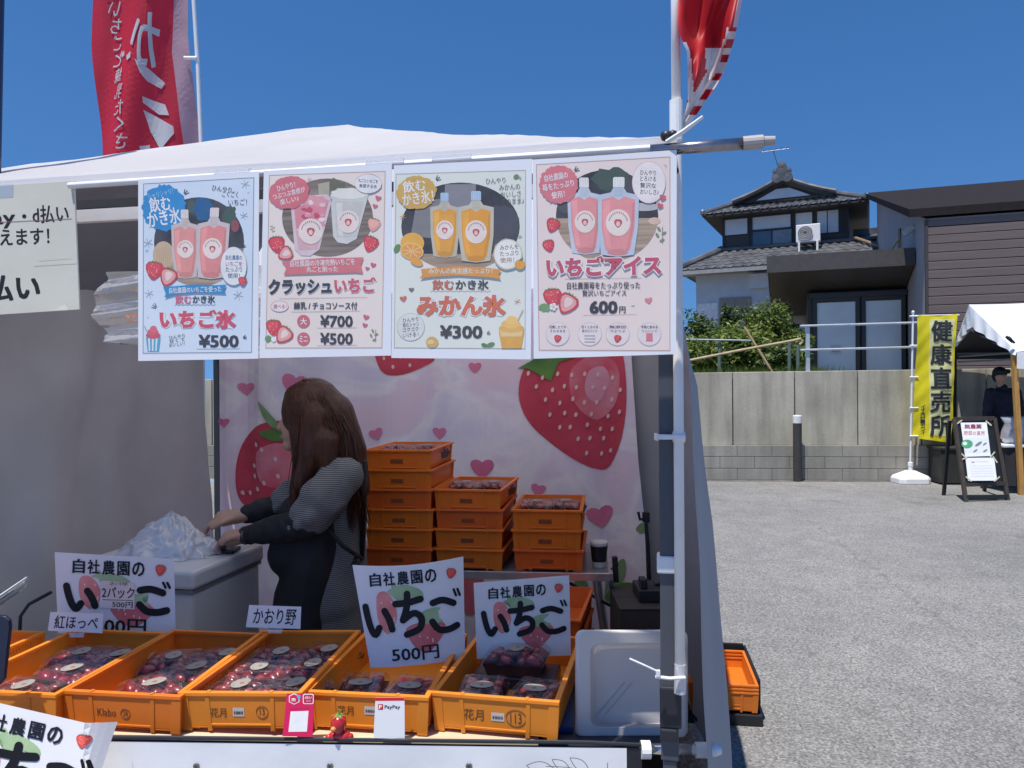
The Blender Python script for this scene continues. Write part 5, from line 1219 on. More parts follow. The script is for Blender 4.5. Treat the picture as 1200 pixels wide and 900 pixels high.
for i in range(7):
    for j in range(7):
        x, y = 622 + i * 16 + (j % 2) * 8 + rs.uniform(-3, 3), 440 + j * 15 + rs.uniform(-3, 3)
        if x < 728 - max(0, y - 500) * .3 and x > 612 + max(0, y - 455) * .95: a.ell(x, y, 1.9, 3.0, (240, 205, 200), 3, rot=15, n=8)
# left berry
a.poly(shp([(276, 580), (275, 545), (284, 515), (305, 497), (340, 495), (365, 520), (360, 560), (330, 590), (290, 596)]), wr1, 1)
a.poly(shp([(300, 530), (330, 520), (345, 545), (330, 570), (305, 565)]), wr2, 1.6)
for x, y in ((300, 521), (307, 527), (323, 538), (297, 546), (326, 558), (310, 566), (302, 573), (282, 578), (291, 578), (298, 558)): a.ell(x, y, 2, 3, (240, 205, 205), 3, rot=-20, n=8)
a.poly(shp([(302, 471), (312, 480), (325, 495), (335, 505), (318, 500), (308, 487)]), wgl, 2.6); a.poly(shp([(304, 507), (320, 503), (338, 505), (345, 512), (325, 517), (310, 513)]), wg, 2.9); a.poly(shp([(336, 490), (345, 500), (345, 512), (335, 507)]), wg, 3.2)
# top berry and petals
a.poly(shp([(441, 405), (470, 400), (508, 418), (490, 432), (466, 440), (448, 434)]), wr1, 1)
for x, y in ((452, 420), (462, 430), (480, 428), (470, 418)): a.ell(x, y, 1.6, 2.4, (240, 205, 205), 2, n=8)
for x, y, r_, an in ((286, 455, 10, 0), (344, 450, 17, 10), (442, 508, 9, -20), (514, 507, 9, 0), (565, 548, 15, 0), (631, 573, 9, 15), (703, 605, 17, -10), (262, 495, 7, 0), (556, 430, 8, 0)): a.heart(x, y, r_, wp, 1.2, an)
a.poly(shp([(708, 700), (712, 675), (730, 655), (733, 672), (724, 692), (712, 704)]), wgl, 1.2); a.poly(shp([(708, 702), (722, 686), (742, 683), (738, 696), (722, 708)]), wg, 1.6); a.poly(shp([(672, 690), (680, 672), (690, 690), (684, 715)]), wgl, 1.4); a.ell(552, 690, 16, 30, wr2, 1.2); a.poly(shp([(745, 620), (752, 612), (760, 616), (752, 624)]), wgl, 1.3)
sheet_thing('strawberry_backdrop', a, 'lilac and pink cloth backdrop painted with big watercolour strawberries', 'backdrop')

# ---------------------------------------------------------------- price signs on the counter
paper_w = mat('sign_paper', (.78, .77, .79), .6, var=.03, scale=6)
mel = (232, 132, 128); grn = (156, 182, 138)
def sign_art(a, q, quad, price, dark=True, cover=False):
    """q maps unit u,v (0..1) to art units"""
    def pp(pts): return [q(u, v) for u, v in pts]
    V = [a.map(x, y, -.0006) for x, y in pp(quad)]
    a.poly(pp(quad), paper_w, 0)
    rd, gn, rd2 = mat('sign_berry', rgb(226, 120, 116), .6, col2=rgb(240, 160, 150), scale=14), mat('sign_leaf', rgb(140, 172, 122), .6, col2=rgb(176, 200, 156), scale=14), mat('sign_berry_dark', rgb(206, 92, 96), .6, col2=rgb(226, 128, 126), scale=12)
    a.poly(pp(shp([(.2, .32), (.27, .27), (.34, .34), (.38, .5), (.33, .64), (.27, .68), (.2, .55)])), rd, 1)
    a.poly(pp(shp([(.3, .27), (.45, .22), (.6, .28), (.62, .36), (.5, .34), (.4, .38), (.36, .3)])), gn, 1.4)
    a.poly(pp(shp([(.34, .2), (.38, .2), (.4, .3), (.36, .3)])), gn, 1.6)
    a.poly(pp(shp([(.45, .66), (.55, .6), (.72, .58), (.82, .64), (.78, .76), (.66, .88), (.54, .84)])), rd2, 1.3)
    a.poly(pp(shp([(.56, .56), (.64, .48), (.78, .47), (.72, .54), (.8, .6), (.66, .62)])), gn, 1.8)
    rr = random.Random(5)
    for _ in range(16):
        u, v = (rr.uniform(.22, .36), rr.uniform(.34, .62)) if rr.random() < .4 else (rr.uniform(.52, .76), rr.uniform(.64, .8)); x, y = q(u, v); k = abs(q(1, 0)[0] - q(0, 0)[0])
        a.ell(x, y, k * .006, k * .011, (250, 225, 215), 2.2, n=6)
    k = abs(q(1, 0)[0] - q(0, 0)[0]); h = abs(q(0, 1)[1] - q(0, 0)[1])
    for i, ch in enumerate('自社農園の'):
        x, y = q(.2 + i * .125, .155); a.text(ch, (x - k * .052, y - k * .06, x + k * .052, y + k * .06), (34, 32, 36), 3, .028, SR)
    x, y = q(.885, .15); a.berry(x, y, k * .05, 3, 10, red=(214, 84, 76), leaf=(110, 130, 80))
    bk = (26, 24, 28); w_ = k * .06
    def st(pts, ly=3): a.stroke(pp(shp_open(pts)), w_, bk, ly)
    st([(.09, .41), (.105, .52), (.13, .63), (.165, .685), (.205, .62)]); st([(.265, .46), (.3, .54), (.325, .64)])
    if not cover:
        st([(.37, .40), (.48, .395), (.60, .37)], 3); st([(.48, .31), (.47, .44), (.43, .56)], 3.2); st([(.43, .56), (.53, .5), (.60, .55), (.58, .65), (.46, .70)], 3.4)
    st([(.71, .42), (.8, .40), (.9, .44)]); st([(.70, .60), (.76, .68), (.85, .69), (.93, .66)])
    for dx in (0, .035): a.stroke(pp([(.905 + dx, .31), (.925 + dx, .37)]), k * .022, bk, 3.3)
    if price: 
        x0, y0 = q(.31, .80); x1, y1 = q(.75, .975); a.text(price, (x0, y0, x1, y1), (40, 36, 40), 3, .02, SR)
def shp_open(pts, n=4):
    out = []; P_ = [pts[0]] + list(pts) + [pts[-1]]
    for i in range(1, len(P_) - 2):
        p0, p1, p2, p3 = P_[i - 1:i + 3]
        for k in range(n):
            t = k / n; out.append(tuple(.5 * ((2 * p1[j]) + (-p0[j] + p2[j]) * t + (2 * p0[j] - 5 * p1[j] + 4 * p2[j] - p3[j]) * t * t + (-p0[j] + 3 * p1[j] - 3 * p2[j] + p3[j]) * t ** 3) for j in (0, 1)))
    out.append(pts[-1]); return out
def bil(tl, tr, br, bl):
    return lambda u, v: tuple((tl[j] * (1 - u) + tr[j] * u) * (1 - v) + (bl[j] * (1 - u) + br[j] * u) * v for j in (0, 1))
UQ = [(0, 0), (1, 0), (1, 1), (0, 1)]
# curled sign, centre
SR = -5
bend = lambda x, y: .03 * (1 - ((x - 478) / 66) ** 2)
a = Art(P(478, 715, 2.03), (.1, -1, .16), bend=bend, sub=9, step=.0006)
qa = bil((413, 662), (543, 652), (545, 772), (424, 782))
quad = [(0, 0)] + [(t / 8, .035 * math.sin(math.pi * t / 8)) for t in range(1, 8)] + [(1, 0), (1.0, 1), (.09, 1.0)]
sign_art(a, qa, quad, '500円'); sheet_thing('price_sign', a, 'curled white sign reading いちご 500円, standing in the crate with two packs at its foot', 'price sign', 'strawberry price signs')
SR = -2
a = Art(P(612, 723, 2.08), (.12, -1, .12), sub=9, step=.0006)
qa = bil((555, 683), (667, 674), (669, 768), (559, 772)); sign_art(a, qa, UQ, None); sheet_thing('price_sign', a, 'flat white いちご sign without a price, in the rightmost counter crate', 'price sign', 'strawberry price signs')
SR = 2
a = Art(P(135, 693, 2.29), (.12, -1, .1), sub=9, step=.0006)
qa = bil((64, 647), (204, 655), (206, 747), (68, 742)); sign_art(a, qa, UQ, '500円', cover=True)
a.poly([(119, 680), (158, 683), (158, 714), (117, 712)], mat('memo_pink', rgb(236, 214, 208), .6), 4); a.text('お得', (129, 682, 150, 686), (150, 110, 110), 5, 0, 2); a.text('2パック', (120, 688, 158, 701), (60, 40, 44), 5, .012, 2); a.line([(121, 702.5), (156, 703.5)], .6, (60, 40, 44), 5); a.text('500円', (132, 705, 156, 712), (60, 40, 44), 5, .012, 2)
sheet_thing('price_sign', a, 'white いちご sign with a pink 2パック memo stuck over its middle', 'price sign', 'strawberry price signs')
SR = 13
bend = lambda x, y: .0 if x < 100 else -.0016 * (x - 100) ** 1.2
a = Art(P(60, 870, 1.64), (.0, -1, .25), bend=bend, sub=9, step=.0006)
qa = bil((-52, 812), (121, 852), (95, 990), (-80, 950)); sign_art(a, qa, UQ, '500円'); sheet_thing('price_sign', a, 'tilted sunlit いちご sign hanging over the front cloth at the left end', 'price sign', 'strawberry price signs')
# variety name tags
for txt, c, lb in (('紅ほっぺ', [(59, 717), (121, 719), (120, 742), (56, 739)], 'small white tag handwritten 紅ほっぺ on a crate edge'), ('かおり野', [(292, 709), (353, 711), (352, 737), (288, 735)], 'small white tag handwritten かおり野 on a crate edge')):
    Y = 2.20 if txt[0] != 'か' else 2.18
    cx = sum(p[0] for p in c) / 4; cy = sum(p[1] for p in c) / 4
    a = Art(P(cx, cy, Y), (.1, -1, .2), step=.0005); a.poly(c, paper_w, 0); a.poly([(cx - 8, c[2][1] - .5), (cx + 10, c[2][1] - .5), (cx + 9, c[2][1] + 5), (cx - 7, c[2][1] + 5)], clear('clear_tape', gloss=.2, haze=.25), .5)
    a.text(txt, (c[0][0] + 5, c[0][1] + 4.5, c[1][0] - 6, c[2][1] - 5), (34, 32, 36), 1, .012, 1.5, skew=.1); sheet_thing('name_tag', a, lb, 'name tag', 'variety name tags')
# payment cards
a = Art(P(350, 838, 1.722), (.05, -1, .12), (300, 790, 6), step=.0004)
pk = mat('card_pink', rgb(226, 30, 92), .35, var=.03)
c = [(216, 138), (410, 132), (398, 440), (186, 437)]; a.poly(c, pk, 0); a.mb.add([a.map(x, y, -.002) for x, y in c], [(0, 1, 2, 3)], pk)
a.poly([(268, 134), (306, 152), (306, 196), (268, 214), (232, 196), (232, 152)], WH, 1); a.poly([(268, 141), (300, 156), (300, 192), (268, 207), (238, 192), (238, 156)], (222, 40, 84), 1.6); a.poly([(285, 146), (312, 146), (312, 172), (296, 172)], (80, 190, 220), 2); a.text('m', (252, 168, 278, 190), WH, 2.2, .04)
a.rect(330, 138, 406, 210, WH, 1, 12); a.rect(336, 144, 400, 204, (204, 30, 80), 1.5, 9); a.text('d払い', (344, 152, 392, 174), WH, 2, .02); a.text('対応', (350, 180, 388, 196), (240, 190, 200), 2, .01)
a.line([(240, 244), (380, 240)], 4, (200, 50, 100), 1); a.poly([(244, 262), (370, 258), (358, 404), (228, 406)], WH, 1)
sheet_thing('payment_card', a, 'pink payment card with two round logos leaning on the orange crate', 'card')
a = Art(P(456, 842, 1.718), (.05, -1, .1), (300, 790, 6), step=.0004)
wc = mat('card_white', (.8, .8, .82), .35, var=.02)
c = [(840, 165), (1044, 165), (1046, 455), (826, 450)]; a.poly(c, wc, 0); a.mb.add([a.map(x, y, -.002) for x, y in c], [(0, 1, 2, 3)], wc)
a.poly([(840, 165), (1044, 165), (1043, 185), (839, 187)], (214, 34, 44), 1); a.rect(858, 210, 894, 250, (196, 40, 50), 1, 6); a.text('P', (864, 216, 886, 244), WH, 1.6, .05); a.text('PayPay', (904, 218, 1014, 250), (70, 66, 72), 1, .02)
sheet_thing('payment_card', a, 'white payment card with red top edge, PayPay logo and blank centre', 'card')
# ================================================================ COUNTER AND GOODS
TZ = .699
tt0 = Vector((-.4, 1.95, 0))
table = empty('counter_table', tt0, 'long dark folding table under the strawberry crates', 'table')
tyaw = R(2.7); tx = Vector((math.cos(tyaw), -math.sin(tyaw), 0)); ty = Vector((math.sin(tyaw), math.cos(tyaw), 0)); tor = P(752, 873, 1.727); tor.z = 0
def TB(x, y, z): return tor + tx * x + ty * y + Vector((0, 0, z))
tbf = lambda q: TB(q.x, q.y, q.z)
b = MB(tt0); b.box(-1.85, .06, 0, .55, TZ - .03, TZ - .012, mat('table_dark', (.03, .035, .05), .5), tbf); b.build('tabletop', table, bevel=.004)
for x in (-1.75, -.06):
    for y in (.06, .5):
        b = MB(tt0); b.beam(TB(x, y, 0), TB(x, y, TZ - .03), .03, .03, leg_d); b.build('leg', table)
bd = mat('plywood', (.62, .52, .36), .6, var=.1, scale=4, stretch=(1, 8, 8))
b = MB(TB(-1, .2, TZ)); b.box(-1.85, -.232, -.015, .50, TZ - .0115, TZ + .001, bd, tbf); tag(b.build('plywood_board', bevel=.0015), 'pale plywood board laid on the counter under the front crates', 'board')
b = MB(TB(-.1, .2, TZ)); b.box(-.23, -.15, .05, .4, TZ - .0115, TZ + .004, mat('blue_cloth', (.02, .05, .16), .8, var=.3, scale=12, bump=.4, bscale=20), tbf); tag(b.build('blue_cloth', bevel=.004), 'dark blue cloth folded under the white tub', 'cloth')

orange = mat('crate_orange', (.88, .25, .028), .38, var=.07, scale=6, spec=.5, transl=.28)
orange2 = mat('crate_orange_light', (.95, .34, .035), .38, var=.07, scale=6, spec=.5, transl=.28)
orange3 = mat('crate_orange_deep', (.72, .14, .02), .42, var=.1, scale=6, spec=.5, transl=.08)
CW, CLN, CHT = .297, .45, .0925
def make_crate(m, cat='crate', lattice=True):
    """long shallow vented crate: local origin at base centre of the front face, +y runs back"""
    o = empty('crate', (0, 0, 0), None, cat)
    tk, z0 = .004, .012; tp, yo = (.005, .003) if lattice else (.008, .009)           # taper, wall, floor height
    b = MB(); H_ = CHT
    def side(p0, p1, q0, q1, nrm):          # wall panel from bottom edge p0-p1 to top edge q0-q1 with thickness along nrm
        p0, p1, q0, q1, nrm = map(Vector, (p0, p1, q0, q1, nrm)); b.hexa([p0, p1, p1 + nrm * tk, p0 + nrm * tk, q0, q1, q1 + nrm * tk, q0 + nrm * tk], m)
    w, l = CW / 2 - yo - .003, CLN
    B_ = [(-w + tp, yo + tp), (w - tp, yo + tp), (w - tp, l - yo - tp), (-w + tp, l - yo - tp)]; T_ = [(-w, yo), (w, yo), (w, l - yo), (-w, l - yo)]
    z = [(x, y, z0) for x, y in B_]; t = [(x, y, H_ - .006) for x, y in T_]
    side(z[0], z[1], t[0], t[1], (0, 1, 0)); side(z[2], z[3], t[2], t[3], (0, -1, 0))
    side(z[1], z[2], t[1], t[2], (-1, 0, 0)); side(z[3], z[0], t[3], t[0], (1, 0, 0))
    b.build('side_walls', o, bevel=.0015)
    b = MB(); b.box(-w + tp, w - tp, yo + tp, l - yo - tp, z0 - .003, z0, m); b.build('floor', o)
    # rim
    b = MB(); rw_ = CW / 2
    b.box(-rw_, rw_, 0, .013, H_ - .009, H_, m); b.box(-rw_, rw_, l - .013, l, H_ - .009, H_, m); b.box(-rw_, -rw_ + .013, .0132, l - .0132, H_ - .009, H_, m); b.box(rw_ - .013, rw_, .0132, l - .0132, H_ - .009, H_, m)
    for x in (-.075, .075): b.box(x - .004, x + .004, .001, .012, H_, H_ + .0025, m)
    b.build('rim', o, bevel=.002)
    # ribs and feet on the outside
    for fy, sg in ((yo, -1), (l - yo, 1)):
        b = MB()
        for x in (-w + .006, -.078, .078, w - .006):
            wd = .012 if abs(x) > .1 else .005
            yf = lambda zz: fy - sg * tp * (1 - (zz - z0) / (H_ - z0)); o_ = sg * .0022
            q = lambda xx, zz, dd: (xx, yf(zz) + dd, zz)
            b.hexa([q(x * .96 - wd, .002, o_), q(x * .96 + wd, .002, o_), q(x * .96 + wd, .002, -o_ * 1.5), q(x * .96 - wd, .002, -o_ * 1.5), q(x - wd, H_ - .0092, o_), q(x + wd, H_ - .0092, o_), q(x + wd, H_ - .0092, -o_ * 1.5), q(x - wd, H_ - .0092, -o_ * 1.5)], m)
        b.box(-.072, .072, fy - sg * .004 - .0015, fy - sg * .004 + .0015 + .003, .014, .019, m)
        b.build('end_ribs', o, bevel=.001)
    for x in (-w + .022, w - .022):
        for y in (.035, l - .035):
            b = MB(); b.hexa([(x - .012, y - .014, 0), (x + .012, y - .014, 0), (x + .012, y + .014, 0), (x - .012, y + .014, 0), (x - .016, y - .016, .011), (x + .016, y - .016, .011), (x + .016, y + .016, .011), (x - .016, y + .016, .011)], m); b.build('foot', o)
    if lattice:
        for sg in (-1, 1):
            b = MB()
            def sp(y, zz): t_ = (zz - z0) / (H_ - z0); return Vector((sg * (w - tp + tp * t_ + .0015), y, zz))
            n = 34
            for i in range(n):
                y = .04 + i * (l - .09) / n
                b.beam(sp(y, .02), sp(y + .028, .08), .0032, .003, m, (sg, 0, 0)); b.beam(sp(y + .028, .02), sp(y, .08), .0032, .003, m, (sg, 0, 0))
            b.beam(sp(.03, .018), sp(l - .03, .018), .004, .005, m, (sg, 0, 0)); b.beam(sp(.03, .08), sp(l - .03, .08), .004, .005, m, (sg, 0, 0))
            b.build('lattice_side', o)
    return o
protos = {}
def crate(m, loc, yaw, label, group, roll=0, lattice=True, name='crate'):
    k = (m.name, lattice)
    if k not in protos:
        o = make_crate(m, lattice=lattice); protos[k] = (o, list(CH[o.name]))
    else:
        src, parts = protos[k]; o = src.copy(); COL.objects.link(o)
        for ch in parts:
            c2 = ch.copy(); COL.objects.link(c2); setparent(c2, o)
    o.location = loc; o.rotation_euler = (0, roll, -yaw); o['label'] = label; o['group'] = group; return o
GF = 'orange crates of strawberries along the counter front'
specs = [  # px of front rim centre, Y, yaw, roll, material, label
    (-180, 808, 1.80, 8, 0, orange2, 'orange crate cut by the left picture edge, behind the navy slab'),
    (-3, 808, 1.785, 8, 0, orange2, 'orange crate behind the tilted sunlit いちご sign, under the 紅ほっぺ tag'),
    (141, 809, 1.77, 8, .0, orange, 'deep orange crate handwritten Klabo 24 on its front'),
    (281, 808, 1.754, 6, -.03, orange2, 'orange crate with 花月 and circled 13 written on it, left of pink card'),
    (428, 808, 1.756, 8, .0, orange2, 'orange crate behind the white and pink payment cards'),
    (579, 812, 1.735, 12, .0, orange2, 'orange crate with 花月 and circled 113 at the right end of the counter'),
]
CR = []
for px, py, Y, yaw, roll, m, lb in specs:
    p = P(px, py, Y); p.z = TZ + .0015 + (.006 if roll else 0); yw = R(yaw)
    CR.append(crate(m, p, yw, lb, GF, roll))
INKB = mat('marker_ink', (.12, .05, .02), .6); stk = mat('barcode_sticker', (.62, .55, .5), .5, var=.1)
def writing(c, items, sticker=None, name='handwriting'):
    """text on the front face in crate space: x metres from centre, z metres"""
    b = MB()
    def fp(x, zz): t_ = (zz - .012) / (CHT - .018); return Vector((x, .003 + .005 * (1 - t_) - .0008, zz))
    for body, x0, z0, x1, z1 in items:
        if body == 'O':
            cx, cz, rx, rz = (x0 + x1) / 2, (z0 + z1) / 2, (x1 - x0) / 2, (z1 - z0) / 2
            b.tube([fp(cx + rx * math.cos(k * math.pi / 12), cz + rz * math.sin(k * math.pi / 12)) for k in range(25)], .0006, INKB, 4, False); continue
        V, Fc = glyphs(body, .004); gx0, gx1 = min(v[0] for v in V), max(v[0] for v in V); gy0, gy1 = min(v[1] for v in V), max(v[1] for v in V)
        b.add([fp(x0 + (g_[0] - gx0) / (gx1 - gx0) * (x1 - x0), z0 + (g_[1] - gy0) / (gy1 - gy0) * (z1 - z0)) for g_ in V], Fc, INKB)
    b.build(name, c)
    if sticker:
        x0, z0, x1, z1 = sticker; s = MB(); s.add([fp(x0, z0), fp(x1, z0), fp(x1, z1), fp(x0, z1)], [(0, 1, 2, 3)], stk); so2 = s.build('barcode_sticker', c)
        s = MB(); n = 16; rr = random.Random(2)
        for i in range(n):
            a_, w2 = x0 + .003 + (x1 - x0 - .006) * i / n, (x1 - x0) / n * rr.uniform(.2, .7); off = Vector((0, -.0004, 0)); zl = z0 + (z1 - z0) * .25; zh = z0 + (z1 - z0) * .6
            s.add([fp(a_, zl) + off, fp(a_ + w2, zl) + off, fp(a_ + w2, zh) + off, fp(a_, zh) + off], [(0, 1, 2, 3)], mat('barcode_ink', (.08, .07, .08), .6))
        s.build('barcode', so2)
writing(CR[2], [('Klabo', -.062, .036, -.015, .054), ('24', .003, .038, .014, .051), ('O', -.003, .033, .020, .056)])
writing(CR[3], [('花月', -.072, .034, -.034, .056), ('13', .046, .04, .058, .055), ('O', .038, .033, .066, .061)], (-.018, .036, .009, .057))
writing(CR[4], [('花月', -.068, .04, -.03, .062)], (-.004, .044, .026, .064))
writing(CR[5], [('花月', -.072, .034, -.026, .06), ('113', .036, .034, .062, .058), ('O', .026, .028, .072, .066)], (-.008, .036, .022, .056))

# ---- strawberry packs
sb_r = [mat('berry_deep', (.15, .005, .008), .3, var=.35, scale=60, spec=.6, coat=.3), mat('berry_red', (.24, .008, .010), .3, var=.3, scale=60, spec=.6, coat=.3)]
sb_g = mat('berry_leaf', (.06, .12, .03), .6)
pk_c = clear('pack_plastic', gloss=.02, rough=.15, haze=.01, edge=.4); pk_d = mat('pack_tray', (.05, .03, .035), .3); lab_m = mat('pack_label', (.30, .285, .26), .45, var=.06, scale=60)
SBM = {}
def berry_mesh(i):
    if i not in SBM:
        b = MB(); r_ = .0155
        b.lathe([(0, -.021), (.006, -.019), (.012, -.010), (.0155, .002), (.0145, .010), (.009, .0155), (0, .0165)], sb_r[i % 2], 10)
        for k in range(6):
            a_ = k * 1.047; c, q = math.cos(a_), math.sin(a_); b.add([(.003 * -q, .003 * c, .0168), (-.003 * -q, -.003 * c, .0168), (.013 * c, .013 * q, .0165)], [(0, 1, 2)], sb_g)
        o = b.build('strawberry', smooth=True); SBM[i] = o.data; bpy.data.objects.remove(o)
    return SBM[i]
def make_pack(seed, dims=(.125, .165)):
    rr = random.Random(seed); o = empty('strawberry_pack', (0, 0, 0), None, 'strawberry pack'); w, l = dims; h = .055
    def ring(k, z): return [(sx * w / 2 * k, sy * l / 2 * k, z) for sx, sy in ((-1, -1), (1, -1), (1, 1), (-1, 1))]
    b = MB(); rs_ = [ring(.82, 0), ring(.95, .03)]; V = rs_[0] + rs_[1]; b.add(V, [(3, 2, 1, 0)] + [(i, (i + 1) % 4, 4 + (i + 1) % 4, 4 + i) for i in range(4)], pk_d); b.build('tray', o)
    b = MB(); L_ = [ring(.97, .0305), ring(1.0, .033), ring(.93, .045), ring(.8, .057)]; V = sum(L_, [])
    Fc = [(12, 13, 14, 15)] + [(j * 4 + i, j * 4 + (i + 1) % 4, j * 4 + 4 + (i + 1) % 4, j * 4 + 4 + i) for j in range(3) for i in range(4)]
    b.add(V, Fc, pk_c)
    for sx in (-.28, 0, .28): b.beam((sx * w, -l * .44, .05), (sx * w, -l * .38, .0585), .004, .0015, pk_c); b.beam((sx * w, -l * .4, .0578), (sx * w, l * .4, .0578), .003, .001, pk_c)
    b.build('lid', o)
    for i in range(3):
        for j in range(4):
            s = bpy.data.objects.new('strawberry', berry_mesh((i + j + seed) % 2)); COL.objects.link(s); setparent(s, o)
            s.location = ((i - 1) * w * .27 + rr.uniform(-.003, .003), (j - 1.5) * l * .215 + rr.uniform(-.004, .004), .034 + rr.uniform(-.003, .003)); s.rotation_euler = (rr.uniform(1.0, 2.2), rr.uniform(-.4, .4), rr.uniform(0, 6.28)); s.scale = (rr.uniform(.95, 1.2),) * 3
    b = MB(); b.lathe([(0, .0588), (1, .0588), (1, .0594), (0, .0594)], lab_m, 18, Matrix.Diagonal((.03, .021, 1, 1))); lb = b.build('label', o)
    b = MB(); 
    b.lathe([(0, .0596), (1, .0596), (0, .0599)], mat('label_print', (.3, .12, .1), .6), 10, Matrix.Translation((0, -.003, 0)) @ Matrix.Diagonal((.006, .006, 1, 1)))
    for k in range(9):
        a_ = R(20 + k * 17); b.add([(.022 * math.cos(a_) + d[0], .015 * math.sin(a_) + d[1], .0598) for d in ((-.001, -.001), (.001, -.001), (.001, .001), (-.001, .001))], [(0, 1, 2, 3)], mat('label_print', (.3, .12, .1), .6))
    b.build('label_print', lb)
    return o
packs = {}
def pack(c, x, y, rot, label, group, seed=0, z=.012, tilt=0):
    o = make_pack(seed) if seed not in packs else copy_tree(packs[seed])
    packs.setdefault(seed, o)
    cl, yw = c.location, -c.rotation_euler.z
    p = cl + Vector((x * math.cos(yw) + y * math.sin(yw), -x * math.sin(yw) + y * math.cos(yw), z)); o.location = p; o.rotation_euler = (tilt, 0, -yw + rot)
    o['label'] = label; o['group'] = group; return o
GP = 'clear packs of strawberries in the crates'
nm = ['the crate cut by the left picture edge', 'the 紅ほっぺ crate', 'the Klabo 24 crate', 'the crate marked circled 13', 'the crate behind the payment cards', 'the crate marked circled 113']
lay = [[(.07, .30, 1.6, 'at the back right'), (.05, .17, 1.4, 'in the middle')],
       [(-.02, .10, 1.5, 'nearest the front'), (.02, .22, 1.3, 'in the middle'), (-.04, .335, 1.7, 'at the back left'), (.075, .335, 1.2, 'at the back right')],
       [(.0, .13, 1.0, 'nearest the front'), (.045, .245, 1.35, 'in the middle'), (-.06, .31, 1.9, 'at the back left'), (.075, .35, 1.5, 'at the back right')],
       [(-.05, .11, 1.45, 'nearest the front left'), (.08, .13, 1.3, 'at the front right'), (-.055, .225, 1.6, 'in the middle left'), (.075, .26, 1.5, 'in the middle right'), (-.045, .34, 1.6, 'at the back left'), (.08, .37, 1.4, 'at the back right')],
       [(-.055, .125, .15, 'on the left, white berries showing'), (.07, .12, -.1, 'on the right')],
       [(-.06, .12, .1, 'on the left'), (.07, .125, -.15, 'on the right')]]
k = 0
for ci, L_ in enumerate(lay):
    for x, y, r_, where in L_:
        pack(CR[ci], x, y, r_, 'clear strawberry pack %s in %s' % (where.split(',')[0], nm[ci]), GP, k % 3); k += 1
# the pack lifted up against the flat sign
pack(CR[5], -.01, .30, 1.57, 'clear strawberry pack raised against the flat いちご sign', GP, 1, .045, 0)
bx = MB(CR[5].location + Vector((.05, .3, .013)))
tag(bx.box(-.11, .11, -.06, .06, .0135, .044, mat('pack_tray', (.05, .03, .035), .3), Matrix.Translation(CR[5].location + Vector((.052, .30, 0))) @ Matrix.Rotation(-R(12), 4, 'Z')).build('empty_tray', bevel=.005), 'dark tray under the raised strawberry pack at the flat sign', 'tray')

# ---------------------------------------------------------------- back table with stacked crates
bz = .755
BT0 = P(560, 673, 3.0); bor = Vector((P(715, 673, 3.0).x, 3.0, 0)); byw = R(6)
bx_ = Vector((math.cos(byw), -math.sin(byw), 0)); by_ = Vector((math.sin(byw), math.cos(byw), 0))
def BTB(x, y, z): return bor + bx_ * x + by_ * y + Vector((0, 0, z))
btf = lambda q: BTB(q.x, q.y, q.z)
bt = empty('folding_table', BTB(-.6, .3, 0), 'aluminium folding table carrying the tall orange crate stacks', 'table')
b = MB(BTB(-.6, .3, 0)); b.box(-1.15, .0, .006, .56, bz - .004, bz, mat('table_greytop', (.22, .21, .22), .35, var=.1), btf); b.build('tabletop', bt)
b = MB(BTB(-.6, .3, 0)); b.box(-1.15, .0, -.005, .0055, bz - .028, bz + .003, alu, btf); b.box(-.006, .012, .006, .56, bz - .028, bz + .003, alu, btf); b.box(-1.15, .0, .561, .572, bz - .028, bz + .003, alu, btf); b.build('apron', bt, bevel=.002)
for x0, y0, x1, y1 in ((-.06, .03, .05, .0), (-.0, .08, .10, .12), (-.06, .5, .04, .55), (-1.1, .05, -1.18, 0), (-1.1, .5, -1.18, .55)):
    b = MB(BTB(-.6, .3, 0)); b.tube([BTB(x0, y0, bz - .02), BTB(x1, y1, 0)], .0125, alu, 10); b.build('leg', bt)
b = MB(BTB(-.6, .3, 0)); b.tube([BTB(-.0, .04, .62), BTB(-.18, .03, .72)], .006, leg_d, 6); b.tube([BTB(.08, .11, .33), BTB(.10, .12, .18)], .016, leg_d, 8); b.build('brace', bt)
b = MB(BTB(-.6, .3, 0)); b.beam(BTB(.02, .08, bz + .05), BTB(.025, .08, bz - .05), .02, .03, leg_d); b.beam(BTB(.0, .05, bz - .01), BTB(.03, .09, bz + .02), .012, .012, leg_d); b.build('clamp', bt)
GS = 'orange crates stacked on the back table'
PIT = .079
def ordn(i, n): return 'bottom' if i == 0 else 'topmost' if i == n - 1 else ('second', 'third', 'fourth', 'fifth')[i - 1] + ' from the bottom'
stacks = []
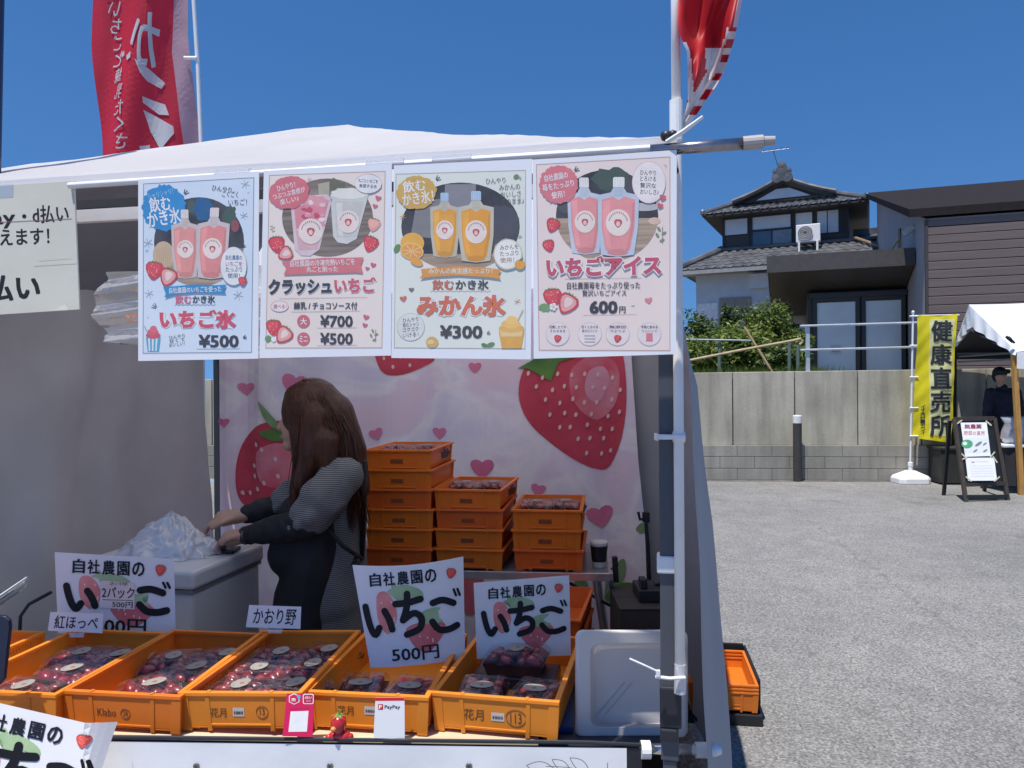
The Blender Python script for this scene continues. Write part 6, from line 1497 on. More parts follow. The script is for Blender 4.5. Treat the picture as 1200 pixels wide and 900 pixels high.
for (px0, px1, n, lb, yw, Y) in ((430, 503, 6, 'tallest stack behind the woman', 8, 3.07), (506, 592, 4, 'middle stack of four on the back table', 9, 3.05), (602, 682, 3, 'shortest stack of three on the back table', 8, 3.02)):
    st_ = []
    for i in range(n):
        p = P((px0 + px1) / 2, 600, Y); p.z = bz + .002 + i * PIT; rr = random.Random(n * 10 + i)
        p.x += rr.uniform(-.006, .006)
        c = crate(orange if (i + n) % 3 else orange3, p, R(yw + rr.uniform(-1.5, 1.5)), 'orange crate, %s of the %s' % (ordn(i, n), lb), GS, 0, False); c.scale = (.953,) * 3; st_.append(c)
        # label plate on the front of each
        b = MB(); f = lambda x, zz: Vector((x, .009 + .008 * (1 - (zz - .012) / .0745) - .0008, zz)); b.add([f(-.035, .032), f(.02, .032), f(.02, .052), f(-.035, .052)], [(0, 1, 2, 3)], mat('plate_brown', (.34, .08, .02), .5, var=.3, scale=80)); b.build('label_plate', c)
        b = MB(); f2 = lambda x, zz: Vector((x, .009 + .008 * (1 - (zz - .012) / .0745) - .0014, zz))
        for k in range(5): b.add([f2(-.03 + .009 * k, .037), f2(-.025 + .009 * k, .037), f2(-.025 + .009 * k, .047), f2(-.03 + .009 * k, .047)], [(0, 1, 2, 3)], mat('marker_ink', (.12, .05, .02), .6)); 
        b.build('handwriting', c)
    stacks.append(st_)
for st_, lb in zip(stacks, ('tallest stack', 'middle stack', 'shortest stack')):
    pack(st_[-1], -.06, .25, 1.5, 'clear strawberry pack on the left in the top crate of the %s' % lb, GP, 2, .03); pack(st_[-1], .06, .27, 1.3, 'clear strawberry pack on the right in the top crate of the %s' % lb, GP, 0, .03)
# crates under and beside the counter
for i in range(4):
    p = P(672, 800, 2.02); p.z = .36 + i * PIT
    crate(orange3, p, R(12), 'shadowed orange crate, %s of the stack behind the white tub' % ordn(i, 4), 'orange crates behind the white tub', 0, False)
st0 = P(672, 800, 2.02); b = MB(st0); b.box(st0.x - .14, st0.x + .16, 2.03, 2.44, .0, .357, mat('cardboard', (.22, .14, .08), .85, var=.1)); tag(b.build('cardboard_box', bevel=.004), 'brown cardboard box supporting crates behind the white tub', 'box')
p = P(660, 650, 2.62); 
for i in range(3):
    q = P(705, 700, 2.5); q.z = .56 + i * PIT - .1; q.x -= .2; q.y += .1
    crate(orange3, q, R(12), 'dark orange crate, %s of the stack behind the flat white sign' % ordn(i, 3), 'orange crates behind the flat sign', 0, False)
q.z = 0; b = MB(q); b.box(q.x - .13, q.x + .13, q.y + .01, q.y + .42, 0, .458, mat('cardboard', (.22, .14, .08), .85, var=.1)); tag(b.build('cardboard_box', bevel=.004), 'brown cardboard box under the dark crates behind the flat sign', 'box')
# outside stack on the asphalt
GA = 'nested orange crates on the asphalt beside the tent'
base = Pz(866, 852, 0); yy = base.y
for i, z in enumerate((.055, .071, .087)):
    q = Vector((P(858, 852, yy).x - .03, yy + .02, z))
    crate(orange, q, R(9), 'orange crate, %s of the three nested on the asphalt' % ('lowest', 'middle', 'top')[i], GA, 0, True)
blk = mat('black_crate', (.012, .012, .014), .5, var=.2); o = empty('black_tray', Vector((q.x, yy, 0)), 'flat black plastic tray under the orange crates on the asphalt', 'tray')
f = lambda v, q=q: q + Vector((v.x * math.cos(R(9)) + v.y * math.sin(R(9)), -v.x * math.sin(R(9)) + v.y * math.cos(R(9)), v.z - q.z))
b = MB(Vector((q.x, yy, 0))); b.box(-.16, .165, .0, .50, .0, .05, blk, f); b.build('base', o, bevel=.006)
b = MB(Vector((q.x, yy, 0))); b.box(.150, .162, .04, .50, .05, .19, blk, f); b.box(-.16, .149, .485, .497, .05, .20, blk, f); b.build('side', o, bevel=.003)

# ---------------------------------------------------------------- freezer and carrier bag
frz = mat('freezer_white', (.60, .61, .63), .35, var=.04, scale=3, spec=.5)
fr_o = P(227, 668, 2.50); FZ = .895
def FR(x, y, z): return Vector((fr_o.x, fr_o.y, 0)) + TU * x + TV * y + Vector((0, 0, z))
frf = lambda q: FR(q.x, q.y, q.z)
fo = empty('chest_freezer', FR(.25, .25, 0), 'white chest freezer where the woman is working', 'freezer')
b = MB(FR(.25, .25, 0)); b.box(.012, .49, .012, .44, .04, FZ - .075, frz, frf); b.build('cabinet', fo, bevel=.012)
b = MB(FR(.25, .25, 0)); b.box(0, .502, 0, .452, FZ - .062, FZ, frz, frf); b.build('lid', fo, bevel=.012)
b = MB(FR(.25, .25, 0)); b.box(.008, .494, .006, .444, FZ - .0745, FZ - .0625, mat('gasket', (.2, .2, .22), .6), frf); b.build('gasket', fo)
for x in (.05, .45):
    b = MB(FR(.25, .25, 0)); b.box(x - .02, x + .02, .05, .4, 0, .039, leg_d, frf); b.build('foot', fo)
bagm = clear('carrier_bag', (.96, .96, .98), .2, rough=.3, haze=.42)
bc = FR(.24, .2, FZ); b = MB(bc)
def bagf(u, t):
    a_ = u * 2 * math.pi; k = (1 - t) ** .8; r_ = .155 * k + .004
    h = .135 * t ** .85; rg_ = lambda f, o_: 1 - 2.2 * abs(noise.noise(Vector((math.cos(a_) * f, math.sin(a_) * f, t * f * 1.2 + o_))))
    ww = 1 + .22 * noise.noise(Vector((math.cos(a_) * 2.2, math.sin(a_) * 2.2, t * 2.5))) + .06 * math.sin(a_ * 9 + t * 6) * (1 - t)
    ww += (.10 * rg_(3.5, 2) + .03 * rg_(8, 7)) * min(1, (1 - t) * 4); h += (.014 * rg_(4, 11) + .004 * rg_(9, 3)) * min(1, t * 5)
    return bc + Vector((r_ * ww * math.cos(a_) + .02 * t, .62 * r_ * ww * math.sin(a_), max(.003, h + .02 * noise.noise(Vector((math.cos(a_) * 3, math.sin(a_) * 3, t * 4 + 5))) * min(1, t * 4))))
b.grid(bagf, 130, 44, bagm); o = empty('carrier_bag', bc, 'crumpled translucent white carrier bag lying on the chest freezer', 'bag'); b.build('bag_sheet', o, smooth=True)
b = MB(bc); 
def bf2(u, t):
    a_ = u * 2 * math.pi; r_ = .12 * (1 - t) + .003; ww = 1 + .3 * noise.noise(Vector((math.cos(a_) * 3 + 4, math.sin(a_) * 3, t * 3))); return bc + Vector((.03 + r_ * ww * math.cos(a_), .5 * r_ * ww * math.sin(a_), .004 + .10 * t ** .7))
b.grid(bf2, 40, 14, bagm); b.build('inner_sheet', o, smooth=True)
# package on the freezer under her hands
pq = P(262, 634, 2.80); b = MB(pq); b.box(pq.x - .03, pq.x + .05, pq.y - .04, pq.y + .04, FZ + .001, FZ + .014, leg_d); tag(b.build('dark_packet', bevel=.004), 'small dark packet on the freezer under her hands', 'packet')

# white tub standing on edge
tubm = mat('tub_plastic', (.74, .71, .71), .35, var=.03, scale=3, transl=.25, spec=.5)
TY = 1.775; c0 = P(730, 868, TY); o = empty('white_tub', c0, 'translucent white plastic tub standing on edge beside the tent leg', 'tub')
def tubf(px, py, dy): return P(px, py, TY + dy)
def rr_(x0, y0, x1, y1, r_, dy, n=5):
    pts = []
    for cx, cy, a0 in ((x1 - r_, y0 + r_, -90), (x1 - r_, y1 - r_, 0), (x0 + r_, y1 - r_, 90), (x0 + r_, y0 + r_, 180)): pts += [tubf(cx + r_ * math.cos(R(a0 + 90 * i / n)), cy + r_ * math.sin(R(a0 + 90 * i / n)), dy) for i in range(n + 1)]
    return pts
b = MB(c0); Ls = [rr_(674, 738, 806, 864, 9, .012), rr_(675, 738, 806, 864, 9, 0), rr_(678, 741, 803, 862, 9, -.004), rr_(692, 754, 796, 852, 10, 0.0), rr_(698, 760, 790, 848, 10, .05)]; n_ = len(Ls[0]); V = sum(Ls, []); Fc = [(j * n_ + i, j * n_ + (i + 1) % n_, (j + 1) * n_ + (i + 1) % n_, (j + 1) * n_ + i) for j in range(len(Ls) - 1) for i in range(n_)]
Fc.append(tuple(4 * n_ + i for i in range(n_))); b.add(V, Fc, tubm); b.build('tub_body', o, smooth=False, bevel=.002)
b = MB(c0)
for x in (0, 9): b.tube([tubf(700 + x, 838, .047), tubf(732 + x, 800, .047)], .0014, tubm, 6)
b.build('moulded_line', o)

# dark box, light stand and cup behind
b0 = P(750, 740, 2.75); o = empty('cardboard_box', b0, 'dark brown carton at the back right, behind the white tub', 'box'); m = mat('dark_carton', (.05, .042, .04), .8, var=.1)
zt = P(727, 715, 2.75).z; x0 = P(727, 715, 2.75).x
b = MB(b0); b.box(x0, x0 + .2, 2.75, 3.05, 0, zt, m); b.build('body', o, bevel=.004); b = MB(b0); b.box(x0 - .002, x0 + .202, 2.748, 2.9, zt + .001, zt + .004, m); b.box(x0 - .002, x0 + .202, 2.903, 3.052, zt + .001, zt + .004, m); b.build('flap', o)
b = MB(b0); q0 = P(762, 705, 2.9)
b = MB(Vector((q0.x, q0.y, zt + .005))); b.box(q0.x - .055, q0.x + .03, 2.82, 2.98, zt + .005, zt + .05, leg_d); b.box(q0.x - .045, q0.x - .02, 2.84, 2.9, zt + .05, zt + .085, leg_d); b.tube([Vector((q0.x + .02, 2.9, zt + .05)), Vector((q0.x + .06, 2.88, zt + .07))], .012, leg_d, 8); tag(b.build('tool_case', bevel=.006), 'small black case of gear on the dark carton', 'case')
s0 = P(760, 650, 3.2); s0.z = 0; o = empty('light_stand', s0, 'thin black stand upright before the backdrop beside the tent leg', 'stand')
b = MB(s0); b.tube([s0, P(762, 720, 3.2), P(759, 640, 3.2), P(756, 600, 3.2)], [.011, .011, .009, .007], leg_d, 8); b.build('pole', o)
b = MB(s0); b.lathe([(.016, -.02), (.016, .02)], leg_d, 10, Matrix.Translation(P(757, 606, 3.2))); b.tube([P(757, 606, 3.2), P(750, 609, 3.18), P(748, 600, 3.18)], .006, leg_d, 6); b.build('clamp_knob', o)
for k in range(3):
    a_ = k * 2.094 + .4; b = MB(s0); b.tube([s0 + Vector((0, 0, .3)), s0 + Vector((.28 * math.cos(a_), .28 * math.sin(a_), .01))], .007, leg_d, 6); b.build('leg', o)
cq = P(702, 650, 3.12); cq.z = bz + .002; o = empty('paper_cup', cq, 'black and white paper coffee cup at the right end of the folding table', 'cup'); M = Matrix.Translation(cq)
b = MB(cq); b.lathe([(.026, 0), (.034, .09)], mat('cup_white', (.7, .7, .7), .5), 18, M); b.build('cup_body', o)
b = MB(cq); b.lathe([(.0295, .022), (.0355, .085)], leg_d, 18, M); b.build('sleeve', o)
b = MB(cq); b.lathe([(.037, .088), (.037, .098), (.033, .103), (0, .104)], mat('cup_white', (.7, .7, .7), .5), 18, M); b.build('lid', o)

# strawberry-shaped ornament
q = P(398, 861, 1.727); q.z = TZ + .0015; o = empty('strawberry_ornament', q, 'small glossy red strawberry ornament with green leaf cap on the counter edge', 'ornament'); M = Matrix.Translation(q)
om = mat('ornament_red', (.5, .02, .03), .25, var=.1, scale=60, coat=.4)
b = MB(q)
for dx, dz, r_ in ((-.012, .011, .013), (.012, .011, .014), (.0, .012, .014), (.022, .009, .01), (-.024, .008, .009)): b.lathe([(0, -r_), (r_ * .8, -r_ * .6), (r_, 0), (r_ * .8, r_ * .6), (0, r_)], om, 12, M @ Matrix.Translation((dx, 0, dz)) @ Matrix.Diagonal((1, .9, .85, 1)))
b.build('base', o, smooth=True)
b = MB(q); b.lathe([(0, .012), (.012, .02), (.018, .036), (.0165, .05), (.01, .057), (0, .059)], om, 14, M @ Matrix.Translation((-.002, 0, 0))); b.build('berry', o, smooth=True)
b = MB(q); b.lathe([(0, 0), (.006, .002), (.0075, .006), (.004, .010), (0, .011)], mat('ornament_orange', (.7, .25, .08), .35), 10, M @ Matrix.Translation((-.010, -.016, .028))); b.build('beak', o, smooth=True)
b = MB(q)
for k in range(6):
    a_ = k * 1.047; c, s_ = math.cos(a_), math.sin(a_); b.add([tuple(q + Vector(v)) for v in ((-.002 + .004 * -s_, .004 * c, .0592), (-.002 - .004 * -s_, -.004 * c, .0592), (-.002 + .02 * c, .02 * s_, .056))], [(0, 1, 2)], mat('ornament_green', (.12, .32, .06), .4))
b.tube([q + Vector((-.002, 0, .058)), q + Vector((.001, 0, .07))], .002, mat('ornament_green', (.12, .32, .06), .4), 6); b.build('leaf_cap', o)

# things cut by the left edge
q = P(5, 760, 1.76); o = empty('acrylic_stand', q, 'clear acrylic holder pointing up at the left picture edge', 'stand'); ac = clear('acrylic', (.9, .93, .95), .3)
b = MB(q); b.beam(P(-60, 742, 1.76), P(31, 679, 1.8), .035, .004, ac, (0, -.2, 1)); b.beam(P(-60, 748, 1.76), P(30, 686, 1.8), .03, .003, ac, (0, -.2, 1)); b.tube([P(-60, 738, 1.76), P(31, 676.5, 1.8)], .0016, mat('acrylic_edge', (.8, .8, .82), .15), 6); b.build('holder_arm', o)
b = MB(q); b.tube([P(-60, 742, 1.76), P(-60, 742, 1.76) - Vector((0, 0, .22))], .006, ac, 8); b.build('holder_stem', o)
b = MB(q); bb = P(-60, 742, 1.76); b.box(bb.x - .05, bb.x + .05, bb.y - .04, bb.y + .04, TZ + .002, TZ + .008, ac); b.build('holder_base', o)
q = P(-10, 790, 1.72); b = MB(q); V = [P(x, y, 1.71) for x, y in ((-60, 722), (2, 724), (8, 728), (9, 735), (2, 796), (-4, 803), (-60, 800))]; b.prism(V, (0, .012, 0), mat('navy_slab', (.012, .02, .05), .35)); tag(b.build('navy_slab', bevel=.003), 'dark navy rounded slab leaning on the crate at the left picture edge', 'tablet')
b = MB(P(30, 700, 2.7)); b.tube([P(22, 760, 2.7), P(24, 722, 2.7), P(34, 708, 2.7), P(60, 694, 2.7)], .006, leg_d, 8); o = b.build('black_cable', smooth=True); tag(o, 'black cable bending behind the left end of the freezer', 'cable')
# ================================================================ PEOPLE
def cap(b, p, q, r0, r1, m, sx=1., n=14, axis=None):
    """tapered capsule p-q; sx widens it along `axis`"""
    p, q = Vector(p), Vector(q); d = q - p; L_ = d.length or 1e-4; d = d / L_
    a = Vector(axis) if axis else Vector((0, 1, 0)); a = (a - d * a.dot(d))
    a = a.normalized() if a.length > 1e-3 else d.orthogonal().normalized()
    c = d.cross(a); V, rows = [], []
    st = [(p - d * r0 * math.cos(t), r0 * math.sin(t)) for t in (.15, .5, .9, 1.3)] + [(p.lerp(q, k / 4), r0 + (r1 - r0) * k / 4) for k in range(5)] + [(q + d * r1 * math.cos(t), r1 * math.sin(t)) for t in (1.3, .9, .5, .15)]
    for cc, r_ in st:
        for k in range(n):
            t = 2 * math.pi * k / n; V.append(cc + a * math.cos(t) * r_ * sx + c * math.sin(t) * r_)
    Fc = [(i * n + k, i * n + (k + 1) % n, (i + 1) * n + (k + 1) % n, (i + 1) * n + k) for i in range(len(st) - 1) for k in range(n)]
    Fc += [tuple(range(n - 1, -1, -1)), tuple((len(st) - 1) * n + k for k in range(n))]
    b.add(V, Fc, m)
def ball(b, c, r_, m, s=(1, 1, 1), n=14):
    pr = [(math.sin(t) * r_, -math.cos(t) * r_) for t in [math.pi * k / 10 for k in range(11)]]; pr[0] = (.0005, -r_); pr[-1] = (.0005, r_)
    b.lathe(pr, m, n, Matrix.Translation(Vector(c)) @ Matrix.Diagonal((*s, 1)))
def meld(b, name, parent, voxel=.007, it=5, m=None):
    """fuse overlapping pieces into one continuous skin"""
    o = b.build(name); o.location = (0, 0, 0)
    for v in o.data.vertices: v.co += b.o
    bb = bmesh.new(); bb.from_mesh(o.data); bmesh.ops.recalc_face_normals(bb, faces=bb.faces); bb.to_mesh(o.data); bb.free()
    r_ = o.modifiers.new('r', 'REMESH'); r_.mode = 'VOXEL'; r_.voxel_size = voxel; r_.use_smooth_shade = True
    s = o.modifiers.new('s', 'SMOOTH'); s.factor = .5; s.iterations = it
    me = bpy.data.meshes.new_from_object(o.evaluated_get(bpy.context.evaluated_depsgraph_get()))
    for v in me.vertices: v.co -= b.o
    me.materials.clear(); me.materials.append(m or b.ms[0]); me.polygons.foreach_set('material_index', [0] * len(me.polygons))
    bpy.data.objects.remove(o); n = bpy.data.objects.new(name, me); COL.objects.link(n); setparent(n, parent); return n
def wrinkle(o, amp, f=9., z=1.):
    me = o.data; me.calc_loop_triangles(); ns = [v.normal.copy() for v in me.vertices]
    for v, n in zip(me.vertices, ns):
        p = Vector((v.co.x * f, v.co.y * f, v.co.z * f * z))
        v.co += n * amp * (1 - 2.6 * abs(noise.noise(p + Vector((0, 0, v.co.x * f * .7)))) + .5 * noise.noise(p * 2.3))
skin = mat('skin', (.46, .27, .2), .5, var=.06, scale=20, spec=.4)
hair_m = mat('hair_brown', (.030, .011, .007), .42, col2=(.085, .030, .017), scale=60, stretch=(1, 1, .06), bump=.35, bscale=120, spec=.28)
black_c = mat('apron_black', (.010, .009, .012), .75, var=.2, scale=8, bump=.2, bscale=14)
def stripes():
    m = mat('striped_shirt', (.2, .2, .22), .8, var=0); n = m.node_tree; L = n.links.new
    tc = n.nodes.new('ShaderNodeTexCoord'); wv = n.nodes.new('ShaderNodeTexWave'); wv.wave_type = 'BANDS'; wv.bands_direction = 'Z'; wv.inputs['Scale'].default_value = 50; wv.inputs['Distortion'].default_value = .8; wv.inputs['Detail'].default_value = 1
    r_ = n.nodes.new('ShaderNodeValToRGB'); e = r_.color_ramp.elements; e[0].position, e[1].position = .38, .55; e[0].color = (.05, .05, .054, 1); e[1].color = (.21, .21, .213, 1)
    L(tc.outputs['Object'], wv.inputs[0]); L(wv.outputs[0], r_.inputs[0]); L(r_.outputs[0], n.nodes['Principled BSDF'].inputs['Base Color']); return m
shirt = stripes()
def woman():
    Y0 = 2.80; g0 = P(385, 600, Y0); g0.z = 0
    o = empty('person', g0, 'woman with long brown hair in striped shirt and black apron working at the freezer', 'person')
    Wp = lambda x, y, d=0: P(x, y, Y0 + d)
    b = MB(g0)
    hc = Wp(363, 489)
    ball(b, hc, .1, skin, (.93, .78, 1.08)); ball(b, hc + Vector((-.035, 0, -.045)), .07, skin, (.95, .85, 1.0))
    cap(b, hc + Vector((-.088, 0, -.005)), hc + Vector((-.108, 0, -.035)), .012, .014, skin, n=8); ball(b, hc + Vector((-.07, 0, -.1)), .03, skin, (1, 1.1, .8)); cap(b, hc + Vector((-.09, -.012, -.068)), hc + Vector((-.09, .012, -.068)), .012, .012, skin, n=8)
    for sg in (-1, 1): ball(b, hc + Vector((.01, sg * .078, -.02)), .022, skin, (.7, .4, 1.2))
    cap(b, Wp(374, 515), Wp(388, 548), .052, .056, skin)
    cap(b, Wp(395, 562), Wp(392, 640), .100, .092, skin, 1.3); cap(b, Wp(392, 640), Wp(390, 690), .088, .098, skin, 1.15); cap(b, Wp(392, 553, -.1), Wp(392, 553, .1), .055, .055, skin)
    for sg in (-1, 1):
        hp = Wp(390, 690, sg * .075); kn = Vector((hp.x - .03, hp.y, .42)); an = Vector((hp.x + .02, hp.y, .08)); cap(b, hp, kn, .078, .055, skin); cap(b, kn, an, .055, .035, skin); cap(b, an + Vector((.03, 0, -.03)), an + Vector((-.15, 0, -.045)), .036, .028, skin)
    arms = ((Wp(402, 555, -.15), Wp(358, 613, -.19), Wp(290, 627, -.07)), (Wp(388, 555, .14), Wp(332, 593, .13), Wp(286, 604, .06)))
    for sh, el, wr in arms: cap(b, sh, el, .048, .04, skin); cap(b, el, wr, .04, .026, skin)
    # hands: palm, four fingers bent round the packet, thumb
    for (sh, el, wr), tip, up in ((arms[0], Wp(258, 633, -.03), -1), (arms[1], Wp(250, 609, .02), 1)):
        d = (tip - wr).normalized(); sd = Vector((0, -1, .25)).normalized() if up < 0 else Vector((0, -1, -.1)).normalized(); dn = Vector((0, 0, -1))
        pc = wr + d * .045; cap(b, wr, wr + d * .075, .026, .03, skin, 1.25, axis=sd)
        for k in range(4):
            L_ = (.062, .072, .068, .052)[k]; r0 = wr + d * .075 + sd * (.028 - .0185 * k); k1 = r0 + d * L_ * .5 + dn * .006; k2 = k1 + d * L_ * .3 + dn * L_ * .32; k3 = k2 + d * L_ * .05 + dn * L_ * .28
            cap(b, r0, k1, .0092, .0088, skin, n=8); cap(b, k1, k2, .0088, .008, skin, n=8); cap(b, k2, k3, .008, .0068, skin, n=8)
        t0 = wr + d * .03 + sd * .03; t1 = t0 + d * .035 + sd * .022 + dn * .006; t2 = t1 + d * .03 + dn * .014 - sd * .006; cap(b, t0, t1, .0125, .0105, skin, n=8); cap(b, t1, t2, .0105, .0085, skin, n=8)
    body = meld(b, 'body', o, .0055, 3)
    b = MB(g0)
    for sg in (-1, 1): ball(b, hc + Vector((-.083, sg * .032, .012)), .009, mat('eye_dark', (.02, .015, .015), .2))
    b.build('eyes', o, smooth=True)
    b = MB(g0); cap(b, hc + Vector((-.1015, -.016, -.070)), hc + Vector((-.1015, .016, -.070)), .0045, .0045, mat('lips', (.42, .13, .12), .4), n=8); b.build('mouth', o, smooth=True)
    # shirt and skirt
    b = MB(g0)
    cap(b, Wp(397, 556), Wp(393, 640), .108, .102, shirt, 1.3); cap(b, Wp(398, 556, -.1), Wp(398, 556, .1), .068, .068, shirt); cap(b, Wp(390, 540, 0), Wp(397, 560, 0), .068, .09, shirt)
    cap(b, Wp(393, 640), Wp(391, 700), .102, .128, shirt, 1.35); q = Wp(391, 700); cap(b, q, Vector((q.x + .01, q.y, .42)), .125, .15, shirt, 1.25)
    wrinkle(meld(b, 'shirt_dress', o, .009, 8), .007, 8, .5)
    for i, (sh, el, wr) in enumerate(arms):
        b = MB(g0); s2 = sh.lerp(el, .88)
        cap(b, sh + Vector((.0, 0, -.01)), sh.lerp(el, .5) + Vector((0, -.01 if not i else .01, 0)), .066, .078, shirt, 1.0); cap(b, sh.lerp(el, .5), s2, .078, .068, shirt)
        rr = random.Random(i)
        for k in range(9):
            t = k / 9 * 6.28; off = Vector((.042 * math.cos(t), .046 * math.sin(t), .026 * math.cos(t))); cap(b, sh + off * .8, s2 + off * 1.25, .02, .024, shirt, n=8)
        wrinkle(meld(b, 'sleeve', o, .007, 4), .006, 13, .6)
    # black apron, ties and arm covers
    b = MB(g0)
    cap(b, Wp(380, 590), Wp(376, 650), .112, .125, black_c, 1.45); q0 = Wp(376, 650); q1 = Wp(362, 740); cap(b, q0, q1, .125, .14, black_c, 1.45); cap(b, q1, Vector((q1.x + .02, q1.y, .38)), .14, .15, black_c, 1.35)
    cap(b, Wp(352, 600, -.06), Wp(345, 650, -.06), .07, .09, black_c)
    wrinkle(meld(b, 'apron', o, .009, 8), .006, 8, .5)
    b = MB(g0); b.tube([Wp(362, 596, -.13), Wp(402, 640, -.17), Wp(420, 652, -.12), Wp(424, 655, -.03)], .008, black_c, 8); b.tube([Wp(424, 655, -.03), Wp(428, 540, -.06)], .009, black_c, 8)
    for dx, dy in ((-6, 6), (4, 10), (-2, -4)): b.tube([Wp(418, 654, -.13), Wp(418 + dx, 654 + dy * 1.5, -.15)], [.009, .004], black_c, 6)
    b.build('apron_tie', o, smooth=True)
    for i, (sh, el, wr) in enumerate(arms):
        b = MB(g0); d = (wr - el).normalized(); cap(b, el - d * .01 + Vector((0, 0, -.006)), el.lerp(wr, .5), .054, .048, black_c); cap(b, el.lerp(wr, .5), el.lerp(wr, .93), .048, .034, black_c)
        wrinkle(meld(b, 'arm_cover', o, .006, 3), .004, 18)
    el, wr = arms[0][1], arms[0][2]; d = (wr - el).normalized(); b = MB(g0)
    b.tube([wr - d * .004, wr + d * .012], .033, leg_d, 14); b.build('watch_strap', o); b = MB(g0); ball(b, wr + d * .006 + Vector((.01, -.03, .0)), .014, mat('watch_face', (.6, .6, .58), .25, metal=.4), (1, .5, 1.3)); b.build('watch', o, smooth=True)
    # hair: fused mass plus strands
    b = MB(g0)
    ball(b, Wp(367, 482), .118, hair_m, (.98, .92, 1.06)); cap(b, Wp(382, 490), Wp(402, 530), .108, .088, hair_m, 1.0); cap(b, Wp(402, 530, .0), Wp(416, 570, -.02), .085, .056, hair_m, 1.15); cap(b, Wp(416, 570, -.02), Wp(424, 600, -.03), .05, .014, hair_m, 1.2)
    cap(b, Wp(372, 490, -.065), Wp(366, 530, -.1), .068, .055, hair_m); cap(b, Wp(366, 530, -.1), Wp(350, 570, -.125), .05, .03, hair_m); cap(b, Wp(350, 570, -.125), Wp(340, 600, -.135), .028, .008, hair_m)
    cap(b, Wp(352, 468, 0), Wp(346, 488, -.045), .062, .034, hair_m); cap(b, Wp(347, 490, -.05), Wp(352, 530, -.075), .034, .03, hair_m); cap(b, Wp(350, 490, .06), Wp(350, 560, .1), .04, .02, hair_m)
    cap(b, Wp(385, 520, -.1), Wp(388, 555, -.12), .06, .03, hair_m)
    h = meld(b, 'hair', o, .008, 4)
    b = MB(g0); rr = random.Random(8)
    for k in range(320):
        u = rr.random(); j = lambda s: rr.uniform(-s, s)
        ex, ey = 338 + 94 * u + j(4), 585 + 25 * (u > .75) - 55 * math.sin(math.pi * min(1, u * 1.15)) * (.15 < u < .75) + j(16)
        mx, my = 348 + 66 * u + j(3), 515 + j(8); tx, ty2 = 352 + 34 * u + j(4), 452 + 10 * abs(u - .4) + j(4)
        dep = lambda s: -.095 - .035 * math.sin(math.pi * u) * s + j(.012)
        pts = [Wp(362 + j(8), 444 + abs(j(3)), -.02 + j(.02)), Wp(tx, ty2 + 16, -.088 + j(.008)), Wp((tx + mx) / 2 + 2, 490 + j(5), -.112 + j(.01)), Wp(mx, my, -.118 + j(.012)), Wp((mx + ex) / 2 + j(3), (my + ey) / 2, -.125 + j(.015)), Wp(ex, ey, -.12 - .03 * (u < .3) + .07 * max(0, u - .6) + j(.02))]
        b.tube(pts, [.0012, .002, .0022, .0022, .0016, .0007], hair_m, 5)
    b.build('hair_strands', h, smooth=True)
    # shoes
    for sg in (-1, 1):
        hp = Wp(382, 690, sg * .085); b = MB(g0); cap(b, Vector((hp.x + .05, hp.y, .04)), Vector((hp.x - .14, hp.y, .035)), .046, .038, leg_d); b.build('shoe', o, smooth=True)
woman()
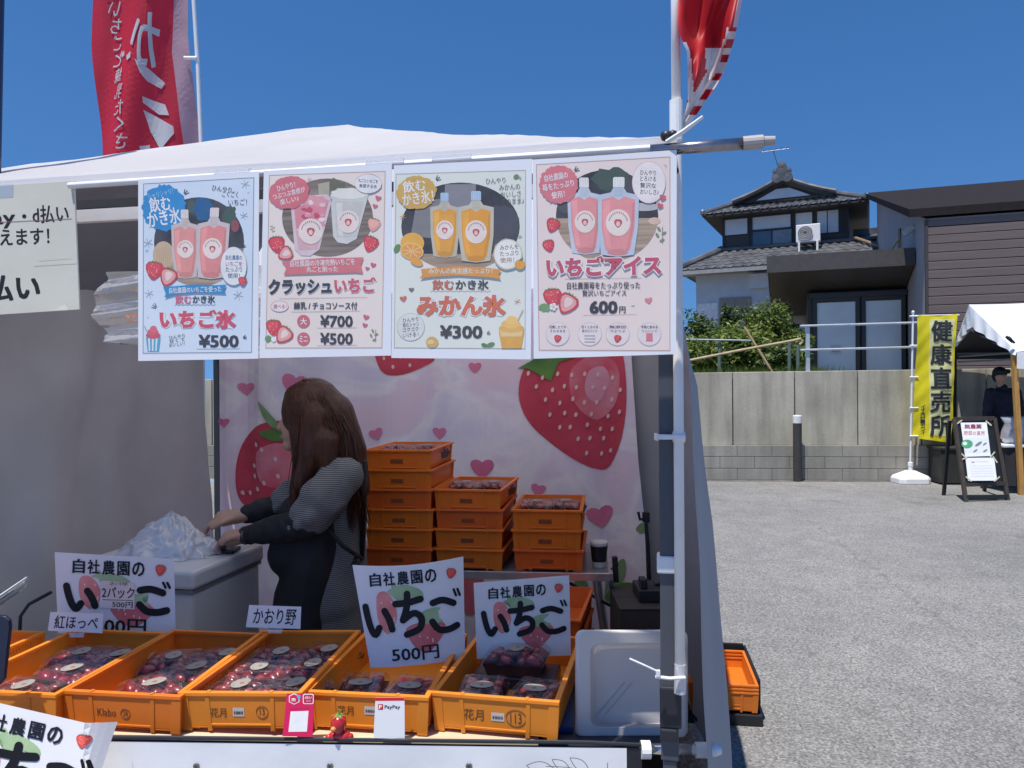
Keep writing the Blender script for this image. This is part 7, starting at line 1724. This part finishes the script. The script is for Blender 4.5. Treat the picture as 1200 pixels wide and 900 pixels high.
def man():
    Y0 = 11.0; g0 = P(1174, 500, Y0); g0.z = 0; sc_ = Y0 / 900
    o = empty('person', g0, 'person in dark clothes and dark cap standing under the white tent', 'person')
    Wp = lambda x, y, d=0: P(x, y, Y0 + d); dark = mat('dark_jacket', (.012, .014, .024), .8, var=.2); sk2 = skin
    b = MB(g0); hc = Wp(1172, 440); ball(b, hc, .098, sk2, (.82, .95, 1.15)); ball(b, hc + Vector((-.01, -.095, -.02)), .017, sk2); cap(b, hc + Vector((0, .01, -.08)), Wp(1174, 458), .05, .055, sk2)
    hips = Vector((g0.x + .02, Y0, .92)); chest = Wp(1177, 470); cap(b, chest, hips, .125, .125, sk2, 1.35, axis=(1, 0, 0))
    for sg in (-1, 1):
        hp = hips + Vector((sg * .09, 0, 0)); cap(b, hp, Vector((hp.x, hp.y, .48)), .08, .058, sk2); cap(b, Vector((hp.x, hp.y, .48)), Vector((hp.x, hp.y + .02, .08)), .058, .04, sk2); cap(b, Vector((hp.x, hp.y + .02, .045)), Vector((hp.x, hp.y - .15, .04)), .04, .032, sk2)
    arms = ((Wp(1160, 461), Wp(1157, 489, -.05), Wp(1163, 507, -.32)), (Wp(1191, 461), Wp(1195, 488, -.05), Wp(1187, 505, -.3)))
    for sh, el, wr in arms:
        cap(b, sh, el, .052, .042, sk2); cap(b, el, wr, .042, .028, sk2); d = (wr - el).normalized(); cap(b, wr, wr + d * .08, .028, .03, sk2)
        for k in range(4): r0 = wr + d * .08 + Vector((.028 - .019 * k, 0, 0)); cap(b, r0, r0 + d * .04 + Vector((0, -.01, -.015)), .01, .009, sk2, n=8); cap(b, r0 + d * .04 + Vector((0, -.01, -.015)), r0 + d * .05 + Vector((0, -.01, -.04)), .009, .007, sk2, n=8)
        cap(b, wr + d * .03 + Vector((.03, 0, 0)), wr + d * .07 + Vector((.05, -.01, -.01)), .011, .009, sk2, n=8)
    meld(b, 'body', o, .009, 4)
    b = MB(g0); cap(b, chest + Vector((0, 0, .03)), hips, .15, .145, dark, 1.3, axis=(1, 0, 0)); cap(b, Wp(1163, 461), Wp(1189, 461), .075, .075, dark); cap(b, Wp(1174, 456), Wp(1175, 464), .075, .1, dark)
    for sh, el, wr in arms: cap(b, sh, el, .072, .06, dark); cap(b, el, el.lerp(wr, .85), .058, .042, dark)
    wrinkle(meld(b, 'jacket', o, .012, 5), .012, 7)
    b = MB(g0)
    for sg in (-1, 1): hp = hips + Vector((sg * .09, 0, 0)); cap(b, hp, Vector((hp.x, hp.y, .48)), .105, .078, dark); cap(b, Vector((hp.x, hp.y, .48)), Vector((hp.x, hp.y + .02, .1)), .078, .06, dark)
    meld(b, 'trousers', o, .012, 5)
    b = MB(g0); ball(b, hc + Vector((0, .01, .035)), .105, dark, (.88, 1.0, .9)); ball(b, hc + Vector((0, .03, -.01)), .1, dark, (.9, .85, 1)); cap(b, hc + Vector((-.05, -.1, .055)), hc + Vector((.05, -.1, .055)), .035, .035, dark); meld(b, 'cap', o, .01, 4)
    b = MB(g0)
    for sg in (-1, 1): ball(b, hc + Vector((sg * .032, -.085, .01)), .01, mat('eye_dark', (.02, .015, .015), .2))
    b.build('eyes', o, smooth=True)
    for sg in (-1, 1): hp = hips + Vector((sg * .09, 0, 0)); b = MB(g0); cap(b, Vector((hp.x, hp.y + .04, .05)), Vector((hp.x, hp.y - .15, .042)), .05, .042, leg_d); b.build('shoe', o, smooth=True)
man()
